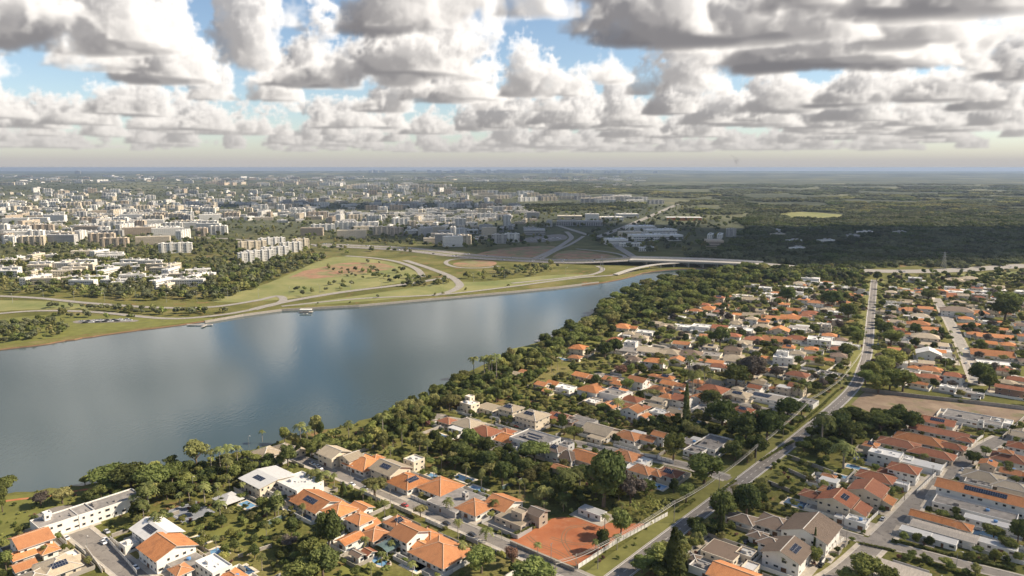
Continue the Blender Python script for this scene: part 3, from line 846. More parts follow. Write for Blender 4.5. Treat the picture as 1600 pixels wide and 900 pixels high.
RN = {'o': 'orange-tiled', 'r': 'red-brown tiled', 't': 'tan-tiled', 'd': 'dark brown tiled', 'g': 'grey', 's': 'metal-sheeted', 'w': 'white', 'k': 'corrugated'}
KN = {'h': 'hipped', 'x': 'gabled', 'y': 'gabled', 'f': 'flat', 'm': 'lean-to'}
def house(blocks, wall='white', flags='', label=None, world_size=None):
    """blocks: (x0, x1, y of the roof's middle, kind+roof, aspect w/d, storeys) as the photograph shows each roof"""
    rnd = random.Random(int(blocks[0][0] * 7 + blocks[0][2] * 13))
    root = None; todo = []
    for (x0, x1, yc, code, asp, st) in blocks:
        wh = 3.1 * st + .2
        g = GB if yc < 575 else GA
        c = P((x0 + x1) / 2, yc, wh + (1.0 if code[0] in 'hxy' else 0))
        if world_size: d, w = world_size
        else:
            k = px_of(c)[2]
            d = (x1 - x0) / k / (asp * math.cos(g) + math.sin(g)) * (1.13 if yc > 640 else 1.0) - (1.4 if code[0] in 'hxy' else .2)
            d = max(d, 2.5); w = max(asp * d, 2.5)
        if root is None:
            root = empty('house', (c.x, c.y, 0), -g)
            main = (c.x, c.y, yc)
        todo.append((c, w, d, code, st, yc, g))
    if len(blocks) == 1 and rnd.random() < .8 and todo[0][1] > 7:           # a lower wing or a carport beside the main roof
        c, w, d, code, st, yc, g = todo[0]
        for q in range(1 + (rnd.random() < .5)):
            sd = rnd.choice((-1, 1)); ax = rnd.random() < .55
            ww, dd = (w * rnd.uniform(.4, .6), d * rnd.uniform(.5, .8)) if ax else (w * rnd.uniform(.5, .8), d * rnd.uniform(.4, .6))
            o = Vector((sd * (w / 2 + ww / 2 - .4), rnd.uniform(-.2, .2) * d)) if ax else Vector((rnd.uniform(-.2, .2) * w, sd * (d / 2 + dd / 2 - .4)))
            o = Matrix.Rotation(-g, 2) @ o; cc = Vector((c.x + o.x, c.y + o.y, 0))
            if any((cc.x - f[0]) ** 2 + (cc.y - f[1]) ** 2 < (max(f[2], f[3]) + max(ww, dd) * .45) ** 2 for f in FOOT): continue
            if any((cc.x - q_.x) ** 2 + (cc.y - q_.y) ** 2 < (hw + max(ww, dd) * .45) ** 2 for pts_, hw in ROADS for q_ in pts_[::2]): continue
            wc = rnd.choice((code, 'f' + rnd.choice('gwg'), ('x' if code[0] != 'x' else 'y') + (code[1] if code[1] in 'ortd' else 'o'), 'ms')) if code[0] in 'hxy' else rnd.choice(('fg', 'fw', 'ms', 'ho'))
            todo.append((cc, ww, dd, wc, 1, yc, g))
    for bi, (c, w, d, code, st, yc, g) in enumerate(todo):
        kind, rm = code[0], code[1]
        wh = 3.1 * st + .2 - (.25 if bi and st == todo[0][4] else 0) + .013 * bi
        lx, ly = (Matrix.Rotation(g, 2) @ Vector((c.x - main[0], c.y - main[1])))
        FOOT.append((c.x, c.y, w / 2 + 1.2, d / 2 + 1.2, -g))
        near = yc > 625
        # walls
        b = MB(); X, Y = w / 2, d / 2
        pitch = .36 if kind != 'h' else .40
        if rm in 'sk': pitch = .14
        if kind in 'hxy':
            for (p, q) in (((-X, -Y), (X, -Y)), ((X, -Y), (X, Y)), ((X, Y), (-X, Y)), ((-X, Y), (-X, -Y))):
                b.face([(p[0], p[1], 0), (q[0], q[1], 0), (q[0], q[1], wh + .02), (p[0], p[1], wh + .02)])
            me, lines, slopes, rise, rr = roof_mesh(w, d, wh, kind, pitch, rm)
            gz = wh + rise - .3
            if kind == 'x':
                for s in (-1, 1): b.face([(s * X, -Y * s, wh), (s * X, Y * s, wh), (s * X, 0, gz)])
            if kind == 'y':
                for s in (-1, 1): b.face([(X * s, s * Y, wh), (-X * s, s * Y, wh), (0, s * Y, gz)])
        else:
            t_, ph = .25, (.75 if kind == 'f' else .12)
            b.box(-X, X, -Y, Y, 0, wh - .3)
            for (a0, a1, b0, b1) in ((-X, X, -Y, -Y + t_), (-X, X, Y - t_, Y), (-X, -X + t_, -Y + t_, Y - t_), (X - t_, X, -Y + t_, Y - t_)):
                b.box(a0, a1, b0, b1, wh - .3, wh - .3 + ph)
            rb = MB(); rb.box(-X + t_ + .01, X - t_ - .01, -Y + t_ + .01, Y - t_ - .01, wh - .29, wh - .17)
            if kind == 'f' and w > 6 and d > 6:
                rb.box(-X * .5, -X * .5 + 2.4, -Y * .4, -Y * .4 + 2.0, wh - .17, wh + 1.1)
                rb.box(X * .25, X * .25 + 1.1, Y * .2, Y * .2 + 1.0, wh - .17, wh + .6)
                for q in range(3):
                    ux, uy = rnd.uniform(-X * .7, X * .6), rnd.uniform(-Y * .7, Y * .6)
                    rb.box(ux, ux + rnd.uniform(.6, 2.2), uy, uy + rnd.uniform(.6, 1.6), wh - .17, wh + rnd.uniform(.05, .4))
            me = rb.mesh('roof', M[rm]); lines, slopes = [], []
        b.build('wall', M[wall], root, loc=(lx, ly, 0))
        ro = inst('roof', me, root, (lx, ly, 0))
        if lines and near and rm in 'ortd':
            rc = MB()
            for a, e in lines: rc.beam(a + Vector((0, 0, .06)), e + Vector((0, 0, .06)), .34, .16)
            rc.build('ridge_cap', M['ridge'] if rm in 'or' else M['fascia'], ro)
        if 's' in flags and slopes and bi == 0:
            q, e, up, n = slopes[1] if len(slopes) > 1 and rnd.random() < .5 else slopes[0]
            best = max(slopes, key=lambda sl: sl[3].dot(Matrix.Rotation(g, 3, 'Z') @ Vector((-main[0], -main[1], 300)).normalized()))
            for (q, e, up, n) in (best,):
                L = (q[1] - q[0]).length; nx = max(2, int(L * .42 / 1.02)); ny = 2
                o = q[0] + e * (L / 2 - nx * .51) + up * ((q[2] - q[0]).dot(up) * .42) + n * .09
                so = inst('solar_panel', solar_mesh(nx, ny, 'solar'), root)
                mt = Matrix((e, up, n)).transposed().to_4x4(); mt.translation = o + Vector((lx, ly, 0))
                so.matrix_local = mt
        if 's' in flags and not slopes and bi == 0:
            for q in range(3):
                so = inst('solar_panel', solar_mesh(max(3, int(w * .5)), 1, 'solar'), root, (lx - X * .7, ly - Y * .55 + q * Y * .42, wh - .1), (.2, 0, 0))
        # windows and doors on the sides one can see
        cl = Matrix.Rotation(g, 2) @ Vector((-c.x, -c.y))
        for (nx_, ny_, L, off) in ((0, -1, w, Y), (1, 0, d, X), (-1, 0, d, X), (0, 1, w, Y)):
            if nx_ * cl.x + ny_ * cl.y < 30 or yc < 440: continue
            n = max(1, int(L / (3.4 if near else 5.0)))
            rz = math.atan2(ny_, nx_) - math.pi / 2
            for s_ in range(st):
                for i in range(n):
                    u = (i + .5) / n * L - L / 2 + rnd.uniform(-.3, .3)
                    pos = (lx + nx_ * off + (-ny_) * u, ly + ny_ * off + nx_ * u, 0)
                    if s_ == 0 and i == n // 2 and nx_ == 0 and ny_ == -1:
                        inst('door', DOOR_ME, root, (pos[0], pos[1], 1.1), (0, 0, rz), (1.2 if rnd.random() < .5 else 2.6, 1, 2.1))
                    elif rnd.random() < .86:
                        inst('window', WIN_ME, root, (pos[0], pos[1], s_ * 3.1 + 1.75), (0, 0, rz), (rnd.choice((1.1, 1.5, 2.2)), 1, rnd.choice((1.0, 1.25, 1.25))))
        if bi == 0:
            e4 = [rnd.uniform(1.5, 5.5) for _ in range(4)]
            pb = MB(); pb.box(lx - X - e4[0], lx + X + e4[1], ly - Y - e4[2], ly + Y + e4[3], .02, .07 + .004 * (len(HOUSES) % 9))
            pb.build('patio', M['paving'], root)
            YARD.append((root, g, (lx - X - e4[0] - .4, lx + X + e4[1] + .4, ly - Y - e4[2] - .4, ly + Y + e4[3] + .4), rnd.choice(('white', 'white', 'cream', 'wgrey', 'stone'))))
            if rnd.random() < .18 and near: inst('water_tank', TANK_ME, root, (lx + X * .3, ly + Y * .2, wh + (.9 if kind in 'hxy' else -.1)))
    HOUSES.append((root, main, blocks, wall, label, flags))
    return root
# ---- foreground, row by row (roof extents as read from the photograph)
house([(62, 134, 806, 'fg', .5, 2), (126, 206, 784, 'fg', .42, 2), (66, 80, 801, 'fw', 1, 3)], 'white', '', 'long white flat-roofed house at the head of the lower-left cul-de-sac')
house([(16, 80, 838, 'yo', 1.1, 2), (14, 54, 862, 'yo', 1, 1), (52, 94, 853, 'ho', 1.6, 1), (18, 56, 880, 'yo', 1, 1)], 'white', '', 'stepped house of several orange roofs at the lower left edge')
house([(52, 124, 880, 'ht', 1.1, 1), (24, 84, 898, 'ht', 1.2, 1), (94, 124, 866, 'fw', 1, 1)], 'cream', 's', 'pale beige hipped house in the lower left corner')
house([(204, 286, 825, 'xw', 1.5, 2), (188, 216, 848, 'fw', 1, 1)], 'white', 's', 'white house with a white sloping roof and dark panels')
house([(220, 302, 850, 'xo', 1.0, 2)], 'white', '', 'big orange gabled house beside the white sloping roof')
house([(246, 324, 872, 'mg', 1.6, 1)], 'wgrey', '', 'house under a broad brown-grey flat roof')
house([(263, 301, 886, 'ho', 1.3, 2), (305, 362, 880, 'fw', 1.7, 2)], 'white', '', 'white flat house with a small orange hipped roof in front')
house([(336, 392, 899, 'ho', 1.5, 1)], 'white', '', 'orange roof cut by the bottom edge beside a dark pool')
house([(380, 456, 742, 'xs', .9, 2), (378, 410, 752, 'md', 1.2, 1)], 'cream', 's', 'steep-roofed house covered in blue-grey panels')
house([(434, 502, 752, 'fw', 1.2, 2), (418, 452, 765, 'fg', 1, 1)], 'white', '', 'white cubic house with a cluttered flat roof')
house([(456, 534, 780, 'xo', 1.3, 1), (452, 480, 772, 'ho', 1, 1)], 'white', 's', 'orange house almost covered by black solar panels')
house([(393, 440, 704, 'ht', 1.1, 1), (425, 462, 696, 'ht', 1.2, 1), (450, 478, 700, 'xt', 1, 1)], 'cream', '', 'low tan-roofed villa at the water\'s edge')
house([(498, 546, 704, 'xt', 1.0, 2), (530, 566, 710, 'yt', 1, 2)], 'cream', '', 'large cream two-storey house by the small turning circle')
house([(537, 602, 721, 'ho', 1.2, 1), (575, 600, 712, 'ho', 1, 1)], 'white', '', 'orange hipped house right of the cream two-storey house')
house([(580, 640, 728, 'xt', 1.1, 2), (632, 662, 716, 'fw', 1, 2)], 'cream', 's', 'cream gabled house with rows of solar panels')
house([(602, 668, 748, 'ho', 1.2, 1), (655, 722, 756, 'ho', 1.0, 1)], 'white', 's', 'sprawling house with two joined orange hipped roofs')
house([(672, 754, 779, 'mg', .9, 1), (722, 732, 770, 'fw', 1, 2)], 'wgrey', '', 'house under a patchy grey slab roof with a tank')
house([(714, 770, 789, 'ho', 1.0, 1), (758, 816, 782, 'xo', .9, 1)], 'white', '', 'orange house with a palm in front, behind the sandy modern house')
house([(776, 836, 806, 'mt', 1.3, 1), (824, 857, 796, 'xd', 1, 2), (800, 826, 798, 'ft', 1.2, 2)], 'beige', '', 'sandy modern house beside the red earth lot')
house([(504, 556, 793, 'ho', 1.0, 2), (540, 584, 806, 'ho', 1.2, 2), (546, 584, 789, 'xo', 1.4, 1)], 'white', '', 'two-storey house with clustered orange hipped roofs and arches')
house([(528, 566, 838, 'yo', .6, 1), (562, 608, 830, 'ho', 1.0, 1), (560, 592, 815, 'yo', .7, 1)], 'white', '', 'orange porch house around a small dark pool')
house([(600, 640, 812, 'ho', 1.1, 1)], 'white', 's', 'small orange roof with panels along the side street')
house([(611, 668, 829, 'xo', .85, 2), (650, 690, 832, 'ho', 1.4, 1)], 'white', '', 'tall white gabled house with an orange roof')
house([(643, 736, 858, 'ho', 1.15, 1), (645, 680, 850, 'xo', 1, 1)], 'white', '', 'wide orange hipped house by the lower blue pool')
house([(545, 572, 862, 'xd', 1.8, 1), (564, 587, 858, 'xr', 1, 1)], 'white', '', 'little white outbuildings with red and dark roofs')
house([(684, 716, 655, 'hr', 1.2, 1)], 'beige', '', 'small red roof next to the tan hipped house')
house([(706, 757, 659, 'ht', 1.2, 1)], 'white', '', 'tan hipped house at the head of the second side street')
house([(732, 784, 671, 'hr', 1.2, 2), (775, 806, 672, 'hr', 1, 1)], 'white', '', 'white two-storey house with a brown-red hipped roof and veranda')
house([(773, 818, 683, 'xo', 1.0, 1)], 'white', '', 'single orange gable next to the grey modern house')
house([(800, 872, 684, 'fg', 1.3, 2), (792, 818, 694, 'fg', 1, 1)], 'white', 's', 'grey modern flat-roofed house with stepped slabs')
house([(718, 750, 629, 'fw', 1.2, 2), (742, 788, 635, 'mt', 1.3, 1), (726, 742, 619, 'fw', 1, 3)], 'cream', '', 'cream flat-roofed house at the edge of the shore woods')
house([(776, 820, 635, 'ht', 1.1, 2)], 'cream', 's', 'tan hipped house left of its lookalike')
house([(806, 858, 646, 'ht', 1.1, 2)], 'cream', 's', 'tan hipped two-storey house with panels on its right slope')
house([(856, 896, 649, 'xr', 1.1, 1)], 'brick', 's', 'red roof with pale panels behind a round tree')
house([(884, 932, 656, 'mg', 1.3, 1)], 'wgrey', '', 'dull grey low roof between red and cream roofs')
house([(910, 966, 669, 'xt', 1.2, 1), (918, 948, 681, 'mt', 1.4, 1)], 'cream', '', 'cream sheet-roofed house with carport')
house([(960, 1006, 678, 'ho', 1.2, 1)], 'white', '', 'orange roof with patches in front of a white wall')
house([(1000, 1030, 683, 'xo', 1, 1), (1018, 1046, 676, 'xo', 1.1, 2)], 'white', '', 'white two-storey house with split orange gables')
house([(852, 886, 698, 'hd', 1.0, 2), (862, 910, 708, 'hd', 1.2, 1)], 'white', 's', 'grey-brown hipped house with roof panels')
house([(890, 946, 711, 'xo', 1.2, 1), (862, 890, 727, 'xo', 1.5, 1)], 'beige', '', 'orange roofs just left of the giant dark tree')
house([(953, 1004, 709, 'ho', 1.2, 1)], 'white', '', 'orange hipped house above the giant dark tree')
house([(983, 1026, 731, 'ho', 1.2, 1)], 'white', '', 'small orange pyramid roof behind the grey-brown tree')
house([(1026, 1068, 736, 'hr', 1.1, 1), (1012, 1036, 737, 'fw', 1.2, 1)], 'white', 's', 'red hipped house with white annex above the blue pool')
house([(1083, 1143, 691, 'fg', .62, 1)], 'white', '', 'isolated long white box house with stained flat roof')
house([(1064, 1096, 690, 'mg', 1, 1)], 'brick', '', 'low brown annex left of the white box house')
house([(906, 946, 796, 'ms', 2.2, 1)], 'white', '', 'small open shed with grey sheet roof at the back of the red lot')
# ---- between the second and third side streets, and the lake side
house([(900, 948, 606, 'ho', 1.3, 2)], 'white', '', 'white two-storey house with bright orange roof near the lake lawn')
house([(834, 862, 598, 'xo', 1.1, 1), (852, 880, 596, 'xo', 1.2, 1), (846, 868, 608, 'xo', 1.1, 1)], 'cream', '', 'small house of three orange gables by the lake lawn')
house([(792, 822, 582, 'xt', 1.2, 1), (808, 840, 580, 'xo', 1.1, 1)], 'cream', '', 'tan and orange villa among the shore palms')
house([(867, 902, 605, 'fw', 1.2, 1)], 'white', '', 'white flat house left of the bright orange roof')
house([(935, 982, 613, 'fg', 1.3, 2)], 'white', '', 'white house with grey flat roof right of the bright orange roof')
house([(966, 1009, 621, 'hr', 1.3, 1)], 'white', '', 'red hipped house right of the grey flat roof')
house([(893, 928, 584, 'xo', 1.3, 1), (914, 945, 588, 'xo', 1.2, 1)], 'cream', '', 'orange twin gables at the lake end of the third row')
house([(940, 972, 590, 'xo', 1.2, 1), (952, 980, 596, 'ho', 1.1, 1)], 'cream', '', 'orange stepped roofs second along the third row')
house([(978, 1018, 591, 'xo', 1.2, 2), (998, 1020, 596, 'xo', 1, 1)], 'white', '', 'orange gabled house in the middle of the third row')
house([(1010, 1052, 606, 'ho', 1.4, 1), (1030, 1062, 596, 'xo', 1.1, 1)], 'cream', '', 'orange house with arched porch beside the tall palm')
house([(1052, 1078, 600, 'xo', 1.1, 2)], 'white', '', 'narrow orange gable behind the tall palm')
house([(1086, 1142, 606, 'hr', 1.2, 1)], 'white', '', 'broad red-orange hipped roof behind round trees')
house([(1016, 1046, 622, 'xt', 1.2, 2), (1011, 1042, 632, 'xt', 1.4, 1)], 'cream', '', 'cream two-storey house with tan roofs left of the columned house')
house([(1046, 1088, 620, 'xr', .9, 2)], 'white', '', 'white columned house with a dark red roof')
house([(1080, 1138, 640, 'fg', 1.3, 1)], 'white', '', 'white rambling flat house right of the columned house')
house([(1143, 1181, 638, 'hr', 1.2, 2), (1162, 1206, 650, 'hr', 1.2, 1)], 'white', 's', 'white house with two red hipped roofs by the grass plot')
house([(1131, 1178, 614, 'ht', 1.2, 1), (1142, 1163, 604, 'ht', 1.1, 1)], 'cream', 's', 'tan pyramid-roofed house left of the long metal roof')
house([(1164, 1226, 618, 'mk', 1.9, 1), (1195, 1262, 622, 'ms', 2.6, 1), (1243, 1281, 627, 'fg', .9, 1)], 'white', 's', 'long metal-roofed house at the third street corner with dark panels')
house([(1206, 1243, 557, 'fw', 1.3, 2), (1212, 1234, 549, 'fw', 1.3, 3)], 'white', '', 'white modern two-tier house with glass front')
house([(1188, 1206, 557, 'xo', 1, 1)], 'cream', '', 'small orange gable left of the white modern house')
house([(1197, 1226, 578, 'xo', 1.2, 1)], 'cream', '', 'orange roof below the white modern house')
house([(1226, 1268, 583, 'hr', 1.4, 1)], 'cream', '', 'red roof among trees below the white modern house')
house([(1253, 1288, 559, 'hr', 1.3, 1), (1284, 1306, 560, 'xo', 1, 1)], 'white', '', 'red roofed house on the lawn beside the avenue')
house([(1127, 1168, 557, 'ht', 1.4, 1)], 'white', '', 'tan roof beside the big brown tree')
house([(887, 921, 541, 'ho', 1.0, 2), (886, 912, 556, 'ho', 1.2, 1)], 'cream', '', 'tall orange villa standing alone by the lake lawn')
for k, (x0, x1, y, c, a, st, wl) in enumerate([
    (943, 998, 544, 'mg', 2.0, 1, 'wgrey'), (996, 1032, 545, 'xt', 1.2, 1, 'white'), (1026, 1064, 548, 'ht', 1.4, 1, 'white'), (1060, 1098, 550, 'hd', 1.3, 1, 'cream'),
    (1094, 1128, 553, 'fg', 1.2, 1, 'cream'), (980, 1003, 559, 'hd', 1.2, 1, 'beige'), (1007, 1040, 562, 'ho', 1.4, 2, 'white'), (1045, 1072, 560, 'yo', 1.2, 1, 'white'), (1110, 1138, 570, 'hr', 1.3, 1, 'white'), (1080, 1112, 570, 'mg', 1.3, 1, 'wgrey'),
    (958, 988, 509, 'ho', 1.2, 1, 'cream'), (995, 1022, 518, 'fw', 1.4, 1, 'white'), (1016, 1034, 503, 'xt', 1.2, 1, 'cream'), (1032, 1054, 507, 'xt', 1.2, 1, 'cream'), (1052, 1082, 509, 'fw', 1.3, 1, 'white'),
    (1081, 1112, 509, 'fw', 1.2, 2, 'white'), (1112, 1139, 510, 'xr', 1.1, 2, 'cream'), (1138, 1176, 514, 'fw', 1.5, 1, 'white'), (1176, 1208, 509, 'ht', 1.4, 1, 'white'), (1203, 1234, 514, 'yo', 1.3, 1, 'cream'), (1234, 1268, 511, 'mg', 1.5, 1, 'white'),
    (1066, 1080, 521, 'xt', 1.1, 1, 'white'), (1093, 1117, 524, 'xo', 1.2, 1, 'white'), (1164, 1196, 528, 'hr', 1.4, 1, 'cream'), (1192, 1236, 529, 'xo', 1.5, 1, 'cream'), (1230, 1262, 527, 'hr', 1.4, 1, 'white'), (1262, 1300, 529, 'fw', 1.2, 2, 'white'),
    (1096, 1118, 480, 'ho', 1.2, 1, 'cream'), (1100, 1120, 491, 'mg', 1.2, 1, 'wgrey'), (1145, 1162, 490, 'xo', 1.3, 1, 'cream'), (1160, 1188, 491, 'xt', 1.3, 1, 'cream'), (1190, 1218, 495, 'xo', 1.4, 1, 'white'), (1220, 1252, 495, 'xo', 1.4, 1, 'white'), (1228, 1252, 483, 'xo', 1.3, 1, 'white'), (1253, 1282, 488, 'hr', 1.4, 1, 'cream'), (1262, 1288, 471, 'ho', 1.4, 2, 'white'),
    (1266, 1290, 461, 'ht', 1.4, 1, 'white'), (1196, 1220, 459, 'fw', 1.5, 1, 'white'), (1186, 1206, 449, 'fw', 1.3, 2, 'white'), (1168, 1186, 445, 'fw', 1.3, 1, 'white'), (1228, 1252, 448, 'fw', 1.5, 1, 'white'), (1250, 1270, 450, 'fw', 1.4, 1, 'white'), (1240, 1258, 441, 'ht', 1.4, 1, 'white'), (1253, 1280, 434, 'fw', 1.5, 2, 'white'), (1282, 1302, 442, 'fw', 1.4, 1, 'white'), (1150, 1168, 461, 'fw', 1.3, 1, 'cream'), (1160, 1184, 466, 'xt', 1.5, 1, 'cream'), (1242, 1262, 463, 'fw', 1.3, 1, 'white'), (1300, 1324, 448, 'fw', 1.4, 1, 'white'), (1304, 1328, 488, 'fw', 1.4, 1, 'white'), (1298, 1320, 494, 'hr', 1.4, 1, 'cream'), (1300, 1330, 536, 'xw', 1.5, 1, 'white')]):
    g_ = (x1 - x0) * .09; house([(x0 - g_, x1 + g_, y, c, a, st)], wl)
# ---- right of the avenue
house([(1482, 1560, 652, 'fg', 1.9, 1), (1548, 1582, 657, 'fw', 1.2, 1), (1528, 1538, 658, 'fw', 1, 2)], 'white', '', 'long white modern house with flat grey roof at the street\'s end')
house([(1440, 1492, 656, 'xr', 1.6, 1)], 'white', 's', 'red gabled house left of the long white modern house')
house([(1430, 1506, 672, 'xr', 3.2, 1), (1494, 1522, 684, 'hr', 1.4, 1)], 'white', '', 'long dark red roof second from the street\'s end')
house([(1402, 1472, 684, 'ho', 2.0, 1), (1464, 1508, 694, 'hr', 1.7, 1)], 'beige', '', 'long brick-orange hipped roofs below the dark red one')
house([(1374, 1434, 690, 'hr', 1.9, 1), (1424, 1488, 705, 'hr', 2.2, 1)], 'beige', '', 'long red roofs with an arched white shed beside')
house([(1360, 1408, 707, 'fw', 1.5, 2), (1396, 1426, 714, 'fw', 1.5, 1)], 'white', '', 'white curvy modern house with terrace behind the street')
house([(1406, 1466, 722, 'ms', 2.4, 1)], 'white', '', 'pale sheet-roofed carports along the white fence')
house([(1388, 1438, 729, 'hr', 1.3, 2), (1372, 1402, 734, 'hr', 1.2, 1)], 'white', '', 'white two-storey house with a red hipped roof on the street')
house([(1340, 1398, 742, 'hr', 1.6, 1), (1394, 1420, 754, 'fw', 1.6, 1)], 'white', '', 'red hipped house with a white open front')
house([(1326, 1388, 761, 'yr', 1.0, 2), (1366, 1400, 779, 'yo', 1.0, 1)], 'cream', '', 'cream house with an orange-red gable, two doors from the corner')
house([(1278, 1340, 776, 'yr', 1.1, 2), (1250, 1292, 770, 'hr', 1.3, 1), (1316, 1362, 792, 'yr', .9, 1)], 'cream', 's', 'big cream corner house with red roofs and black panels')
house([(1506, 1568, 742, 'ht', 1.4, 1)], 'white', '', 'weathered tan hipped roof right of the street')
house([(1552, 1610, 757, 'ht', 1.6, 1)], 'beige', '', 'weathered tan roof at the right edge')
house([(1550, 1606, 713, 'hr', 1.3, 1), (1560, 1584, 703, 'ho', 1.2, 2)], 'white', '', 'red roof with raised lantern at the right edge')
house([(1574, 1612, 694, 'hr', 1.2, 2)], 'white', '', 'white two-storey house at the right edge by the turning area')
house([(1582, 1620, 678, 'xt', 1.4, 1)], 'white', '', 'pale roof behind the long white modern house')
house([(1480, 1602, 768, 'xo', 3.4, 2), (1467, 1502, 766, 'fw', 1.4, 1)], 'white', 's', 'very long orange roof over white walls at the right')
house([(1474, 1572, 794, 'fg', 3.0, 1)], 'white', '', 'long dark grey flat roof beside the orange one')
house([(1427, 1490, 806, 'xo', 2.6, 1), (1480, 1520, 817, 'ho', 1.3, 1)], 'white', '', 'patchwork of orange roofs with white dormers near the corner')
house([(1432, 1518, 826, 'xk', 3.6, 1)], 'white', '', 'long dun corrugated roof near the corner')
house([(1410, 1452, 829, 'ms', 2.2, 1), (1446, 1492, 839, 'ms', 2.2, 1)], 'white', '', 'pale grey sheet roof on the corner plot')
house([(1530, 1582, 848, 'ms', 3.0, 1)], 'white', '', 'narrow white shed below the dark pool')
house([(1516, 1572, 813, 'ms', 3.4, 1)], 'white', '', 'long white poolside canopy')
house([(1356, 1448, 893, 'mk', 1.5, 1)], 'wgrey', '', 'ribbed corrugated roof at the bottom right')
house([(1222, 1312, 822, 'yd', 1.0, 2), (1180, 1246, 814, 'hd', 1.2, 1)], 'white', '', 'big brown-roofed white house at the lower right corner')
house([(1192, 1268, 856, 'yd', 1.0, 2), (1168, 1200, 832, 'hd', 1.0, 1), (1184, 1226, 842, 'hd', 1.3, 2)], 'white', 's', 'second brown-gabled white house, nearer the bottom')
house([(1098, 1162, 858, 'md', 1.1, 1), (1072, 1096, 866, 'hd', 1.0, 1), (1150, 1182, 862, 'fs', 1.0, 1), (1158, 1188, 884, 'fs', .8, 1)], 'cream', '', 'rounded modern house with brown and glass roofs')
house([(1108, 1186, 894, 'xo', 1.3, 1)], 'white', '', 'orange roof at the bottom below the rounded modern house')
house([(1140, 1186, 807, 'hd', 1.3, 1)], 'white', '', 'small dark pyramid roof under trees beside the avenue')
house([(1556, 1602, 604, 'xr', 2.4, 2)], 'brick', '', 'brick terrace with a red roof at the right edge')
for k, (x0, x1, y, c, a, st, wl) in enumerate([
    (1436, 1472, 575, 'ho', 1.4, 1, 'cream'), (1438, 1472, 587, 'hr', 1.4, 1, 'cream'), (1426, 1450, 597, 'xo', 2.0, 1, 'cream'), (1470, 1494, 604, 'fw', 1.4, 1, 'white'), (1505, 1526, 612, 'mg', 1.4, 1, 'wgrey'), (1492, 1510, 606, 'mg', 1, 1, 'wgrey'),
    (1552, 1584, 576, 'xr', 1.8, 1, 'white'), (1530, 1576, 567, 'fw', 1.8, 1, 'white'), (1575, 1608, 591, 'hr', 1.4, 1, 'white'), (1410, 1436, 580, 'fg', 1.4, 1, 'white'), (1432, 1470, 549, 'yw', 1.2, 2, 'white'), (1465, 1490, 560, 'fw', 1.3, 1, 'white'), (1424, 1478, 536, 'mt', 1.9, 1, 'white'), (1426, 1466, 524, 'ht', 1.5, 2, 'cream'), (1402, 1424, 528, 'fg', 1.3, 1, 'white'),
    (1520, 1578, 551, 'xo', 1.8, 1, 'white'), (1512, 1536, 520, 'ho', 1.4, 1, 'cream'), (1530, 1578, 524, 'xo', 2.4, 1, 'cream'), (1528, 1556, 534, 'xo', 1.6, 1, 'cream'), (1554, 1574, 513, 'xo', 1.5, 1, 'cream'), (1574, 1594, 517, 'ht', 1.5, 1, 'white'), (1496, 1512, 506, 'ho', 1.3, 1, 'cream'), (1510, 1534, 506, 'ho', 1.4, 1, 'cream'), (1498, 1520, 496, 'ho', 1.3, 1, 'cream'), (1518, 1544, 487, 'ho', 1.5, 1, 'white'), (1500, 1524, 489, 'ho', 1.4, 1, 'white'), (1472, 1518, 483, 'hd', 1.6, 2, 'white'),
    (1406, 1440, 483, 'ho', 1.6, 1, 'cream'), (1436, 1464, 484, 'ho', 1.4, 1, 'cream'), (1424, 1452, 492, 'ht', 1.4, 1, 'cream'), (1426, 1448, 497, 'fw', 1.4, 1, 'white'), (1418, 1452, 504, 'ho', 1.5, 1, 'cream'), (1446, 1468, 512, 'xo', 1.4, 1, 'white'), (1384, 1412, 513, 'xr', 2.2, 1, 'cream'), (1430, 1456, 512, 'xo', 1.5, 1, 'cream'),
    (1408, 1428, 456, 'fw', 1.4, 1, 'white'), (1430, 1456, 460, 'ht', 1.4, 1, 'cream'), (1454, 1480, 454, 'ho', 1.5, 1, 'cream'), (1478, 1506, 455, 'fw', 1.6, 1, 'white'), (1504, 1540, 454, 'fw', 1.8, 1, 'white'), (1544, 1570, 458, 'fw', 1.5, 1, 'white'), (1566, 1598, 454, 'fw', 1.5, 1, 'white'), (1480, 1504, 463, 'xo', 1.5, 1, 'cream'), (1420, 1440, 434, 'fw', 1.3, 2, 'white'), (1478, 1504, 436, 'ht', 1.5, 1, 'cream'), (1502, 1528, 434, 'ht', 1.4, 1, 'cream')]):
    g_ = (x1 - x0) * .09; house([(x0 - g_, x1 + g_, y, c, a, st)], wl)
# smaller houses that fill the rows between
def filler(poly, n, seed, gap=9.5, kinds=('ho', 'ho', 'xo', 'hr', 'ht', 'fw', 'fg', 'xr', 'yo', 'ms', 'xt')):
    r = random.Random(seed); px = [a[0] for a in poly]; py = [a[1] for a in poly]; got = 0
    for _ in range(n * 14):
        if got >= n: break
        x, y = r.uniform(min(px), max(px)), r.uniform(min(py), max(py))
        if not inside((x, y), poly): continue
        p = P(x, y, 4)
        if inside(p, LAKE) or inside(P(x, y + 6), LAKE) or inside(p, RED) or inside(p, VACANT): continue
        if any((p.x - f[0]) ** 2 + (p.y - f[1]) ** 2 < (max(f[2], f[3]) + gap * .62) ** 2 for f in FOOT): continue
        if any((p.x - q.x) ** 2 + (p.y - q.y) ** 2 < (hw + gap * .7) ** 2 for pts_, hw in ROADS for q in pts_[::2]): continue
        house([(x, x, y, r.choice(kinds), 1, r.choice((1, 1, 2)))], r.choice(('white', 'white', 'cream', 'beige')), 's' if r.random() < .2 else '', None, (r.uniform(.8, 1.1) * gap, r.uniform(.9, 1.5) * gap)); got += 1
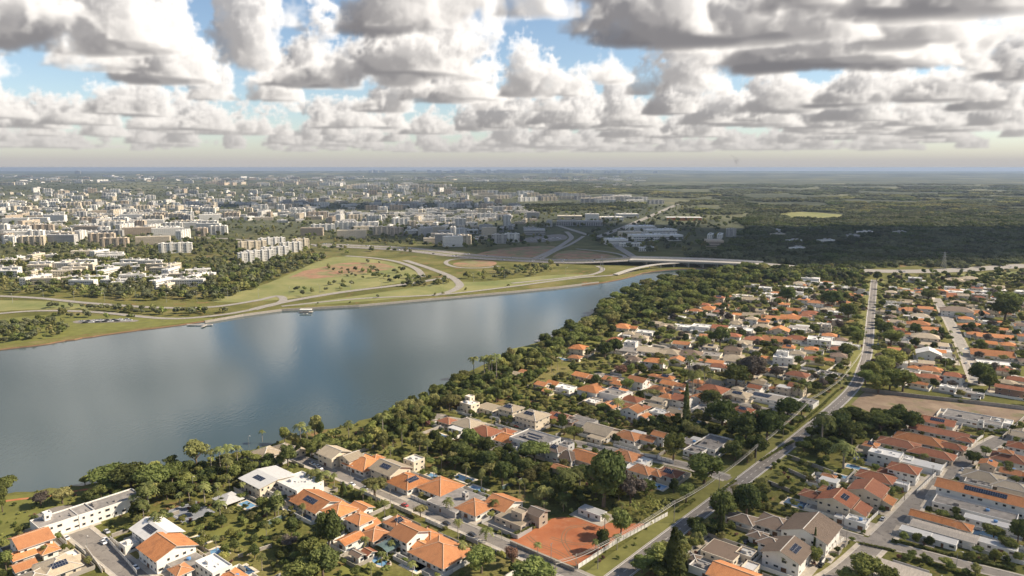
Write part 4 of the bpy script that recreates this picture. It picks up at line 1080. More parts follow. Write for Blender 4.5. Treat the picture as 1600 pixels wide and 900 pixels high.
filler([(1010, 505), (1180, 440), (1345, 440), (1340, 545), (1290, 590), (1000, 570), (950, 530)], 58, 41, 10, ('ho', 'xo', 'hr', 'ht', 'fw', 'fg', 'ms', 'xt', 'hd', 'ht', 'fw'))
filler([(1385, 445), (1610, 440), (1610, 600), (1390, 590)], 62, 42, 10, ('ho', 'xo', 'hr', 'ht', 'fw', 'fg', 'ms', 'xt', 'hd', 'fw'))
filler([(890, 575), (1120, 590), (1250, 600), (1150, 640), (1000, 645), (880, 615)], 20, 43)
filler([(700, 645), (880, 660), (1040, 690), (1080, 740), (900, 735), (840, 700)], 12, 44, 7)
filler([(1350, 690), (1500, 650), (1600, 680), (1600, 900), (1400, 860), (1250, 780)], 14, 45, 7)
# labels: what each roof looks like and its place in its row, counted from the avenue
rows = {}
CN0 = {'white': 'white', 'cream': 'cream', 'beige': 'beige', 'wgrey': 'grey', 'brick': 'brick'}
for h in HOUSES:
    root, main, blocks, wall, label, fl = h
    if label:
        tag(root, label, 'house', 'houses of the lakeside suburb'); continue
    s, t = to_st(main); x, y, k = px_of((main[0], main[1], 3))
    side = 'left' if x < 1350 else 'right'
    rows.setdefault((side, int((y - 425) // 14)), []).append((abs(x - 1355), h))
for (side, r), L in rows.items():
    L.sort(key=lambda q: q[0])
    for i, (_, (root, main, blocks, wall, label, fl)) in enumerate(L):
        c = blocks[0][3]
        tag(root, '%s %s-roofed %s house, %s %s of the avenue, %s house row' % (RN[c[1]].replace('-tiled', '').replace(' tiled', ''), KN[c[0]], CN0[wall], nth(i), side, nth(r)), 'house', 'houses of the lakeside suburb')

# yard walls round the lots
CUBES = {}
def CUBE(m_):
    if m_ not in CUBES:
        b = MB(); b.box(-.5, .5, -.5, .5, 0, 1); CUBES[m_] = b.mesh('wall_face', M[m_])
    return CUBES[m_]
def clear_of(p, own):
    for f in FOOT:
        dx, dy = p.x - f[0], p.y - f[1]
        if dx * dx + dy * dy > 900: continue
        u = dx * math.cos(f[4]) + dy * math.sin(f[4]); v = -dx * math.sin(f[4]) + dy * math.cos(f[4])
        if abs(u) < f[2] - .9 and abs(v) < f[3] - .9: return False
    return not any((p.x - q.x) ** 2 + (p.y - q.y) ** 2 < (hw + .4) ** 2 for pts_, hw in ROADS for q in pts_) and not inside(p, LAKE)
YARD.sort(key=lambda q: q[0].location.length)
for root, g, (x0, x1, y0, y1), m_ in YARD[:285]:
    lb = root.get('label', '')
    if len(lb.split()) > 12: continue
    h = 1.9; rot = Matrix.Rotation(-g, 2); runs = []
    for (a, c, horiz) in (((x0, y0), (x1, y0), 1), ((x1, y0), (x1, y1), 0), ((x0, y1), (x1, y1), 1), ((x0, y0), (x0, y1), 0)):
        n = max(1, int(math.hypot(c[0] - a[0], c[1] - a[1]) / 4.5)); run = None
        for i in range(n + 1):
            ok = i < n and random.random() > .10
            if ok:
                q0, q1 = [(a[0] + (c[0] - a[0]) * k / n, a[1] + (c[1] - a[1]) * k / n) for k in (i, i + 1)]
                w_ = [Vector((root.location.x, root.location.y)) + rot @ Vector(q) for q in (q0, q1)]
                ok = clear_of(w_[0], root) and clear_of(w_[1], root)
            if ok: run = (run[0], q1) if run else (q0, q1)
            elif run: runs.append((run, horiz)); run = None
    if sum(math.hypot(q[1][0] - q[0][0], q[1][1] - q[0][1]) for q, _ in runs) < 14: continue
    e = empty('yard_wall', root.location, -g)
    for (q0, q1), horiz in runs:
        L = max(abs(q1[0] - q0[0]), abs(q1[1] - q0[1])) - (0 if horiz else .24)
        inst('wall_face', CUBE(m_), e, ((q0[0] + q1[0]) / 2, (q0[1] + q1[1]) / 2, 0), (0, 0, 0), (L if horiz else .2, .2 if horiz else L, h - (0 if horiz else .04)))
    tag(e, 'yard wall around the ' + lb, 'wall', 'yard walls', 'thing')

# ------------------------------------------------------------------ trees and plants
def quads_mesh(name, v, nq, mats, extra=None):
    """leaf quads (4 verts each) plus an optional solid core (verts, faces)"""
    f = np.arange(nq * 4, dtype=np.int32).reshape(-1, 4).tolist()
    vv = v.tolist()
    for (ev, ef) in (extra or []):
        b = len(vv); vv += ev.tolist(); f += [[i + b for i in q] for q in ef]
    me = bpy.data.meshes.new(name); me.from_pydata(vv, [], f)
    me.materials.append(mats); me.update()
    return me
def leaf_quads(p, n, size, rng, asp=.7):
    """one bent leaf clump per point: p centres, n outward directions"""
    k = len(p)
    n = n + rng.normal(size=(k, 3)) * .55; n /= np.linalg.norm(n, axis=1)[:, None]
    a = np.cross(n, rng.normal(size=(k, 3))); a /= np.linalg.norm(a, axis=1)[:, None]
    b = np.cross(n, a)
    s = size * rng.uniform(.55, 1.35, k)[:, None]
    c = [p - a * s - b * s * asp * .6, p + a * s * .5 - b * s * asp, p + a * s * 1.1 + b * s * asp * .5 + n * s * .25, p - a * s * .4 + b * s * asp]
    return np.stack(c, 1).reshape(-1, 3)
def crown(name, seed, R, z0, z1, nl, leaf, lobes, mat, spread=.62, flat=1.0):
    rng = np.random.default_rng(seed)
    H = (z1 - z0) / 2; zc = (z0 + z1) / 2
    C, Rr = [], []
    for q in range(lobes):
        a = q * 2.4 + rng.uniform(-.5, .5); rr = math.sqrt((q + .4) / lobes) * spread
        zz = rng.uniform(-.55, .75) * (1 - rr * .6) * flat
        C.append((math.cos(a) * rr, math.sin(a) * rr, zz)); Rr.append(rng.uniform(.30, .46))
    C.append((0, 0, .2)); Rr.append(.5)
    C = np.array(C); Rr = np.array(Rr)
    k = rng.choice(len(C), nl * 2, p=Rr ** 2 / (Rr ** 2).sum())
    d = rng.normal(size=(nl * 2, 3)); d[:, 2] += .25; d /= np.linalg.norm(d, axis=1)[:, None]
    p = C[k] + d * (Rr[k] * rng.uniform(.80, 1.10, nl * 2))[:, None]
    dist = np.linalg.norm(p[:, None] - C[None], axis=2) / Rr[None]
    keep = (dist.min(1) > .72); p, d = p[keep][:nl], d[keep][:nl]
    sc = np.array([R, R, H])
    core = []
    for c, r in zip(C, Rr):
        core.append(((lumpy(ICO1[0], rng, .15) * r * .80 + c) * sc + np.array([0, 0, zc]), ICO1[1]))
    return quads_mesh(name, leaf_quads(p * sc + np.array([0, 0, zc]), d, leaf, rng), len(p), M[mat], core)
def trunk(name, seed, h, r, limbs, mat='bark', spread=3.0, fork=.45):
    rng = random.Random(seed); b = MB()
    b.tube([(0, 0, -.3), (.1, 0, h * .3), (rng.uniform(-.3, .3), rng.uniform(-.3, .3), h * .65), (0, 0, h * .9)], [r * 1.3, r, r * .75, r * .4], 7)
    for q in range(limbs):
        a = q * 6.28 / limbs + rng.uniform(-.5, .5); z = h * fork * rng.uniform(.8, 1.2)
        b.tube([(0, 0, z), (math.cos(a) * spread * .5, math.sin(a) * spread * .5, z + h * .2), (math.cos(a) * spread, math.sin(a) * spread, z + h * .36)], [r * .6, r * .42, r * .2], 5)
    return b.mesh(name, M[mat], True)
# prototypes stand 10 m high on a 10 m wide crown and are scaled for each tree
PROTO = {}
def proto(key, kinds):
    PROTO[key] = kinds
SH = {'round': dict(z0=2.0, z1=10, lobes=13, spread=.60), 'broad': dict(z0=3.4, z1=10, lobes=16, spread=.74, flat=.8), 'tall': dict(z0=1.6, z1=10, lobes=12, spread=.5), 'loose': dict(z0=2.8, z1=10, lobes=9, spread=.70)}
TRUNKS = [trunk('trunk', k, 7, .32, 5) for k in range(4)]
CROWNS = {}
for mi, mk_ in enumerate(('l_mid', 'l_dark', 'l_olive', 'l_lime', 'l_brown', 'l_pink')):
    for si, (sn, sp_) in enumerate(SH.items()):
        CROWNS[(mk_, sn)] = crown('crown', 10 * mi + si, 5.0, nl=1050 if sn != 'loose' else 720, leaf=.36, mat=mk_, **sp_)
def palm_meshes(seed, mat='l_palm'):
    rng = random.Random(seed); b = MB()
    for q in range(17):
        a = q * 2.4; up = rng.uniform(-.25, 1.0); L = rng.uniform(2.3, 3.0)
        pts = []
        for i in range(7):
            u = i / 6; r = L * (u * math.cos(up * .8) * 1.0); z = L * (math.sin(up) * u - .75 * u * u)
            pts.append(Vector((math.cos(a) * r, math.sin(a) * r, 10 + z)))
        side = Vector((-math.sin(a), math.cos(a), 0))
        for i in range(6):
            w0, w1 = (.12 + .62 * math.sin(math.pi * min(1, (i + .25) / 6.2))), (.12 + .62 * math.sin(math.pi * min(1, (i + 1.0) / 6.6)))
            for s in (-1, 1):
                dr = Vector((0, 0, -.35))
                b.face([pts[i], pts[i + 1], pts[i + 1] + side * s * w1 + dr * w1, pts[i] * .35 + pts[i + 1] * .65 + side * s * w0 + dr * w0])
    t = MB(); t.tube([(0, 0, -.3), (.1, 0, 3), (.12, .05, 7), (0, 0, 10)], [.26, .2, .17, .15], 7)
    return b.mesh('fronds', M[mat]), t.mesh('trunk', M['palmbark'], True)
PALMS = [palm_meshes(k) for k in range(3)]
def cone_tree(name, seed, R, nl, mat, leaf, pw=.8):
    rng = np.random.default_rng(seed)
    z = rng.uniform(0, 1, nl) ** 1.0; a = rng.uniform(0, 6.28, nl); r = R * (1 - z ** 1.6) ** pw * rng.uniform(.75, 1.1, nl) + .05
    p = np.stack([np.cos(a) * r, np.sin(a) * r, .6 + z * 9.4], 1); d = np.stack([np.cos(a), np.sin(a), .5 + 0 * a], 1)
    core = ICO2[0].copy(); core = core * np.array([R * .7, R * .7, 4.2]) + np.array([0, 0, 4.6])
    return quads_mesh(name, leaf_quads(p, d, leaf, rng), nl, M[mat], [(core, ICO2[1])])
CYPRESS = cone_tree('crown', 3, .9, 900, 'l_dark', .28)
CONIFER = cone_tree('crown', 4, 2.3, 900, 'l_dark', .5, 1.1)
def banana(seed):
    rng = random.Random(seed); b = MB()
    for q in range(26):
        a = rng.uniform(0, 6.28); r0 = rng.uniform(0, 2.2); L = rng.uniform(1.6, 2.8); up = rng.uniform(.4, 1.3)
        o = Vector((math.cos(q * 2.4) * r0, math.sin(q * 2.4) * r0, rng.uniform(.8, 2.4)))
        side = Vector((-math.sin(a), math.cos(a), 0)); pts = []
        for i in range(5):
            u = i / 4; pts.append(o + Vector((math.cos(a) * L * u * math.cos(up), math.sin(a) * L * u * math.cos(up), L * (u * math.sin(up) - .55 * u * u))))
        for i in range(4):
            w0, w1 = .35 * math.sin(math.pi * (i + .15) / 4.4), .35 * math.sin(math.pi * (i + 1.1) / 4.6)
            b.face([pts[i] - side * w0, pts[i + 1] - side * w1, pts[i + 1] + side * w1, pts[i] + side * w0])
    return b.mesh('leaves', M['l_lime'])
BANANA = [banana(k) for k in range(2)]
def shrub(seed, mat):
    return crown('shrub', 200 + seed, 1.0, .0, 1.7, 150, .18, 6, mat)
SHRUBS = [shrub(k, m_) for k, m_ in enumerate(('l_mid', 'l_dark', 'l_olive', 'l_lime', 'l_mid', 'l_pink'))]

def free(p, r, roads=True):
    for (x, y, hw, hd, a) in FOOTGRID.get((int(p[0] // 40), int(p[1] // 40)), ()):
        dx, dy = p[0] - x, p[1] - y
        if dx * dx + dy * dy > (hw + hd + r) ** 2: continue
        u = dx * math.cos(a) + dy * math.sin(a); v = -dx * math.sin(a) + dy * math.cos(a)
        if abs(u) < hw + r and abs(v) < hd + r: return False
    if roads:
        i, j = int(p[0] // 20), int(p[1] // 20)
        for a in (i - 1, i, i + 1):
            for b in (j - 1, j, j + 1):
                for (x, y, hw) in ROADGRID.get((a, b), ()):
                    if (x - p[0]) ** 2 + (y - p[1]) ** 2 < (hw + r * .6) ** 2: return False
    return True
ROADGRID = {}
for pts_, hw_ in ROADS:
    for q in pts_: ROADGRID.setdefault((int(q.x // 20), int(q.y // 20)), []).append((q.x, q.y, hw_))
FOOTGRID = {}
for f_ in FOOT:
    for a in range(-1, 2):
        for b in range(-1, 2): FOOTGRID.setdefault((int(f_[0] // 40) + a, int(f_[1] // 40) + b), []).append(f_)
TGRID = {}
TREES = []                                    # (kind, colour, shape, point, width, height, hand placed)
def tree_px(x, yb, wpx, hpx, mat='l_mid', shape='round', kind='tree'):
    p = P(x, yb); k = px_of(p)[2]
    TREES.append((kind, mat, shape, p, wpx / k, hpx / k / .93, True))
D_, O_, L_, B_, K_ = 'l_dark', 'l_olive', 'l_lime', 'l_brown', 'l_pink'
for a in [(943, 792, 84, 88, D_, 'tall'), (985, 790, 46, 48, B_, 'loose'), (1100, 756, 70, 46, 'l_mid', 'round'), (1052, 720, 44, 44, 'l_mid', 'round'), (1128, 820, 50, 52, 'l_mid', 'round'), (1166, 808, 52, 52, D_, 'round'),
          (970, 840, 38, 44, 'l_mid', 'round'), (942, 862, 28, 34, D_, 'tall'), (752, 895, 56, 42, 'l_mid', 'round'), (800, 885, 26, 32, K_, 'loose'), (832, 920, 74, 46, 'l_mid', 'round'), (785, 757, 40, 36, D_, 'round'),
          (505, 905, 60, 52, D_, 'round'), (470, 915, 62, 40, 'l_mid', 'round'), (455, 838, 26, 30, D_, 'tall'), (515, 865, 52, 70, D_, 'round'), (490, 882, 44, 40, 'l_mid', 'round'), (452, 862, 26, 26, B_, 'loose'), (430, 806, 34, 32, D_, 'round'), (410, 800, 26, 24, 'l_mid', 'round'), (367, 862, 20, 20, D_, 'round'), (398, 872, 22, 22, D_, 'round'), (352, 868, 18, 18, 'l_mid', 'round'),
          (307, 731, 44, 46, O_, 'loose'), (170, 762, 60, 34, 'l_mid', 'broad'), (205, 765, 60, 40, D_, 'broad'), (240, 770, 56, 44, 'l_mid', 'broad'), (270, 760, 40, 36, 'l_mid', 'round'), (133, 757, 18, 14, L_, 'round'), (8, 775, 40, 30, 'l_mid', 'broad'), (4, 800, 22, 40, 'l_mid', 'tall'), (64, 791, 30, 22, B_, 'loose'), (98, 787, 32, 24, O_, 'broad'), (10, 892, 26, 34, 'l_mid', 'loose'), (218, 815, 36, 36, D_, 'round'), (228, 790, 30, 34, 'l_mid', 'loose'),
          (445, 692, 20, 24, 'l_mid', 'round'), (492, 682, 24, 34, O_, 'tall'), (500, 685, 16, 26, D_, 'tall'), (450, 728, 30, 34, D_, 'round'), (465, 712, 12, 18, D_, 'tall'), (487, 716, 24, 26, 'l_mid', 'round'), (420, 728, 24, 20, D_, 'round'), (585, 775, 44, 30, O_, 'loose'), (535, 778, 10, 22, D_, 'tall'), (878, 672, 20, 26, D_, 'tall'), (897, 688, 28, 22, 'l_mid', 'broad'), (835, 722, 46, 32, 'l_mid', 'broad'), (657, 808, 22, 20, O_, 'loose'), (1350, 912, 62, 46, 'l_mid', 'round'), (1385, 918, 40, 34, 'l_mid', 'round'), (1322, 915, 34, 28, 'l_mid', 'round'), (1272, 880, 30, 26, 'l_mid', 'round'),
          (1175, 600, 56, 46, B_, 'round'), (1150, 605, 50, 36, D_, 'round'), (1128, 668, 60, 42, D_, 'round'), (1165, 690, 64, 44, D_, 'round'), (1198, 690, 50, 50, D_, 'round'), (1180, 715, 44, 36, D_, 'round'), (1148, 720, 36, 30, D_, 'round'), (1214, 673, 14, 20, D_, 'round'), (1110, 636, 44, 26, D_, 'round'), (1230, 652, 44, 28, D_, 'round'), (1252, 650, 30, 22, D_, 'round'),
          (1372, 615, 40, 30, 'l_mid', 'round'), (1390, 610, 40, 34, 'l_mid', 'round'), (1360, 592, 36, 28, L_, 'round'), (1380, 586, 40, 30, L_, 'round'), (1352, 600, 30, 22, 'l_mid', 'round'), (1410, 612, 46, 34, 'l_mid', 'round'), (1395, 575, 46, 30, L_, 'round'), (1392, 540, 34, 24, 'l_mid', 'round'), (1382, 525, 30, 22, D_, 'round'), (1340, 540, 24, 22, 'l_mid', 'round'), (1320, 556, 26, 20, D_, 'round'),
          (1352, 672, 40, 30, D_, 'broad'), (1376, 678, 46, 32, D_, 'broad'), (1400, 668, 40, 30, D_, 'broad'), (1424, 676, 36, 34, D_, 'round'), (1330, 695, 44, 36, D_, 'round'), (1290, 690, 40, 32, D_, 'round'), (1312, 680, 44, 36, D_, 'round'), (1290, 715, 36, 26, D_, 'round'), (1520, 725, 32, 20, D_, 'round'), (1540, 712, 18, 14, 'l_mid', 'round'), (1575, 745, 16, 16, O_, 'round'),
          (1530, 600, 42, 34, D_, 'round'), (1545, 610, 34, 26, D_, 'round'), (1590, 850, 34, 40, D_, 'round'), (1575, 862, 30, 22, 'l_mid', 'round'), (1552, 842, 36, 20, 'l_mid', 'round'), (1300, 700, 18, 18, 'l_mid', 'round'), (1060, 885, 30, 30, O_, 'loose'), (1030, 880, 44, 30, L_, 'round'), (1092, 845, 30, 30, D_, 'round'), (1085, 830, 28, 22, D_, 'round'), (1112, 838, 24, 20, D_, 'round'), (1003, 895, 40, 26, 'l_mid', 'round'), (1010, 775, 36, 26, 'l_mid', 'round'), (1072, 785, 34, 28, 'l_mid', 'round'), (1052, 770, 18, 22, D_, 'tall'),
          (880, 780, 40, 34, 'l_mid', 'round'), (850, 790, 34, 30, O_, 'round'), (820, 745, 40, 28, D_, 'round'), (760, 735, 44, 30, D_, 'round'), (720, 718, 40, 28, D_, 'round'), (690, 712, 36, 30, 'l_mid', 'round'), (655, 705, 32, 30, O_, 'round'), (760, 712, 30, 30, D_, 'round'), (735, 705, 34, 34, 'l_mid', 'round'), (585, 690, 34, 24, L_, 'round'),
          (960, 555, 30, 26, D_, 'round'), (945, 560, 30, 26, D_, 'round'), (970, 585, 24, 14, K_, 'round'), (985, 590, 16, 22, 'l_mid', 'tall'), (1125, 540, 32, 30, D_, 'round'), (1100, 545, 22, 20, 'l_mid', 'round'), (1370, 440, 16, 16, D_, 'round'), (1230, 475, 32, 26, D_, 'round'), (1570, 500, 50, 34, D_, 'round'), (1575, 485, 42, 28, 'l_mid', 'round'), (1300, 480, 40, 26, D_, 'round'), (1325, 500, 34, 26, D_, 'round'), (1450, 470, 30, 18, D_, 'round'), (1430, 525, 22, 20, D_, 'round'), (1470, 527, 12, 16, D_, 'round')]:
    tree_px(*a)
for a in [(250, 838, 30, 36), (232, 800, 34, 42), (225, 820, 24, 34), (330, 735, 20, 30), (345, 742, 22, 40), (358, 738, 22, 40), (372, 730, 20, 32), (355, 750, 22, 34), (470, 698, 24, 34), (480, 695, 20, 26), (545, 690, 18, 30), (700, 802, 20, 22), (772, 800, 20, 18), (598, 690, 26, 42), (505, 765, 34, 26), (490, 760, 28, 24), (757, 596, 22, 36), (768, 598, 22, 38), (764, 590, 20, 32), (776, 594, 22, 38), (740, 590, 20, 30), (850, 572, 12, 22), (835, 570, 12, 24), (870, 560, 10, 20), (810, 575, 12, 18), (1283, 696, 44, 44), (1318, 732, 46, 36), (1330, 700, 20, 22), (1247, 620, 22, 18), (1260, 618, 18, 18), (1075, 615, 22, 55), (1090, 612, 22, 30), (1082, 618, 26, 34), (1100, 606, 20, 32), (1035, 588, 20, 24), (885, 775, 44, 36), (905, 765, 34, 30), (965, 648, 24, 22), (722, 870, 22, 22), (760, 845, 26, 18), (1225, 890, 22, 24), (1235, 885, 16, 20), (945, 825, 18, 20), (840, 868, 16, 18), (1420, 556, 14, 16), (1530, 500, 12, 20), (320, 785, 24, 26), (345, 815, 26, 30), (410, 690, 12, 16), (640, 845, 14, 12), (1088, 848, 26, 18), (1068, 860, 16, 16), (520, 850, 26, 26), (145, 815, 14, 16), (70, 870, 14, 16), (628, 700, 16, 30), (668, 716, 18, 26), (1110, 612, 16, 26)]:
    tree_px(a[0], a[1], a[2], a[3], 'l_palm', 'palm', 'palm')
for a in [(1300, 688, 12, 36), (1123, 842, 5, 62), (1129, 843, 5, 60), (1272, 864, 5, 40), (1071, 672, 11, 66), (537, 775, 9, 22), (1072, 640, 8, 40)]:
    tree_px(a[0], a[1], a[2], a[3], 'l_dark', 'cypress', 'cypress')
tree_px(1052, 900, 34, 74, 'l_dark', 'conifer', 'conifer')
for a in [(1010, 815, 26, 20), (1000, 805, 24, 20), (1025, 800, 30, 24), (1040, 795, 26, 22), (990, 798, 24, 20), (1015, 790, 24, 20), (708, 880, 22, 18), (725, 878, 20, 16), (690, 885, 18, 14), (822, 745, 16, 12)]:
    tree_px(a[0], a[1], a[2], a[3], 'l_lime', 'banana', 'banana')
for t in TREES: TGRID.setdefault((int(t[3].x // 16), int(t[3].y // 16)), []).append((t[3].x, t[3].y, t[4]))
def zone(pts, n, wr, hr, mats, shapes, seed, kind='tree', gap=.55, roads=True):
    poly = px_poly(pts); r = random.Random(seed)
    xs = [p.x for p in poly]; ys = [p.y for p in poly]
    got = 0
    for q in range(n * 12):
        if got >= n: break
        p = Vector((r.uniform(min(xs), max(xs)), r.uniform(min(ys), max(ys)), 0))
        if not inside(p, poly) or inside(p, LAKE): continue
        w = r.uniform(*wr)
        if not free(p, w * .32, roads): continue
        ci, cj = int(p.x // 16), int(p.y // 16)
        if any((p.x - t[0]) ** 2 + (p.y - t[1]) ** 2 < (gap * .5 * (w + t[2])) ** 2 for a in (-1, 0, 1) for b in (-1, 0, 1) for t in TGRID.get((ci + a, cj + b), ())): continue
        if inside(p, RED) or (inside(p, VACANT) and r.random() < .93): continue
        TGRID.setdefault((ci, cj), []).append((p.x, p.y, w))
        TREES.append((kind, r.choice(mats), r.choice(shapes), p, w, w * r.uniform(*hr), False)); got += 1
MIX = ['l_mid', 'l_mid', 'l_dark', 'l_dark', 'l_olive', 'l_lime']
ALLS = ['round', 'broad', 'tall', 'loose', 'round']
zone([(560, 700), (585, 668), (640, 642), (720, 602), (800, 566), (870, 540), (880, 560), (820, 612), (760, 640), (700, 645), (650, 680), (600, 705)], 330, (6, 12), (.75, 1.3), ['l_mid', 'l_mid', 'l_olive', 'l_lime', 'l_dark'], ALLS, 1)
zone([(850, 540), (900, 508), (940, 486), (985, 460), (1015, 448), (1050, 438), (1100, 430), (1160, 424), (1330, 424), (1330, 432), (1200, 436), (1180, 445), (1130, 470), (1080, 490), (1020, 500), (960, 512), (930, 530), (880, 560)], 620, (9, 18), (.75, 1.1), ['l_mid', 'l_dark', 'l_dark', 'l_mid', 'l_olive'], ['round', 'broad', 'round'], 2)
zone([(130, 775), (200, 750), (290, 732), (400, 712), (470, 690), (560, 690), (560, 715), (420, 735), (380, 760), (300, 775), (220, 790), (140, 790)], 110, (5, 10), (.7, 1.1), MIX, ALLS, 3)
zone([(640, 700), (700, 685), (780, 700), (880, 735), (1000, 765), (960, 800), (860, 790), (760, 745), (660, 728)], 95, (3.5, 10), (.7, 1.1), MIX, ALLS, 4)
zone([(910, 625), (1000, 640), (1100, 655), (1200, 690), (1170, 730), (1060, 700), (980, 665), (920, 650)], 90, (4.5, 11), (.7, 1.0), ['l_dark', 'l_dark', 'l_mid', 'l_olive'], ALLS, 5)
zone([(300, 800), (420, 790), (520, 830), (530, 900), (400, 905), (300, 850)], 42, (3, 7), (.75, 1.05), MIX, ALLS, 6)
zone([(1200, 650), (1290, 655), (1420, 650), (1440, 670), (1330, 700), (1260, 715), (1215, 700)], 45, (6, 12), (.7, .95), ['l_dark', 'l_dark', 'l_mid'], ['round', 'broad'], 7)
zone([(980, 905), (1090, 800), (1190, 760), (1200, 800), (1120, 850), (1050, 905)], 60, (4, 8), (.75, 1.2), MIX, ALLS, 8)
zone([(960, 500), (1150, 430), (1360, 432), (1345, 600), (1260, 660), (1120, 650), (880, 600)], 500, (4.5, 12), (.7, 1.05), ['l_mid', 'l_dark', 'l_dark', 'l_olive', 'l_brown'], ALLS, 9, gap=.75)
zone([(1370, 440), (1610, 428), (1610, 640), (1350, 600)], 390, (4.5, 12), (.7, 1.05), ['l_mid', 'l_dark', 'l_dark', 'l_olive', 'l_brown'], ALLS, 10, gap=.75)
zone([(680, 640), (880, 590), (1000, 620), (1060, 700), (900, 740), (700, 690)], 130, (3.5, 7), (.75, 1.1), MIX, ALLS, 11, gap=.7)
zone([(1200, 700), (1610, 660), (1610, 905), (1250, 905)], 150, (3, 6), (.75, 1.1), MIX, ALLS, 12, gap=.8)
zone([(200, 790), (640, 690), (860, 800), (800, 905), (0, 905), (0, 830)], 110, (2.5, 5), (.75, 1.1), MIX, ALLS, 13, gap=.8)
zone([(640, 650), (1600, 600), (1600, 440), (1000, 470)], 150, (4.5, 6), (1.3, 2.2), ['l_palm'], ['palm'], 14, 'palm', .7)
zone([(200, 790), (640, 690), (1000, 770), (1000, 905), (200, 905)], 45, (4, 5.5), (1.2, 1.8), ['l_palm'], ['palm'], 15, 'palm', .7)
zone([(790, 600), (880, 545), (960, 515), (880, 580)], 30, (4.5, 6), (1.6, 2.4), ['l_palm'], ['palm'], 16, 'palm', .7)

def size_px(t):
    x, y, k = px_of(t[3]); return t[4] * t[5] * k * k, x, y
def seen(t, m=60):
    x, y, k = px_of(t[3]); return -m < x < 1600 + m and 250 < y < 900 + m + t[5] * k
TREES = [t for t in TREES if seen(t)]
byk = {}
for t in TREES: byk.setdefault(t[0], []).append(t)
REST = []
TONE = {'l_mid': 'mid-green', 'l_dark': 'dark green', 'l_olive': 'olive', 'l_lime': 'yellow-green', 'l_brown': 'grey-brown', 'l_pink': 'russet', 'l_palm': 'green'}
FORM = {'round': 'round', 'broad': 'spreading', 'tall': 'upright', 'loose': 'open-crowned'}
NOUN = {'tree': 'tree', 'palm': 'palm', 'cypress': 'cypress', 'conifer': 'conifer', 'banana': 'banana clump'}
OBJN = {'tree': 'broadleaf_tree', 'palm': 'palm_tree', 'cypress': 'cypress_tree', 'conifer': 'conifer_tree', 'banana': 'banana_clump'}
def place_tree(t, label, group):
    kind, mat, shape, p, w, h, hand = t
    r = random.Random(int(p.x * 31 + p.y * 17))
    e = empty(OBJN[kind], p, r.uniform(0, 6.28)); sc = (w / 10, w / 10, h / 10)
    if kind == 'tree':
        inst('crown', CROWNS[(mat, shape)], e, scale=sc); inst('trunk', r.choice(TRUNKS), e, scale=sc)
    elif kind == 'palm':
        f, tk = r.choice(PALMS); s = w / 5.4
        inst('fronds', f, e, loc=(0, 0, h - 10 * s), scale=(s, s, s)); inst('trunk', tk, e, scale=(s * .9, s * .9, h / 10))
    elif kind == 'cypress': inst('crown', CYPRESS, e, scale=(w / 1.8, w / 1.8, h / 10)); inst('trunk', TRUNKS[0], e, scale=(.5, .5, .2))
    elif kind == 'conifer': inst('crown', CONIFER, e, scale=(w / 4.6, w / 4.6, h / 10)); inst('trunk', TRUNKS[0], e, scale=(.7, .7, .6))
    else:
        inst('leaves', r.choice(BANANA), e, scale=(w / 6, w / 6, h / 4.2))
        b = e
    tag(e, label, NOUN[kind], group)
LOT = [(0, 'on the near lake side'), (175, 'by the first side street'), (300, 'in the first back gardens'), (340, 'by the second side street'), (430, 'in the second back gardens'), (500, 'by the third side street'), (600, 'in the far suburb'), (760, 'toward the bridge')]
lab = {}
for kind, L in byk.items():
    L.sort(key=lambda t: -size_px(t)[0] - (1e6 if t[6] else 0))
    for t in L[:300]:
        x, y, k = px_of(t[3]); s, tt = to_st(t[3])
        if tt > -146: zone_ = 'right of the avenue, ' + ('nearest strip' if y > 780 else 'second strip' if y > 690 else 'third strip' if y > 600 else 'fourth strip' if y > 520 else 'farthest strip')
        else: zone_ = [n for q, n in LOT if s >= q][-1] if s >= 0 else LOT[0][1]
        lab.setdefault((kind, zone_, TONE[t[1]], FORM.get(t[2], '')), []).append((x, t))
    REST += L[300:]
for (kind, z_, tone, form), L in lab.items():
    L.sort(key=lambda q: q[0])
    for i, (x, t) in enumerate(L):
        place_tree(t, ' '.join(('%s %s %s, %s from the left %s' % (tone, form, NOUN[kind], nth(i), z_)).split()), {'tree': 'trees of the suburb', 'palm': 'palms of the suburb'}.get(kind))

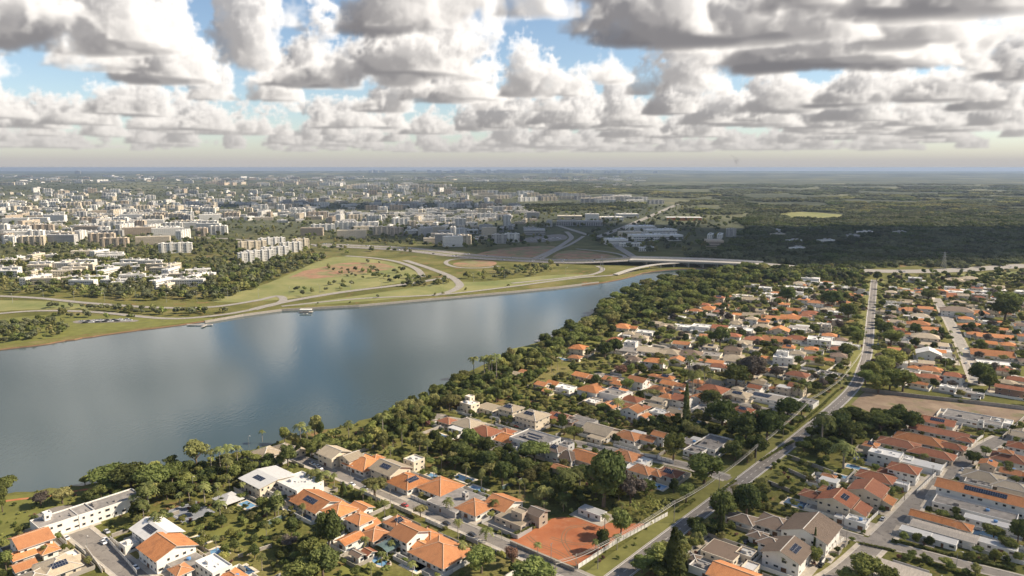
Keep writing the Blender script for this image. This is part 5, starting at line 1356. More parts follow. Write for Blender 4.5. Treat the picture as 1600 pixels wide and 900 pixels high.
def scatter(name, protos, pts, label, cat):
    """one object of uncountable growth: points carrying turn, size and kind, with a plant set on each"""
    coll = bpy.data.collections.new(name + '_kinds')
    for i, me_ in enumerate(protos):
        o = bpy.data.objects.new('%s_kind_%02d' % (name, i), me_); coll.objects.link(o)
    me_ = bpy.data.meshes.new(name); me_.from_pydata([tuple(p[0]) for p in pts], [], [])
    for nm, ty, vals in (('turn', 'FLOAT', [p[1] for p in pts]), ('which', 'INT', [p[3] for p in pts])):
        at = me_.attributes.new(nm, ty, 'POINT'); at.data.foreach_set('value', vals)
    at = me_.attributes.new('size', 'FLOAT_VECTOR', 'POINT'); at.data.foreach_set('vector', [k for p in pts for k in p[2]])
    o = inst(name, me_)
    g = bpy.data.node_groups.new(name, 'GeometryNodeTree')
    g.interface.new_socket('Geometry', in_out='INPUT', socket_type='NodeSocketGeometry')
    g.interface.new_socket('Geometry', in_out='OUTPUT', socket_type='NodeSocketGeometry')
    N = g.nodes.new; L = g.links.new
    gi, go = N('NodeGroupInput'), N('NodeGroupOutput')
    ip = N('GeometryNodeInstanceOnPoints'); ci = N('GeometryNodeCollectionInfo')
    ci.inputs[0].default_value = coll; ci.inputs[1].default_value = True; ci.inputs[2].default_value = True
    def attr(nm, ty):
        a = N('GeometryNodeInputNamedAttribute'); a.data_type = ty; a.inputs[0].default_value = nm; return a.outputs[0]
    cx = N('ShaderNodeCombineXYZ'); L(attr('turn', 'FLOAT'), cx.inputs[2])
    er = N('FunctionNodeEulerToRotation'); L(cx.outputs[0], er.inputs[0])
    L(gi.outputs[0], ip.inputs['Points']); L(ci.outputs[0], ip.inputs['Instance'])
    ip.inputs['Pick Instance'].default_value = True
    L(attr('which', 'INT'), ip.inputs['Instance Index']); L(er.outputs[0], ip.inputs['Rotation']); L(attr('size', 'FLOAT_VECTOR'), ip.inputs['Scale'])
    L(ip.outputs[0], go.inputs[0])
    md = o.modifiers.new(name, 'NODES'); md.node_group = g
    return tag(o, label, cat, None, 'stuff')
CK = list(CROWNS.keys()); WHICH = {k: i for i, k in enumerate(CK)}
rr = random.Random(5)
scatter('background_trees', [CROWNS[k] for k in CK], [(t[3], rr.uniform(0, 6.28), (t[4] / 10, t[4] / 10, t[5] / 10), WHICH[(t[1], t[2])]) for t in REST if t[0] == 'tree'], 'smaller trees filling the gardens and shore woods', 'trees')
# garden shrubs and hedges
pts = []
def shrub_zone(poly, n, seed, s=(.5, 1.4)):
    q = px_poly(poly); r = random.Random(seed); xs = [p.x for p in q]; ys = [p.y for p in q]
    for _ in range(n):
        p = Vector((r.uniform(min(xs), max(xs)), r.uniform(min(ys), max(ys)), -.05))
        if inside(p, q) and not inside(p, LAKE) and not inside(p, RED) and not inside(p, VACANT) and free(p, .4):
            k = r.uniform(*s); pts.append((p, r.uniform(0, 6.28), (k, k, k * r.uniform(.6, 1.1)), r.randrange(6)))
shrub_zone([(0, 905), (0, 780), (400, 700), (600, 650), (760, 580), (900, 620), (1100, 700), (960, 905)], 2600, 21)
shrub_zone([(960, 905), (1150, 760), (1290, 650), (1610, 640), (1610, 905)], 1300, 22)
shrub_zone([(560, 700), (640, 645), (800, 568), (905, 520), (905, 560), (780, 620), (600, 706)], 900, 24, (1.2, 2.6))
shrub_zone([(880, 600), (1000, 470), (1200, 428), (1600, 430), (1600, 640), (1290, 655), (1100, 690)], 2600, 23, (1.0, 2.4))
def hedge_line(a, b, w, seed):
    r = random.Random(seed); L = (b - a).length
    for q in range(int(L * 2.2)):
        p = a + (b - a) * (q / (L * 2.2)) + Vector((r.uniform(-.3, .3), r.uniform(-.3, .3), 0))
        pts.append((p, r.uniform(0, 6.28), (w, w, w * .85), r.choice((0, 0, 2, 3))))
for i, (x0, y0, x1, y1, w) in enumerate([(798, 838, 850, 815, .9), (1190, 795, 1250, 812, .9), (1412, 868, 1480, 890, .9), (1480, 890, 1560, 912, .9), (1345, 850, 1400, 862, .8), (1395, 845, 1500, 872, .8), (1500, 872, 1590, 892, 1.0), (1190, 720, 1240, 690, 1.0), (1060, 800, 1085, 782, 1.1), (1240, 672, 1290, 630, 1.0), (1130, 765, 1150, 752, .8), (1262, 655, 1310, 610, .9), (590, 880, 640, 855, .9), (520, 865, 580, 898, .6)]):
    hedge_line(P(x0, y0), P(x1, y1), w, i)
scatter('shrubs', SHRUBS, pts, 'garden shrubs, hedges and undergrowth between the houses', 'shrubs')
# far trees: park, city and woods
def low_crown(name, seed, mat, nl=70, leaf=1.0):
    return crown(name, 300 + seed, 5, 1.0, 8.5, nl, leaf, 5, mat)
LOW = [low_crown('far_crown', k, m_) for k, m_ in enumerate(('l_far', 'l_far', 'l_mid', 'l_dark', 'l_olive'))]
def grove(seed, n, side, mat):
    rng = np.random.default_rng(500 + seed); V, Q, core = [], 0, []
    for i in range(n):
        x, y = rng.uniform(-side / 2, side / 2, 2); R = rng.uniform(3.2, 6.5); h = rng.uniform(4.5, 9)
        d = rng.normal(size=(46, 3)); d[:, 2] = np.abs(d[:, 2]) * 1.0 - .1; d /= np.linalg.norm(d, axis=1)[:, None]
        o = np.array([x, y, h - R * .55]); sc = np.array([R, R, R * .62])
        V.append(leaf_quads(o + d * sc * rng.uniform(.85, 1.1, 46)[:, None], d, 1.15, rng)); Q += 46
        core.append((lumpy(ICO1[0], rng, .2) * sc * .9 + o, ICO1[1]))
    return quads_mesh('grove', np.concatenate(V), Q, M[mat], core)
GROVES = [grove(k, 22, 46, m_) for k, m_ in enumerate(('l_far', 'l_far', 'l_dark', 'l_far', 'l_olive'))]

# ------------------------------------------------------------------ the city across the lake
def slab_block(L, D, floors, bays, wallm, style):
    """prototype apartment block: (wall, windows, rooftop) meshes; base at the origin"""
    H = floors * 3.0 + 1.5; b = MB(); X, Y = L / 2, D / 2
    b.box(-X, X, -Y, Y, 0, H)
    b.box(-X - .2, X + .2, -Y - .2, Y + .2, H, H + .5)
    if style == 'tower':
        n = max(2, int(L / 14))
        for i in range(n):
            x = -X + (i + .5) * L / n
            b.box(x - 2.2, x + 2.2, -Y - 1.4, Y + 1.4, 0, H + 1.8)
    if style == 'band':
        for f in range(floors):
            b.box(-X + .5, X - .5, -Y - .9, -Y, 2.6 + f * 3, 3.7 + f * 3); b.box(-X + .5, X - .5, Y, Y + .9, 2.6 + f * 3, 3.7 + f * 3)
    w = MB()
    for f in range(floors):
        z = 1.7 + f * 3.0 + (1.2 if style != 'low' else 0)
        for i in range(bays):
            x = -X + (i + .5) * L / bays; hw = L / bays * .30
            for s in (-1, 1):
                y0, y1 = sorted((s * (Y - .05), s * (Y + .12)))
                w.box(x - hw, x + hw, y0, y1, z - .65, z + .75)
        for s in (-1, 1):
            for y in (-Y * .4, Y * .4):
                x0, x1 = sorted((s * (X - .05), s * (X + .1)))
                w.box(x0, x1, y - .9, y + .9, z - .6, z + .6)
    r = MB(); r.box(-X * .3, -X * .3 + 5, -2, 2, H + .5, H + 3.4); r.box(X * .35, X * .35 + 4, -2, 2, H + .5, H + 3.0)
    for i in range(int(L / 12)): r.box(-X + 3 + i * 12, -X + 4.5 + i * 12, -1, 1, H + .5, H + 1.4)
    j = MB()
    for i, q in enumerate((b, w, r)):
        n = len(j.v); j.v += q.v; j.f += [tuple(k + n for k in f) for f in q.f]; j.m += [i] * len(q.f)
    return b.mesh('wall', M[wallm]), w.mesh('windows', M['glass']), r.mesh('rooftop_tanks', M['wgrey']), j.mesh('block', [M[wallm], M['glass'], M['wgrey']])
BLK = {}
def blk(kind, wallm):
    if (kind, wallm) not in BLK:
        BLK[(kind, wallm)] = {'slab': lambda: slab_block(62, 13, 6, 18, wallm, 'tower'), 'band': lambda: slab_block(70, 14, 6, 16, wallm, 'band'), 'short': lambda: slab_block(34, 14, 6, 9, wallm, 'tower'),
            'low': lambda: slab_block(48, 11, 3, 14, wallm, 'low'), 'row': lambda: slab_block(30, 12, 2, 8, wallm, 'low'), 'tall': lambda: slab_block(26, 20, 11, 8, wallm, 'tower'), 'hall': lambda: slab_block(90, 40, 2, 20, wallm, 'low'), 'office': lambda: slab_block(44, 20, 7, 14, wallm, 'band')}[kind]()
    return BLK[(kind, wallm)]
CN = {'white': 'white', 'cream': 'cream', 'beige': 'sandy brown', 'wgrey': 'grey', 'brick': 'brown'}
KD = {'slab': 'six-storey slab block', 'band': 'balconied long block', 'short': 'compact six-storey block', 'low': 'three-storey row', 'row': 'low flat building', 'tall': 'tall tower block', 'hall': 'wide flat hall', 'office': 'office block'}
CITY = []
CITYFOOT = []
def city(px, py, kind, wallm, rz, sx=1.0, sz=1.0, label=None, zone_=None):
    p = P(px, py)
    CITYFOOT.append((p.x, p.y, {'hall': 48, 'band': 38, 'slab': 34}.get(kind, 24) * sx))
    CITY.append((zone_ or 'city', px, py, kind, wallm, (p, rz, sx, sz), label))
def stand(kind, wallm, p, rz, sx, sz):
    e = empty('apartment_block' if kind in ('slab', 'band', 'short', 'low', 'tall') else 'commercial_building', p, rz)
    w, g, r, j = blk(kind, wallm)
    for nm, me_ in (('wall', w), ('windows', g), ('rooftop_plant', r)):
        o = inst(nm, me_, e, scale=(sx, 1, sz))
        if nm != 'wall': o['kind'] = 'stuff'
    return e
R_ = random.Random(77)
for (x, y, k, c, a, sx, lb) in [
    (385, 412, 'short', 'white', .5, .8, 'white slab end block nearest the park'), (405, 408, 'slab', 'white', .5, .8, 'white stepped block right behind the park trees'), (430, 402, 'slab', 'white', .5, .8, 'white stepped block third back from the park trees'), (455, 394, 'slab', 'white', .5, .7, 'white stepped block at the right end of the park row'), (395, 392, 'slab', 'cream', .5, .9, 'cream block behind the white stepped blocks'), (425, 386, 'slab', 'white', .5, .9, 'white block at the back of the stepped group'), (470, 388, 'short', 'cream', .5, 1, 'cream block ending the stepped group'),
    (275, 395, 'slab', 'white', .3, 1.0, 'bright white block left of the stepped group'), (240, 383, 'band', 'cream', .3, 1, 'sandy block behind the bright white one'), (180, 386, 'slab', 'beige', .2, .9, 'sandy long block on the left'), (160, 378, 'slab', 'beige', .2, .9, 'sandy block above the sandy long block'), (320, 356, 'slab', 'white', .1, 1.2, 'white long slab among dark trees'), (183, 350, 'slab', 'white', .05, 1.1, 'tall white slab left of the sandy slab'), (240, 346, 'slab', 'cream', .05, 1.0, 'sandy slab in a pair left of centre'), (275, 343, 'slab', 'cream', .05, 1.0, 'sandy slab right of its twin'),
    (505, 362, 'slab', 'white', .2, 1.0, 'white slab left in the sunlit central row'), (540, 358, 'slab', 'white', .1, .9, 'white slab second in the sunlit central row'), (572, 358, 'slab', 'white', .15, 1.1, 'white slab at the centre of the sunlit row'), (600, 366, 'slab', 'cream', .3, .9, 'cream slab at the right of the sunlit row'), (620, 368, 'short', 'beige', .3, .9, 'sandy block ending the sunlit row'), (488, 368, 'band', 'beige', .1, .8, 'sandy low block before the sunlit row'), (550, 372, 'band', 'cream', .2, 1, 'cream block in front of the sunlit row'),
    (694, 381, 'office', 'wgrey', .0, .9, 'grey gridded office by the highway'), (708, 378, 'tall', 'white', .0, .5, 'white blank tower of the gridded office'), (780, 380, 'short', 'wgrey', 0, 1, 'grey block right of the gridded office'), (800, 378, 'short', 'white', 0, 1, 'white block right of the gridded office'), (735, 378, 'row', 'white', 0, 1.2, 'white low pavilion by the highway'), (792, 356, 'tall', 'white', 0, .8, 'white tall building above the highway'), (752, 374, 'row', 'cream', .1, 1, 'cream low pavilion by the highway'),
    (905, 352, 'hall', 'wgrey', -.05, 1.5, 'long grey shopping hall'), (890, 343, 'hall', 'cream', -.05, .9, 'cream hall behind the shopping hall'), (925, 345, 'office', 'white', 0, 1, 'white boxes above the shopping hall'), (955, 345, 'hall', 'white', .1, .8, 'white flat store right of the shopping hall'), (980, 340, 'hall', 'white', .1, .8, 'white flat store at the end of the shopping strip'),
    (962, 382, 'hall', 'white', .15, .5, 'white end hall of the factory nearest the ramps'), (985, 370, 'hall', 'cream', .15, .6, 'cream middle hall of the factory'), (1048, 375, 'hall', 'white', .2, .5, 'white right wing of the factory'), (1000, 360, 'hall', 'white', .15, .8, 'white rear hall of the factory'), (1010, 375, 'hall', 'white', .2, .9, 'large white factory hall beside the avenue'), (1030, 366, 'hall', 'white', .2, .9, 'pale factory hall behind the large white one'), (985, 385, 'row', 'white', .2, 1.6, 'white annex in front of the factory hall'), (1010, 392, 'row', 'white', .2, 1.2, 'white shed at the forest edge'), (1110, 372, 'low', 'white', 1.2, .9, 'white finned building first in the trees'), (1125, 372, 'low', 'white', 1.2, .9, 'white finned building second in the trees'), (1142, 370, 'short', 'wgrey', -.2, .7, 'grey finned building in the trees'), (1115, 384, 'hall', 'beige', -.1, .4, 'sandy low building in front of the finned ones'),
    (835, 366, 'hall', 'wgrey', 0, .6, 'grey hall by the climbing ramp'), (812, 377, 'row', 'brick', 0, .5, 'brown block beside the car park'), (1210, 363, 'row', 'white', .3, 1, 'white villa left in the dark woods'), (1240, 380, 'row', 'white', .3, 1.2, 'white villa in the middle of the dark woods'), (1290, 380, 'row', 'white', .2, 1.3, 'white villa with drive in the dark woods'), (1352, 366, 'row', 'white', .1, 1.4, 'white winged villa in the dark woods'), (1245, 392, 'row', 'white', .4, 1.1, 'white pitched villa at the dark woods edge'), (1330, 372, 'row', 'wgrey', .1, 1.2, 'grey villa in the dark woods'), (1215, 370, 'row', 'cream', .2, 1.2, 'cream villa in the dark woods'), (1405, 366, 'row', 'wgrey', .1, 1.0, 'grey hut in the dark woods'), (122, 273.2, 'tall', 'wgrey', 0, 5, 'big dark block on the left horizon')]:
    city(x, y, k, c, a, sx, (1.7 if k == 'hall' else 1.0) if y > 280 else 2.6, lb)
o = MB(); o.box(-55, 55, -22, 22, 0, 9); tr_ = MB(); tr_.box(-57, 57, -24, 24, 9.02, 10.2)
e = empty('commercial_building', P(1068, 344), -.1); o.build('wall', M['o'], e); tr_.build('roof', M['w'], e); tag(e, 'long low warehouse with orange-red walls', 'building')
def city_zone(name, poly, n, kinds, cols, seed, ang=(-.5, .5), gap=1.0, sx=(.7, 1.1), tries=25):
    r = random.Random(seed); q = px_poly(poly); xs = [p.x for p in q]; ys = [p.y for p in q]; got = 0
    # draw evenly over the picture, then stand it on the ground
    px = [a[0] for a in poly]; py = [a[1] for a in poly]
    for _ in range(n * tries):
        if got >= n: break
        x = r.uniform(min(px), max(px)); y = r.uniform(min(py), max(py))
        if not inside((x, y), poly): continue
        p = P(x, y); k = r.choice(kinds); s = r.uniform(*sx)
        rad = {'hall': 48, 'band': 38, 'slab': 34}.get(k, 20) * s
        if any((p.x - a) ** 2 + (p.y - b) ** 2 < ((rad + c_) * .72 * gap) ** 2 for a, b, c_ in CITYFOOT): continue
        if not free(p, 12): continue
        city(x, y, k, r.choice(cols), r.choice((0.1, 0.1, 1.5, .3)) + r.uniform(-.15, .15), s, r.choice((.9, 1, 1, 1.1)) * (1.35 if y < 305 else 1), None, name); got += 1
WH = ['white', 'white', 'white', 'cream', 'wgrey', 'beige']
city_zone('left housing by the shore road', [(0, 402), (180, 398), (330, 430), (300, 455), (130, 450), (0, 440)], 52, ['low', 'low', 'row'], ['white', 'white', 'cream'], 1, gap=.8)
city_zone('left slab quarter', [(0, 345), (330, 342), (360, 380), (150, 380), (0, 385)], 46, ['slab', 'band', 'slab', 'short'], WH, 2, gap=.75)
city_zone('left middle quarter', [(0, 300), (330, 300), (480, 315), (480, 345), (330, 342), (0, 345)], 235, ['low', 'low', 'slab', 'short', 'row'], WH, 3, gap=.55)
city_zone('shaded middle quarter', [(330, 302), (700, 300), (850, 330), (840, 345), (640, 360), (470, 345)], 190, ['low', 'row', 'short', 'slab', 'low'], WH, 4, gap=.55)
city_zone('business quarter', [(640, 345), (850, 335), (870, 362), (700, 388), (640, 372)], 34, ['row', 'office', 'low', 'short'], ['white', 'wgrey', 'cream'], 5)
city_zone('far left row', [(290, 279), (540, 282), (540, 292), (380, 292), (290, 288)], 46, ['slab', 'slab', 'band'], ['cream', 'white', 'beige'], 6, gap=.6, sx=(1.2, 2.0))
city_zone('far central row', [(540, 286), (700, 291), (730, 300), (600, 301), (540, 295)], 44, ['slab', 'short', 'slab'], ['cream', 'white', 'white'], 7, gap=.6, sx=(1.2, 1.8))
city_zone('far right row', [(735, 303), (880, 305), (1025, 313), (1025, 320), (850, 316), (740, 310)], 34, ['slab', 'slab', 'band'], ['wgrey', 'white', 'cream'], 8, gap=.6, sx=(1.2, 1.8))
city_zone('farthest suburbs', [(0, 275), (300, 274), (500, 276), (1000, 276), (1000, 284), (300, 282), (0, 290)], 240, ['low', 'slab', 'hall', 'row'], WH, 9, gap=.5, sx=(1.2, 3.0))
city_zone('right village', [(900, 285), (1010, 290), (1000, 300), (920, 296)], 12, ['low', 'row'], ['white', 'cream'], 10, sx=(1.2, 2))
city_zone('small white carpet of the city', [(0, 294), (700, 294), (860, 330), (640, 368), (480, 350), (330, 345), (150, 372), (0, 385)], 620, ['row', 'low', 'row'], ['white', 'white', 'cream', 'wgrey'], 12, gap=.42, sx=(.6, 1.2), tries=7)
CITY.sort(key=lambda c_: (c_[6] is None, -c_[2]))
far_pts_, FARK = [], {}
for i, c_ in enumerate(CITY):
    p, rz, sx, sz = c_[5]
    if i < 290: CITY[i] = c_[:5] + (stand(c_[3], c_[4], p, rz, sx, sz), c_[6])
    else: far_pts_.append((p, rz, (sx, 1, sz), FARK.setdefault((c_[3], c_[4]), len(FARK))))
scatter('distant_blocks', [blk(*k)[3] for k in FARK], far_pts_, 'far city blocks too small to tell apart', 'buildings')
CITY = CITY[:290]
cz = {}
for c_ in CITY:
    if c_[6]: tag(c_[5], c_[6], 'building', 'buildings across the lake')
    else: cz.setdefault((c_[0], c_[3], c_[4]), []).append(c_)
for (z_, k, w_), L in cz.items():
    L.sort(key=lambda q: q[1])
    for i, c_ in enumerate(L): tag(c_[5], '%s %s, %s from the left in the %s' % (CN[w_], KD[k], nth(i), z_), 'building', 'buildings across the lake')
sk = MB(); r = random.Random(9)
for q in range(150):
    px = r.choice((r.gauss(850, 60), r.uniform(560, 1000), r.gauss(770, 50)))
    p = P(px, 262 + r.uniform(7.2, 8.6)); w_, h_ = r.uniform(25, 80), r.uniform(40, 110) * (1 if abs(px - 860) > 30 else 1.25)
    sk.box(p.x - w_, p.x + w_, p.y - 30, p.y + 30, 0, h_)
tag(sk.build('distant_skyline', M['wgrey']), 'hazy far-off towers along the horizon', 'skyline', None, 'stuff')

# ------------------------------------------------------------------ trees of the far bank, the city and the woods
FT = []
def far_zone(poly, n, size, seed, which=(0, 1, 2, 3, 4), hgt=(.8, 1.2), roads=True, pic=.5):
    r = random.Random(seed); q = px_poly(poly); xs = [p.x for p in q]; ys = [p.y for p in q]
    for _ in range(n):
        if r.random() < pic:
            p = P(r.uniform(min(a[0] for a in poly), max(a[0] for a in poly)), r.uniform(min(a[1] for a in poly), max(a[1] for a in poly)))
        else: p = Vector((r.uniform(min(xs), max(xs)), r.uniform(min(ys), max(ys)), 0))
        if not inside(p, q) or inside(p, LAKE) or (roads and not free(p, 3)): continue
        if any(abs(p.x - a) < c_ * .55 and abs(p.y - b) < c_ * .45 for a, b, c_ in CITYGRID.get((int(p.x // 120), int(p.y // 120)), ())): continue
        s = r.uniform(*size) / 10
        FT.append((p, r.uniform(0, 6.28), (s, s, s * r.uniform(*hgt)), r.choice(which)))
CITYGRID = {}
for a, b, c_ in CITYFOOT:
    for i in (-1, 0, 1):
        for j in (-1, 0, 1): CITYGRID.setdefault((int(a // 120) + i, int(b // 120) + j), []).append((a, b, c_))
far_zone([(0, 372), (330, 372), (480, 385), (500, 405), (400, 440), (330, 470), (200, 470), (0, 458)], 1700, (8, 15), 1)
far_zone([(330, 420), (480, 398), (520, 402), (430, 440), (350, 470), (320, 470)], 500, (8, 15), 2)
far_zone([(370, 460), (500, 444), (640, 430), (650, 438), (560, 452), (420, 470)], 70, (7, 12), 3)
far_zone([(500, 420), (600, 408), (640, 425), (560, 440)], 60, (5, 11), 4)
far_zone([(620, 450), (640, 436), (700, 432), (700, 446)], 90, (6, 11), 5)
far_zone([(710, 436), (770, 424), (860, 412), (880, 420), (830, 433), (760, 438)], 130, (7, 13), 6)
far_zone([(0, 510), (60, 500), (110, 505), (100, 525), (0, 538)], 150, (5, 10), 7)
far_zone([(60, 480), (330, 485), (420, 480), (380, 490), (200, 500), (90, 498)], 150, (6, 11), 8)
far_zone([(450, 478), (900, 438), (935, 440), (560, 476)], 60, (3, 6), 9, roads=False)
far_zone([(0, 340), (500, 345), (860, 335), (860, 385), (640, 395), (520, 398), (330, 372), (0, 372)], 1500, (8, 15), 10)
far_zone([(0, 298), (720, 298), (860, 335), (500, 345), (0, 340)], 2000, (8, 14), 11)
far_zone([(850, 330), (1080, 322), (1160, 345), (1100, 395), (960, 400), (900, 366)], 700, (10, 17), 12)
far_zone([(0, 272), (1000, 272), (1000, 300), (0, 300)], 2200, (14, 28), 13, (0, 1, 3), (.5, .8))
far_zone([(1195, 427), (1350, 426), (1340, 438), (1180, 442)], 260, (10, 17), 14, (0, 2, 3), roads=False)
far_zone([(1380, 428), (1610, 420), (1610, 440), (1380, 440)], 90, (6, 11), 15)
scatter('far_trees', LOW, FT, 'tree cover of the park and the city beyond the lake', 'trees')
FW = []
r = random.Random(3)
def wood(poly, step, seed, smax=1.6, skip=None):
    r = random.Random(seed); q = px_poly(poly); xs = [p.x for p in q]; ys = [p.y for p in q]
    y = min(ys)
    while y < max(ys):
        st = step * (1 + max(0, y - 1500) / 2600); x = min(xs)
        while x < max(xs):
            p = Vector((x + r.uniform(-.4, .4) * st, y + r.uniform(-.4, .4) * st, r.uniform(-1.5, 0)))
            x += st
            if not inside(p, q) or not free(p, st * .35): continue
            if any((p.x - a) ** 2 + (p.y - b) ** 2 < (c_ * .9 + 12) ** 2 for a, b, c_ in CITYGRID.get((int(p.x // 120), int(p.y // 120)), ())): continue
            if skip and skip(p): continue
            s = st / 36 * r.uniform(.85, 1.2)
            FW.append((p, r.uniform(0, 6.28), (s, s, min(s, 1.5) * r.uniform(.75, 1.15)), r.choice((0, 1, 2, 3, 3, 0, 4) if y > 2600 else (0, 1, 2, 2, 3))))
        y += st
CLEAR = px_poly([(1205, 336), (1240, 329), (1300, 332), (1345, 339), (1290, 345), (1225, 344)])
wood([(1075, 402), (1140, 388), (1180, 360), (1160, 345), (1200, 330), (1610, 330), (1610, 410), (1450, 418), (1300, 417), (1190, 413), (1060, 407)], 36, 1, skip=lambda p: inside(p, CLEAR))
wood([(1020, 322), (1100, 316), (1610, 300), (1610, 330), (1200, 330), (1120, 338)], 44, 2, skip=lambda p: inside(p, CLEAR) or math.sin(p.x * .009 + p.y * .0043) + math.sin(p.y * .0071 - p.x * .0033) > .35 or r.random() < .25)
wood([(640, 286), (900, 285), (1020, 300), (1020, 304), (760, 301), (640, 292)], 50, 3)
wood([(1000, 290), (1610, 288), (1610, 300), (1100, 316), (1020, 318)], 60, 4, skip=lambda p: math.sin(p.x * .005 + p.y * .0027) + math.sin(p.y * .0041 - p.x * .0021) > .1 or r.random() < .3)
wood([(820, 322), (1000, 318), (1000, 326), (840, 332)], 36, 5)
scatter('woodland', GROVES, FW, 'dark woodland stretching to the horizon on the right', 'woods')

# ------------------------------------------------------------------ bridge
br = empty('bridge', P(1090, 416))
o0 = br.location
def rel(p): return Vector(p) - o0
deck = [HWY[-1] + Vector((0, 0, 0)), P(1050, 413.5), P(1120, 416), HW2[0].copy()]
deck[1].z = deck[2].z = 8.6; deck[0].z = 8.2; deck[3].z = 7.4
deck = smooth(deck, 5)
b = MB(); rl = MB()
for a, c in zip(deck, deck[1:]):
    b.beam(rel(a), rel(c), 62, 2.6)
    for s in (-30.6, 30.6, -3, 3):
        rl.beam(rel(a) + Vector((0, s, 1.5)), rel(c) + Vector((0, s, 1.5)), .3, .9)
b.build('deck', M['concrete'], br); rl.build('railing', M['concrete'], br)
for i, p in enumerate(resample(deck, 24)[1:-1]):
    for dy in (-26, -13, 0, 13, 26):
        q = MB(); q.box(-.9, .9, -1.4, 1.4, -3, p.z - .8); q.build('pier', M['concrete'], br, loc=(p.x - o0.x, p.y + dy - o0.y, 0))
tag(br, 'long low concrete highway bridge over the narrow end of the lake', 'bridge')
sb = empty('ramp_bridge', P(1010, 424)); o0 = sb.location
deck = px_poly([(962, 430.5), (985, 425), (1020, 419.5), (1060, 417)]); 
for p, z in zip(deck, (1.5, 4, 6, 7)): p.z = z
deck = smooth(deck, 5); b = MB()
for a, c in zip(deck, deck[1:]): b.beam(rel(a), rel(c), 9, 1.1)
b.build('deck', M['concrete'], sb)
for p in resample(deck, 26)[1:]:
    q = MB(); q.box(-.7, .7, -1.1, 1.1, -3, p.z - .4); q.build('pier', M['concrete'], sb, loc=(p.x - o0.x, p.y - o0.y, 0))
tag(sb, 'slender ramp bridge curving in front of the highway bridge', 'bridge')

# ------------------------------------------------------------------ pools, courts, walls
PN = 0
def pool(x, y, w, d, mat, label, rz=None, oval=False):
    p = P(x, y); g = -GA if rz is None else rz
    e = empty('swimming_pool', p, g); n = 18
    def ring(k, z):
        if oval: return [(math.cos(q * 6.2832 / n) * (w / 2 + k), math.sin(q * 6.2832 / n) * (d / 2 + k), z) for q in range(n)]
        return [(-w / 2 - k, -d / 2 - k, z), (w / 2 + k, -d / 2 - k, z), (w / 2 + k, d / 2 + k, z), (-w / 2 - k, d / 2 + k, z)]
    b = MB(); o_, i_, lo = ring(1.3, .14), ring(0, .14), ring(0, -.0)
    out0 = ring(1.3, 0)
    for k in range(len(o_)):
        j = (k + 1) % len(o_)
        b.face([o_[k], o_[j], i_[j], i_[k]]); b.face([i_[k], i_[j], lo[j], lo[k]]); b.face([out0[k], out0[j], o_[j], o_[k]])
    b.build('coping', M['cream'], e)
    w_ = MB(); w_.face(ring(.001, .09)); w_.build('water', M[mat], e)
    tag(e, label, 'pool', 'garden pools')
for a in [(388, 771, 12, 6, 'poold', 'dark rectangular pool beside the grey pyramid roof'), (386, 789, 9, 5, 'pool', 'small blue pool below the grey pyramid roof'), (310, 845, 9, 7, 'pool', 'pale blue pool right of the orange gabled house'), (336, 865, 8, 7, 'pool', 'bright blue pool above the white flat house'), (381, 893, 8, 6, 'poold', 'dark pool at the bottom beside the white flat house'), (461, 795, 6, 7, 'pool', 'narrow blue pool beside the solar-panel house'), (481, 809, 8, 5, 'poold', 'dark small pool beside the arched house'), (553, 853, 9, 6, 'poold', 'deep blue pool in the orange porch house yard'), (648, 884, 9, 6, 'pool', 'blue pool at the lower middle below the wide orange house'), (675, 743, 6, 3.5, 'pool', 'sliver of blue pool behind the joined orange roofs'), (724, 748, 12, 6, 'poold', 'dark pool behind the joined orange roofs'), (746, 764, 10, 4, 'pool', 'blue pool behind the grey slab roof'), (1022, 758, 13, 6, 'pool', 'big bright blue pool right of the giant tree'), (1244, 787, 11, 8, 'poold', 'deep blue pool on a pale terrace by the corner house'), (1316, 746, 10, 6, 'pool', 'pale blue pool with brick surround'), (1338, 731, 11, 5, 'pool', 'small pool behind the garden wall right of the avenue'), (1352, 719, 10, 3.5, 'pool', 'long thin pool below the curvy white house'), (1543, 836, 11, 7, 'poold', 'dark blue pool by the poolside canopy'), (1592, 816, 16, 8, 'pool', 'large pale pool cover at the right edge'), (690, 681, 8, 4, 'pool', 'little pool at the wood edge below the tan hipped house'), (776, 700, 5, 4, 'poold', 'tiny dark pool by the single orange gable'), (815, 709, 7, 4, 'poold', 'dark pool in front of the grey modern house'), (893, 725, 6, 4, 'poold', 'small dark pool behind the orange roofs'), (879, 561, 12, 5, 'pool', 'pool below the tall orange villa'), (1092, 659, 9, 4, 'pool', 'pale pool in front of the rambling white house'), (910, 619, 8, 4, 'poold', 'narrow pool below the bright orange roof'), (1514, 546, 8, 5, 'pool', 'blue pool left of the orange and white gable')]:
    pool(*a)
pool(594, 878, 10, 5, 'pool', 'oval pale blue pool beside the bright lawn', None, True)
e = empty('sports_court', P(297, 800), -GA); b = MB(); b.box(-10, 10, -8, 8, .0, .08); b.build('slab', M['court'], e)
b = MB()
for (x0, x1, y0, y1) in ((-9, 9, -7, -6.85), (-9, 9, 6.85, 7), (-9, -8.85, -6.8, 6.8), (8.85, 9, -6.8, 6.8), (-.08, .08, -6.8, 6.8)): b.box(x0, x1, y0, y1, .08, .09)
b.build('court_lines', M['paint'], e); tag(e, 'grey sports court with pale lines near the lake', 'sports court')
e = empty('garden_kiosk', P(357, 786), -GA)
me_, ln_, sl_, ri_, rr_ = roof_mesh(11, 9, 2.6, 'h', .35, 's'); inst('roof', me_, e)
for sx in (-5, 5):
    for sy in (-4, 4):
        q = MB(); q.box(sx - .15, sx + .15, sy - .15, sy + .15, 0, 2.6); q.build('post', M['white'], e)
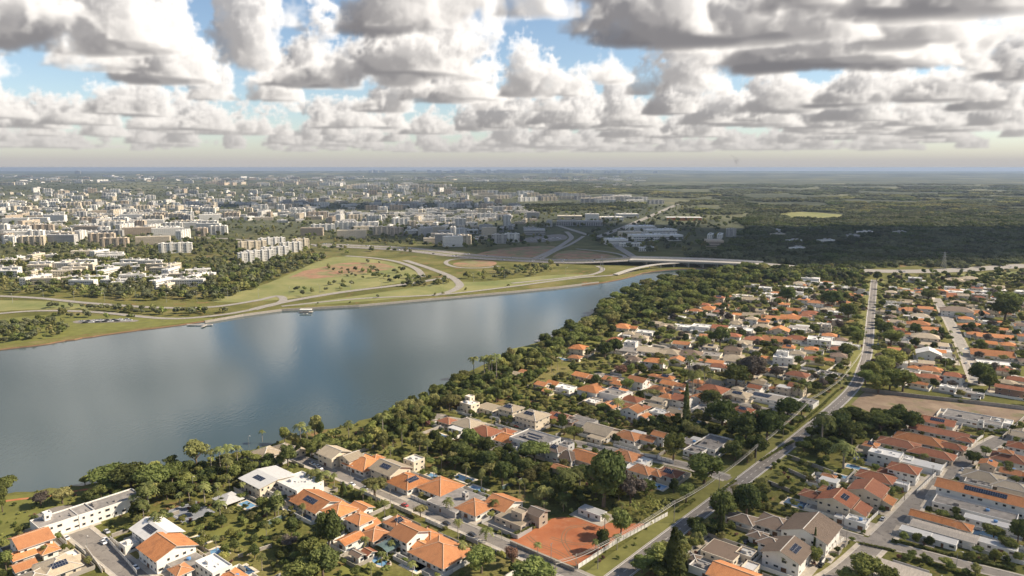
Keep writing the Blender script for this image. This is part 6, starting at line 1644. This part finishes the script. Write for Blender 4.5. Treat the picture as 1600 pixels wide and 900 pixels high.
tag(e, 'grey pyramid-roofed kiosk between two dark pools', 'kiosk')
e = empty('glass_canopy', P(607, 862), -GA); b = MB(); n = 10
for k in range(n):
    a0, a1 = math.pi * (.15 + .7 * k / n), math.pi * (.15 + .7 * (k + 1) / n)
    q0, q1 = (5.5 * math.cos(a0), 2.2 + 2.6 * math.sin(a0)), (5.5 * math.cos(a1), 2.2 + 2.6 * math.sin(a1))
    b.face([(q0[0], -5, q0[1]), (q0[0], 5, q0[1]), (q1[0], 5, q1[1]), (q1[0], -5, q1[1])])
M['tealglass'] = grainy('green_canopy_glass', (.07, .11, .10), (.13, .18, .17), .5, .25, spec=.5)
b.build('glazing', M['tealglass'], e)
for sx in (-4.8, 4.8):
    for sy in (-4.8, 0, 4.8):
        q = MB(); q.box(sx - .12, sx + .12, sy - .12, sy + .12, 0, 3.5); q.build('post', M['metal'], e)
tag(e, 'arched green glass canopy beside the tall white gabled house', 'canopy')
def wall_seg(a, b, h, mat, label, posts=0.0, name='garden_wall', grp='garden and lot walls'):
    L = (b - a).length; e = empty(name, a, math.atan2(b.y - a.y, b.x - a.x))
    q = MB()
    if posts:
        n = max(1, int(L / posts))
        for i in range(n):
            q2 = MB(); q2.box(i * L / n + .22, (i + 1) * L / n, -.06, .06, .05, h); q2.build('panel', M[mat], e)
            q3 = MB(); q3.box(i * L / n - .02, i * L / n + .2, -.14, .14, 0, h + .25); q3.build('post', M['concrete'], e)
    else:
        q.box(0, L, -.11, .11, 0, h); q.build('wall_face', M[mat], e)
        q3 = MB(); q3.box(-.05, L + .05, -.16, .16, h + .005, h + .1); q3.build('wall_cap', M['kerb'], e)
    tag(e, label, 'wall', grp, 'thing')
for (x0, y0, x1, y1, h, m_, ps, lb) in [(903, 889, 962, 850, 2.1, 'white', 2.6, 'pale panel fence beside the red lot, lower stretch'), (962, 850, 1043, 806, 2.1, 'white', 2.6, 'pale panel fence beside the red lot, upper stretch'), (797, 850, 848, 872, 1.5, 'stone', 3.2, 'post fence on the street side of the red lot, upper stretch'), (848, 872, 898, 893, 1.5, 'stone', 3.2, 'post fence on the street side of the red lot, lower stretch'), (1191, 752, 1238, 771, 1.9, 'stone', 0, 'grey garden wall nearest the corner house'), (1232, 737, 1276, 757, 1.9, 'stone', 0, 'mossy stone wall in the middle garden'), (1230, 715, 1268, 729, 2.2, 'stone', 0, 'stone wall of the upper garden, left part'), (1268, 729, 1302, 742, 2.2, 'stone', 0, 'stone wall of the upper garden, right part'), (1346, 611, 1436, 622, 2.6, 'stone', 0, 'grey wall behind the dry lot, left stretch'), (1436, 622, 1530, 632, 2.6, 'stone', 0, 'grey wall behind the dry lot, middle stretch'), (1530, 632, 1612, 642, 2.6, 'stone', 0, 'grey wall behind the dry lot, right stretch'), (1432, 772, 1470, 735, 2.2, 'white', 3.2, 'white street fence, lower stretch'), (1470, 735, 1502, 708, 2.2, 'white', 3.2, 'white street fence, middle stretch'), (1502, 708, 1536, 683, 2.2, 'white', 3.2, 'white street fence, upper stretch'), (1350, 824, 1379, 797, 2.0, 'white', 3.0, 'white fence round the corner house drive'), (1394, 833, 1442, 849, 1.6, 'wgrey', 0, 'round-topped grey wall on the corner plot'), (1258, 886, 1318, 845, 1.8, 'white', 3.2, 'white and grey fence in front of the brown-roofed houses'), (1600, 655, 1566, 686, 2.2, 'stone', 0, 'dark boundary wall right of the long white house'), (168, 845, 200, 880, 1.8, 'white', 2.4, 'white fence right of the lower-left cul-de-sac'), (200, 880, 214, 898, 1.8, 'white', 2.4, 'white fence at the bottom of the lower-left cul-de-sac'), (92, 832, 105, 850, 1.6, 'cream', 0, 'cream wall left of the cul-de-sac, upper part'), (134, 858, 160, 895, 1.6, 'cream', 0, 'cream wall left of the cul-de-sac, lower part'), (415, 822, 448, 808, 2.2, 'tealglass', 0, 'green mesh wall across the garden'), (785, 765, 828, 748, 2.2, 'tealglass', 0, 'green mesh fence beside the square lawn'), (372, 872, 425, 855, 1.6, 'stone', 0, 'old stone wall across the garden lawns'), (958, 697, 1000, 709, 1.8, 'white', 2.6, 'white wall along the second side street'), (1005, 712, 1032, 716, 1.6, 'white', 0, 'low white wall at the second side street bend'), (1066, 716, 1086, 722, 1.2, 'cream', 0, 'cream parapet before the white box house')]:
    wall_seg(P(x0, y0), P(x1, y1), h, m_, lb, ps)
# lot walls along the side streets
r = random.Random(31)
for si, (s0, t0, nm) in enumerate([(116, -372, 'lower-left cul-de-sac'), (235, -362, 'first side street'), (356, -335, 'second side street'), (500, -320, 'third side street'), (620, -340, 'fourth side street')]):
    cnt = {}
    for sd, sn in ((-1, 'near'), (1, 'far')):
        t = t0; k = 0
        while t < -168:
            w_ = r.uniform(19, 26); sh = (t + 250) * .16 if si == 2 else 0
            if si == 1 and sd == 1 and t > -240 or si == 2 and sd == -1 and t > -275: t += w_; k += 1; continue
            a, b = ST(s0 + sh + sd * 6.4, t + 1), ST(s0 + sh + sd * 6.4, t + w_ * .62)
            c, d = ST(s0 + sh + sd * 7.5, t), ST(s0 + sh + sd * 40, t)
            m_ = r.choice(('white', 'white', 'cream', 'wgrey'))
            if all(free(a + (b - a) * u, .2, False) for u in (.1, .5, .9)):
                wall_seg(a, b, r.uniform(1.4, 2.0), m_, '%s street-front fence, %s from the lake on the %s side of the %s' % (CN.get(m_), nth(k), sn, nm), r.choice((0, 2.4, 2.4)), 'street_fence', 'street-front fences')
            us = [u for u in (.1, .3, .5, .7, .9) if free(c + (d - c) * u, .2, False)]
            if len(us) >= 3:
                u1 = max(us); u0 = min(us)
                wall_seg(c + (d - c) * max(0, u0 - .1), c + (d - c) * min(1, u1 + .08), 1.9, r.choice(('white', 'stone', 'wgrey')), 'dividing wall between lots, %s from the lake, %s side of the %s' % (nth(k), sn, nm))
            t += w_; k += 1

# ------------------------------------------------------------------ poles, cables, lamps
def pole_mesh():
    b = MB(); b.tube([(0, 0, -.2), (0, 0, 11)], [.19, .12], 7); return b.mesh('shaft', M['pole'])
def arm_mesh():
    b = MB(); b.beam((-1.1, 0, 10.5), (1.1, 0, 10.5), .14); b.beam((-.8, 0, 9.6), (.8, 0, 9.6), .12)
    for x in (-1, -.35, .35, 1): b.tube([(x, 0, 10.55), (x, 0, 10.85)], .06, 5)
    return b.mesh('crossarm', M['pole'])
PO, AR = pole_mesh(), arm_mesh()
LINE = [(868, 915), (934, 889), (1053, 816), (1123, 771), (1181, 723), (1223, 688), (1266, 645), (1313, 612), (1346, 566), (1351, 530), (1355, 500), (1357, 475), (1360, 452)]
tops = []
for i, (x, y) in enumerate(LINE):
    p = P(x, y); e = empty('power_pole', p, -GA); inst('shaft', PO, e); inst('crossarm', AR, e); tops.append(p)
    if i: tag(e, 'concrete power pole beside the avenue, %s from the bottom' % nth(i - 1), 'pole', 'power poles along the avenue')
    else: tag(e, 'concrete power pole by the avenue below the lower frame edge', 'pole', 'power poles along the avenue')
CW = [(Vector((-.35, 0, 0)), 10.9), (Vector((.35, 0, 0)), 10.9), (Vector((0, 0, 0)), 9.7)]
for i, (a, c) in enumerate(zip(tops, tops[1:])):
    b = MB(); pr = Vector((math.cos(-GA), math.sin(-GA), 0))
    for j, (off, h) in enumerate(CW):
        q = []
        for k in range(7):
            u = k / 6; p = a.lerp(c, u) + pr * off.x + Vector((0, 0, h - 4 * .9 * u * (1 - u)))
            q.append(p - a)
        b.tube(q, .05 if j < 2 else .12, 5)
    tag(b.build('power_cables', M['cable'], loc=a), 'overhead cables of the avenue, %s span from the bottom' % nth(i), 'cables', 'overhead cable spans')
SP2 = [(861, 877), (900, 894), (1456, 750), (1498, 718), (1536, 690), (1413, 782), (1354, 826), (1322, 850), (1317, 824), (1411, 766), (722, 824), (610, 788), (862, 712), (768, 672)]
for i, (x, y) in enumerate(SP2):
    e = empty('utility_pole', P(x, y), r.uniform(0, 3)); inst('shaft', PO, e, scale=(.8, .8, .78)); inst('crossarm', AR, e, scale=(.8, .8, .78))
    L_ = ['by the red lot, upper', 'by the red lot, lower', 'on the white-fenced street, lower', 'on the white-fenced street, middle', 'on the white-fenced street, upper', 'at the cream house front', 'at the corner drive', 'by the brown-roofed house fence', 'behind the brown roof', 'before the red hipped house', 'on the first side street, lower', 'on the first side street, upper', 'on the second side street, lower', 'on the second side street, upper'][i]
    tag(e, 'thin wooden-coloured utility pole ' + L_, 'pole', 'street utility poles')
lm = MB(); lm.tube([(0, 0, -.1), (0, 0, 7.4), (.5, 0, 8.0), (1.6, 0, 8.2)], [.11, .08, .07, .06], 6); LM = lm.mesh('mast', M['metal'])
lh = MB(); lh.box(1.4, 2.2, -.15, .15, 8.1, 8.3, bottom=True); LH = lh.mesh('lamp_head', M['white'])
for (x, y, lb) in [(784, 845, 'by the side street bend'), (1494, 888, 'on the curving hedge street'), (249, 768, 'on the lakeside lawn, left one'), (302, 766, 'on the lakeside lawn, right one'), (389, 700, 'on the shore by the tan villa'), (548, 748, 'on the first side street by the parked car'), (497, 722, 'at the small turning circle'), (137, 862, 'in the lower-left cul-de-sac')]:
    e = empty('street_lamp', P(x, y), -GA); inst('mast', LM, e); inst('lamp_head', LH, e); tag(e, 'slim street lamp ' + lb, 'street lamp', 'street lamps')
for i, x in enumerate(range(20, 930, 48)):
    y = 470 + 4 * math.sin(x) if x < 400 else 466 - (x - 400) * .075
    e = empty('street_lamp', P(x, y), r.uniform(0, 6)); inst('mast', LM, e, scale=(1.6, 1.6, 1.5)); inst('lamp_head', LH, e, scale=(1.6, 1.6, 1.5)); tag(e, 'tall lamp on the far shore, %s from the left' % nth(i), 'street lamp', 'far shore lamps')
def pylon(x, y, h, lb):
    e = empty('transmission_tower', P(x, y)); b = MB(); q = MB()
    for s in (-1, 1):
        for t in (-1, 1): b.beam((s * 3.4, t * 3.4, 0), (s * .5, t * .5, h), .28)
    for k in range(7):
        z0, z1 = h * k / 7, h * (k + 1) / 7; w0, w1 = 3.4 - 2.9 * k / 7, 3.4 - 2.9 * (k + 1) / 7
        for s in (-1, 1):
            b.beam((-w0, s * w0, z0), (w1, s * w1, z1), .16); b.beam((w0, s * w0, z0), (-w1, s * w1, z1), .16); b.beam((s * w0, -w0, z0), (s * w1, w1, z1), .16)
    for z in (.72, .84, .96): q.beam((-5, 0, h * z), (5, 0, h * z), .3)
    b.build('lattice', M['metal'], e); q.build('crossarm', M['metal'], e); tag(e, lb, 'pylon')
pylon(1474, 421, 30, 'lattice pylon by the highway on the right'); pylon(940, 424, 26, 'lattice pylon near the bridge ramp'); pylon(960, 352, 40, 'thin mast above the shopping strip')

# ------------------------------------------------------------------ vehicles
def car_meshes(colname, col):
    m, t, bs = material('car_paint_' + colname); bs.inputs['Base Color'].default_value = rgba(col); bs.inputs['Roughness'].default_value = .3; bs.inputs['Coat Weight'].default_value = .6
    prof = [(-2.1, .35), (-2.15, .75), (-2.0, .92), (-1.1, 1.0), (1.15, .98), (1.9, .88), (2.12, .7), (2.1, .35)]
    b = MB()
    for (x0, z0), (x1, z1) in zip(prof, prof[1:]): b.face([(x0, -.85, z0), (x0, .85, z0), (x1, .85, z1), (x1, -.85, z1)])
    for s in (-.85, .85): b.face([(x, s, z) for x, z in (prof if s < 0 else prof[::-1])])
    b.face([(-.95, -.66, 1.46), (.45, -.66, 1.46), (.45, .66, 1.46), (-.95, .66, 1.46)])
    g = MB()
    lo = [(-1.55, -.80, .98), (1.15, -.80, .98), (1.15, .80, .98), (-1.55, .80, .98)]; hi = [(-.95, -.66, 1.45), (.45, -.66, 1.45), (.45, .66, 1.45), (-.95, .66, 1.45)]
    for k in range(4): g.face([lo[k], lo[(k + 1) % 4], hi[(k + 1) % 4], hi[k]])
    return b.mesh('body', m), g.mesh('glazing', M['glass'])
wh = MB(); wh.tube([(0, -.1, 0), (0, .1, 0)], .32, 10); WH_ME = wh.mesh('wheel', grainy('tyre', (.02, .02, .02), (.03, .03, .03), 2))
CARS = {n: car_meshes(n, c) for n, c in (('white', (.75, .75, .74)), ('silver', (.45, .46, .47)), ('black', (.03, .03, .035)), ('red', (.4, .05, .04)))}
FARCARS = []
def car(p, rz, col, label, far=False, grp='parked cars'):
    e = empty('car', p, rz); b, g = CARS[col]; s = (1, 1, 1) if not far else (1.3, 1.3, 1.3)
    e.scale = s
    inst('body', b, e); inst('glazing', g, e)
    if not far:
        for x in (-1.3, 1.3):
            for y in (-.78, .78): inst('wheel', WH_ME, e, (x, y, .32))
    tag(e, label, 'car', grp); e['paint'] = col
    if label is None: FARCARS.append(e)
al, ac = math.pi / 2 - GA, -GA
for (x, y, a, c, lb) in [(167, 832, ac, 'silver', 'silver car parked in the lower-left cul-de-sac, upper one'), (165, 845, ac, 'white', 'white car parked in the lower-left cul-de-sac'), (104, 842, ac, 'white', 'white car by the cream wall at the lower left'), (488, 726, ac, 'white', 'white car at the small turning circle, left one'), (497, 730, ac, 'white', 'white car at the small turning circle, right one'), (550, 758, ac, 'white', 'white car at the kerb of the first side street'), (712, 806, al, 'white', 'white car in the drive of the palm house'), (1379, 812, al, 'silver', 'silver car beside the corner house'), (1505, 735, al, 'white', 'white car at the kerb near the round dark tree'), (808, 667, ac, 'red', 'red car on the second side street'), (115, 815, ac, 'red', 'dark red car under the long white house'), (1283, 884, al, 'black', 'black car by the white and grey fence'), (1165, 848, al, 'black', 'dark car behind the rounded modern house'), (1509, 568, al + .24, 'white', 'white car on the pale upper-right street'), (1372, 538, al + .24, 'white', 'white car on the far avenue')]:
    p = P(x, y, .05); car(p, a, c, lb)
k = 0
for pts_, off, z in ((HWY, -13, .5), (HWY, -22, .5), (HWY, 13, .5), (HWY, 22, .5), (HW2, -9, .45), (HW2, 9, .45)):
    q = offset(resample(smooth(pts_, 1), 55), off)
    for a, b in zip(q, q[1:]):
        if r.random() < .55 and px_of(a)[0] < 1640:
            car(a + Vector((0, 0, z + .05)), math.atan2(b.y - a.y, b.x - a.x) + (math.pi if off > 0 else 0), r.choice(('white', 'white', 'silver', 'black')), None, True, 'cars on the distant highway')
for i in range(16):
    car(P(128 + i * 5, 503 - i * .25 + (i % 2) * 2, .28), .3, r.choice(('white', 'silver', 'white', 'black')), None, True, 'cars in the shore car park')
for i in range(14):
    car(P(828 + i * 3.6, 375 - i * .3 + (i % 2) * 1.6, .28), .3, r.choice(('white', 'silver', 'white')), None, True, 'cars in the shaded car park')

for nm, s0, t0, t1 in (('first side street', 233.2, -345, -190), ('second side street', 345, -330, -300), ('lower-left cul-de-sac', 119, -350, -300), ('third side street', 497.5, -300, -190)):
    t = t0 + 5; i = 0
    while t < t1:
        cc = r.choice(('white', 'silver', 'black', 'white', 'red'))
        car(ST(s0, t, .05), ac, cc, '%s car parked along the %s, %s from the lake' % (cc, nm, nth(i))); i += 1; t += r.uniform(16, 42)
fc = {}
for e in FARCARS: fc.setdefault((e['group'], e['paint']), []).append(e)
for (g_, c_), L in fc.items():
    L.sort(key=lambda e: px_of(e.location)[0])
    for i, e in enumerate(L): e['label'] = '%s car, %s from the left among the %s' % (c_, nth(i), g_)
for o in bpy.data.objects:
    if 'paint' in o: del o['paint']
# ------------------------------------------------------------------ piers and boats
e = empty('jetty', P(312, 507)); b = MB(); b.box(-14, 14, -1.6, 1.6, -.35, .1, bottom=True); b.box(6, 9, -12, -1.6, -.35, .08, bottom=True); b.build('deck', M['concrete'], e)
for x in (-12, -4, 4, 12): q = MB(); q.box(x - .2, x + .2, -.2, .2, -3, -.35); q.build('pile', M['pole'], e)
tag(e, 'small concrete jetty on the far left shore', 'jetty')
e = empty('boathouse', P(478, 486.5)); b = MB(); b.box(-8, 8, -4, 4, -.6, -.2, bottom=True); b.build('platform', M['concrete'], e); b = MB(); b.box(-7, 7, -3, 3, 2.2, 2.7, bottom=True); b.build('roof', M['white'], e)
for x in (-6.5, 6.5):
    for y in (-2.6, 2.6): q = MB(); q.box(x - .15, x + .15, y - .15, y + .15, -.2, 2.2); q.build('post', M['pole'], e)
tag(e, 'white-roofed floating boathouse at the far shore', 'boathouse')
bt = MB()
bt.v = [(-3, 0, .5), (-2.4, -.9, .6), (2.4, -.9, .6), (3.6, 0, .75), (2.4, .9, .6), (-2.4, .9, .6), (-2.2, -.4, -.3), (2.4, -.3, -.3), (2.4, .3, -.3), (-2.2, .4, -.3)]
bt.f = [(0, 1, 2, 3, 4, 5), (1, 6, 7, 2), (2, 7, 3), (3, 8, 4), (7, 8, 3), (4, 8, 9, 5), (0, 6, 1), (0, 9, 6), (5, 9, 0), (6, 9, 8, 7)]; bt.m = [0] * 10
e = empty('motor_boat', P(477, 491, -1.1), .4); bt.build('hull', M['white'], e); q = MB(); q.box(-.6, 1.0, -.6, .6, .62, 1.3); q.build('cabin', M['glass'], e); tag(e, 'small white boat moored before the boathouse', 'boat')
# smoke on the horizon
rng = np.random.default_rng(8); v = lumpy(ICO4[0], rng, .3, 9, 3.0)
v = v * np.array([17, 14, 56]); v[:, 0] += (v[:, 2] + 52) * -.28 + 4 * np.sin(v[:, 2] * .05); v[:, :2] *= (1 + (v[:, 2:3] + 60) * .007)
p = P(1152, 270.5); me_ = bpy.data.meshes.new('smoke_plume'); me_.from_pydata((v * 1.0).tolist(), [], ICO4[1]); me_.materials.append(volume_mat('dark_smoke', (.25, .25, .27), .007))
tag(inst('smoke_plume', me_, loc=(p.x * .42, p.y * .42, 178 + 78)), 'thin dark smoke rising on the horizon', 'smoke', None, 'stuff')
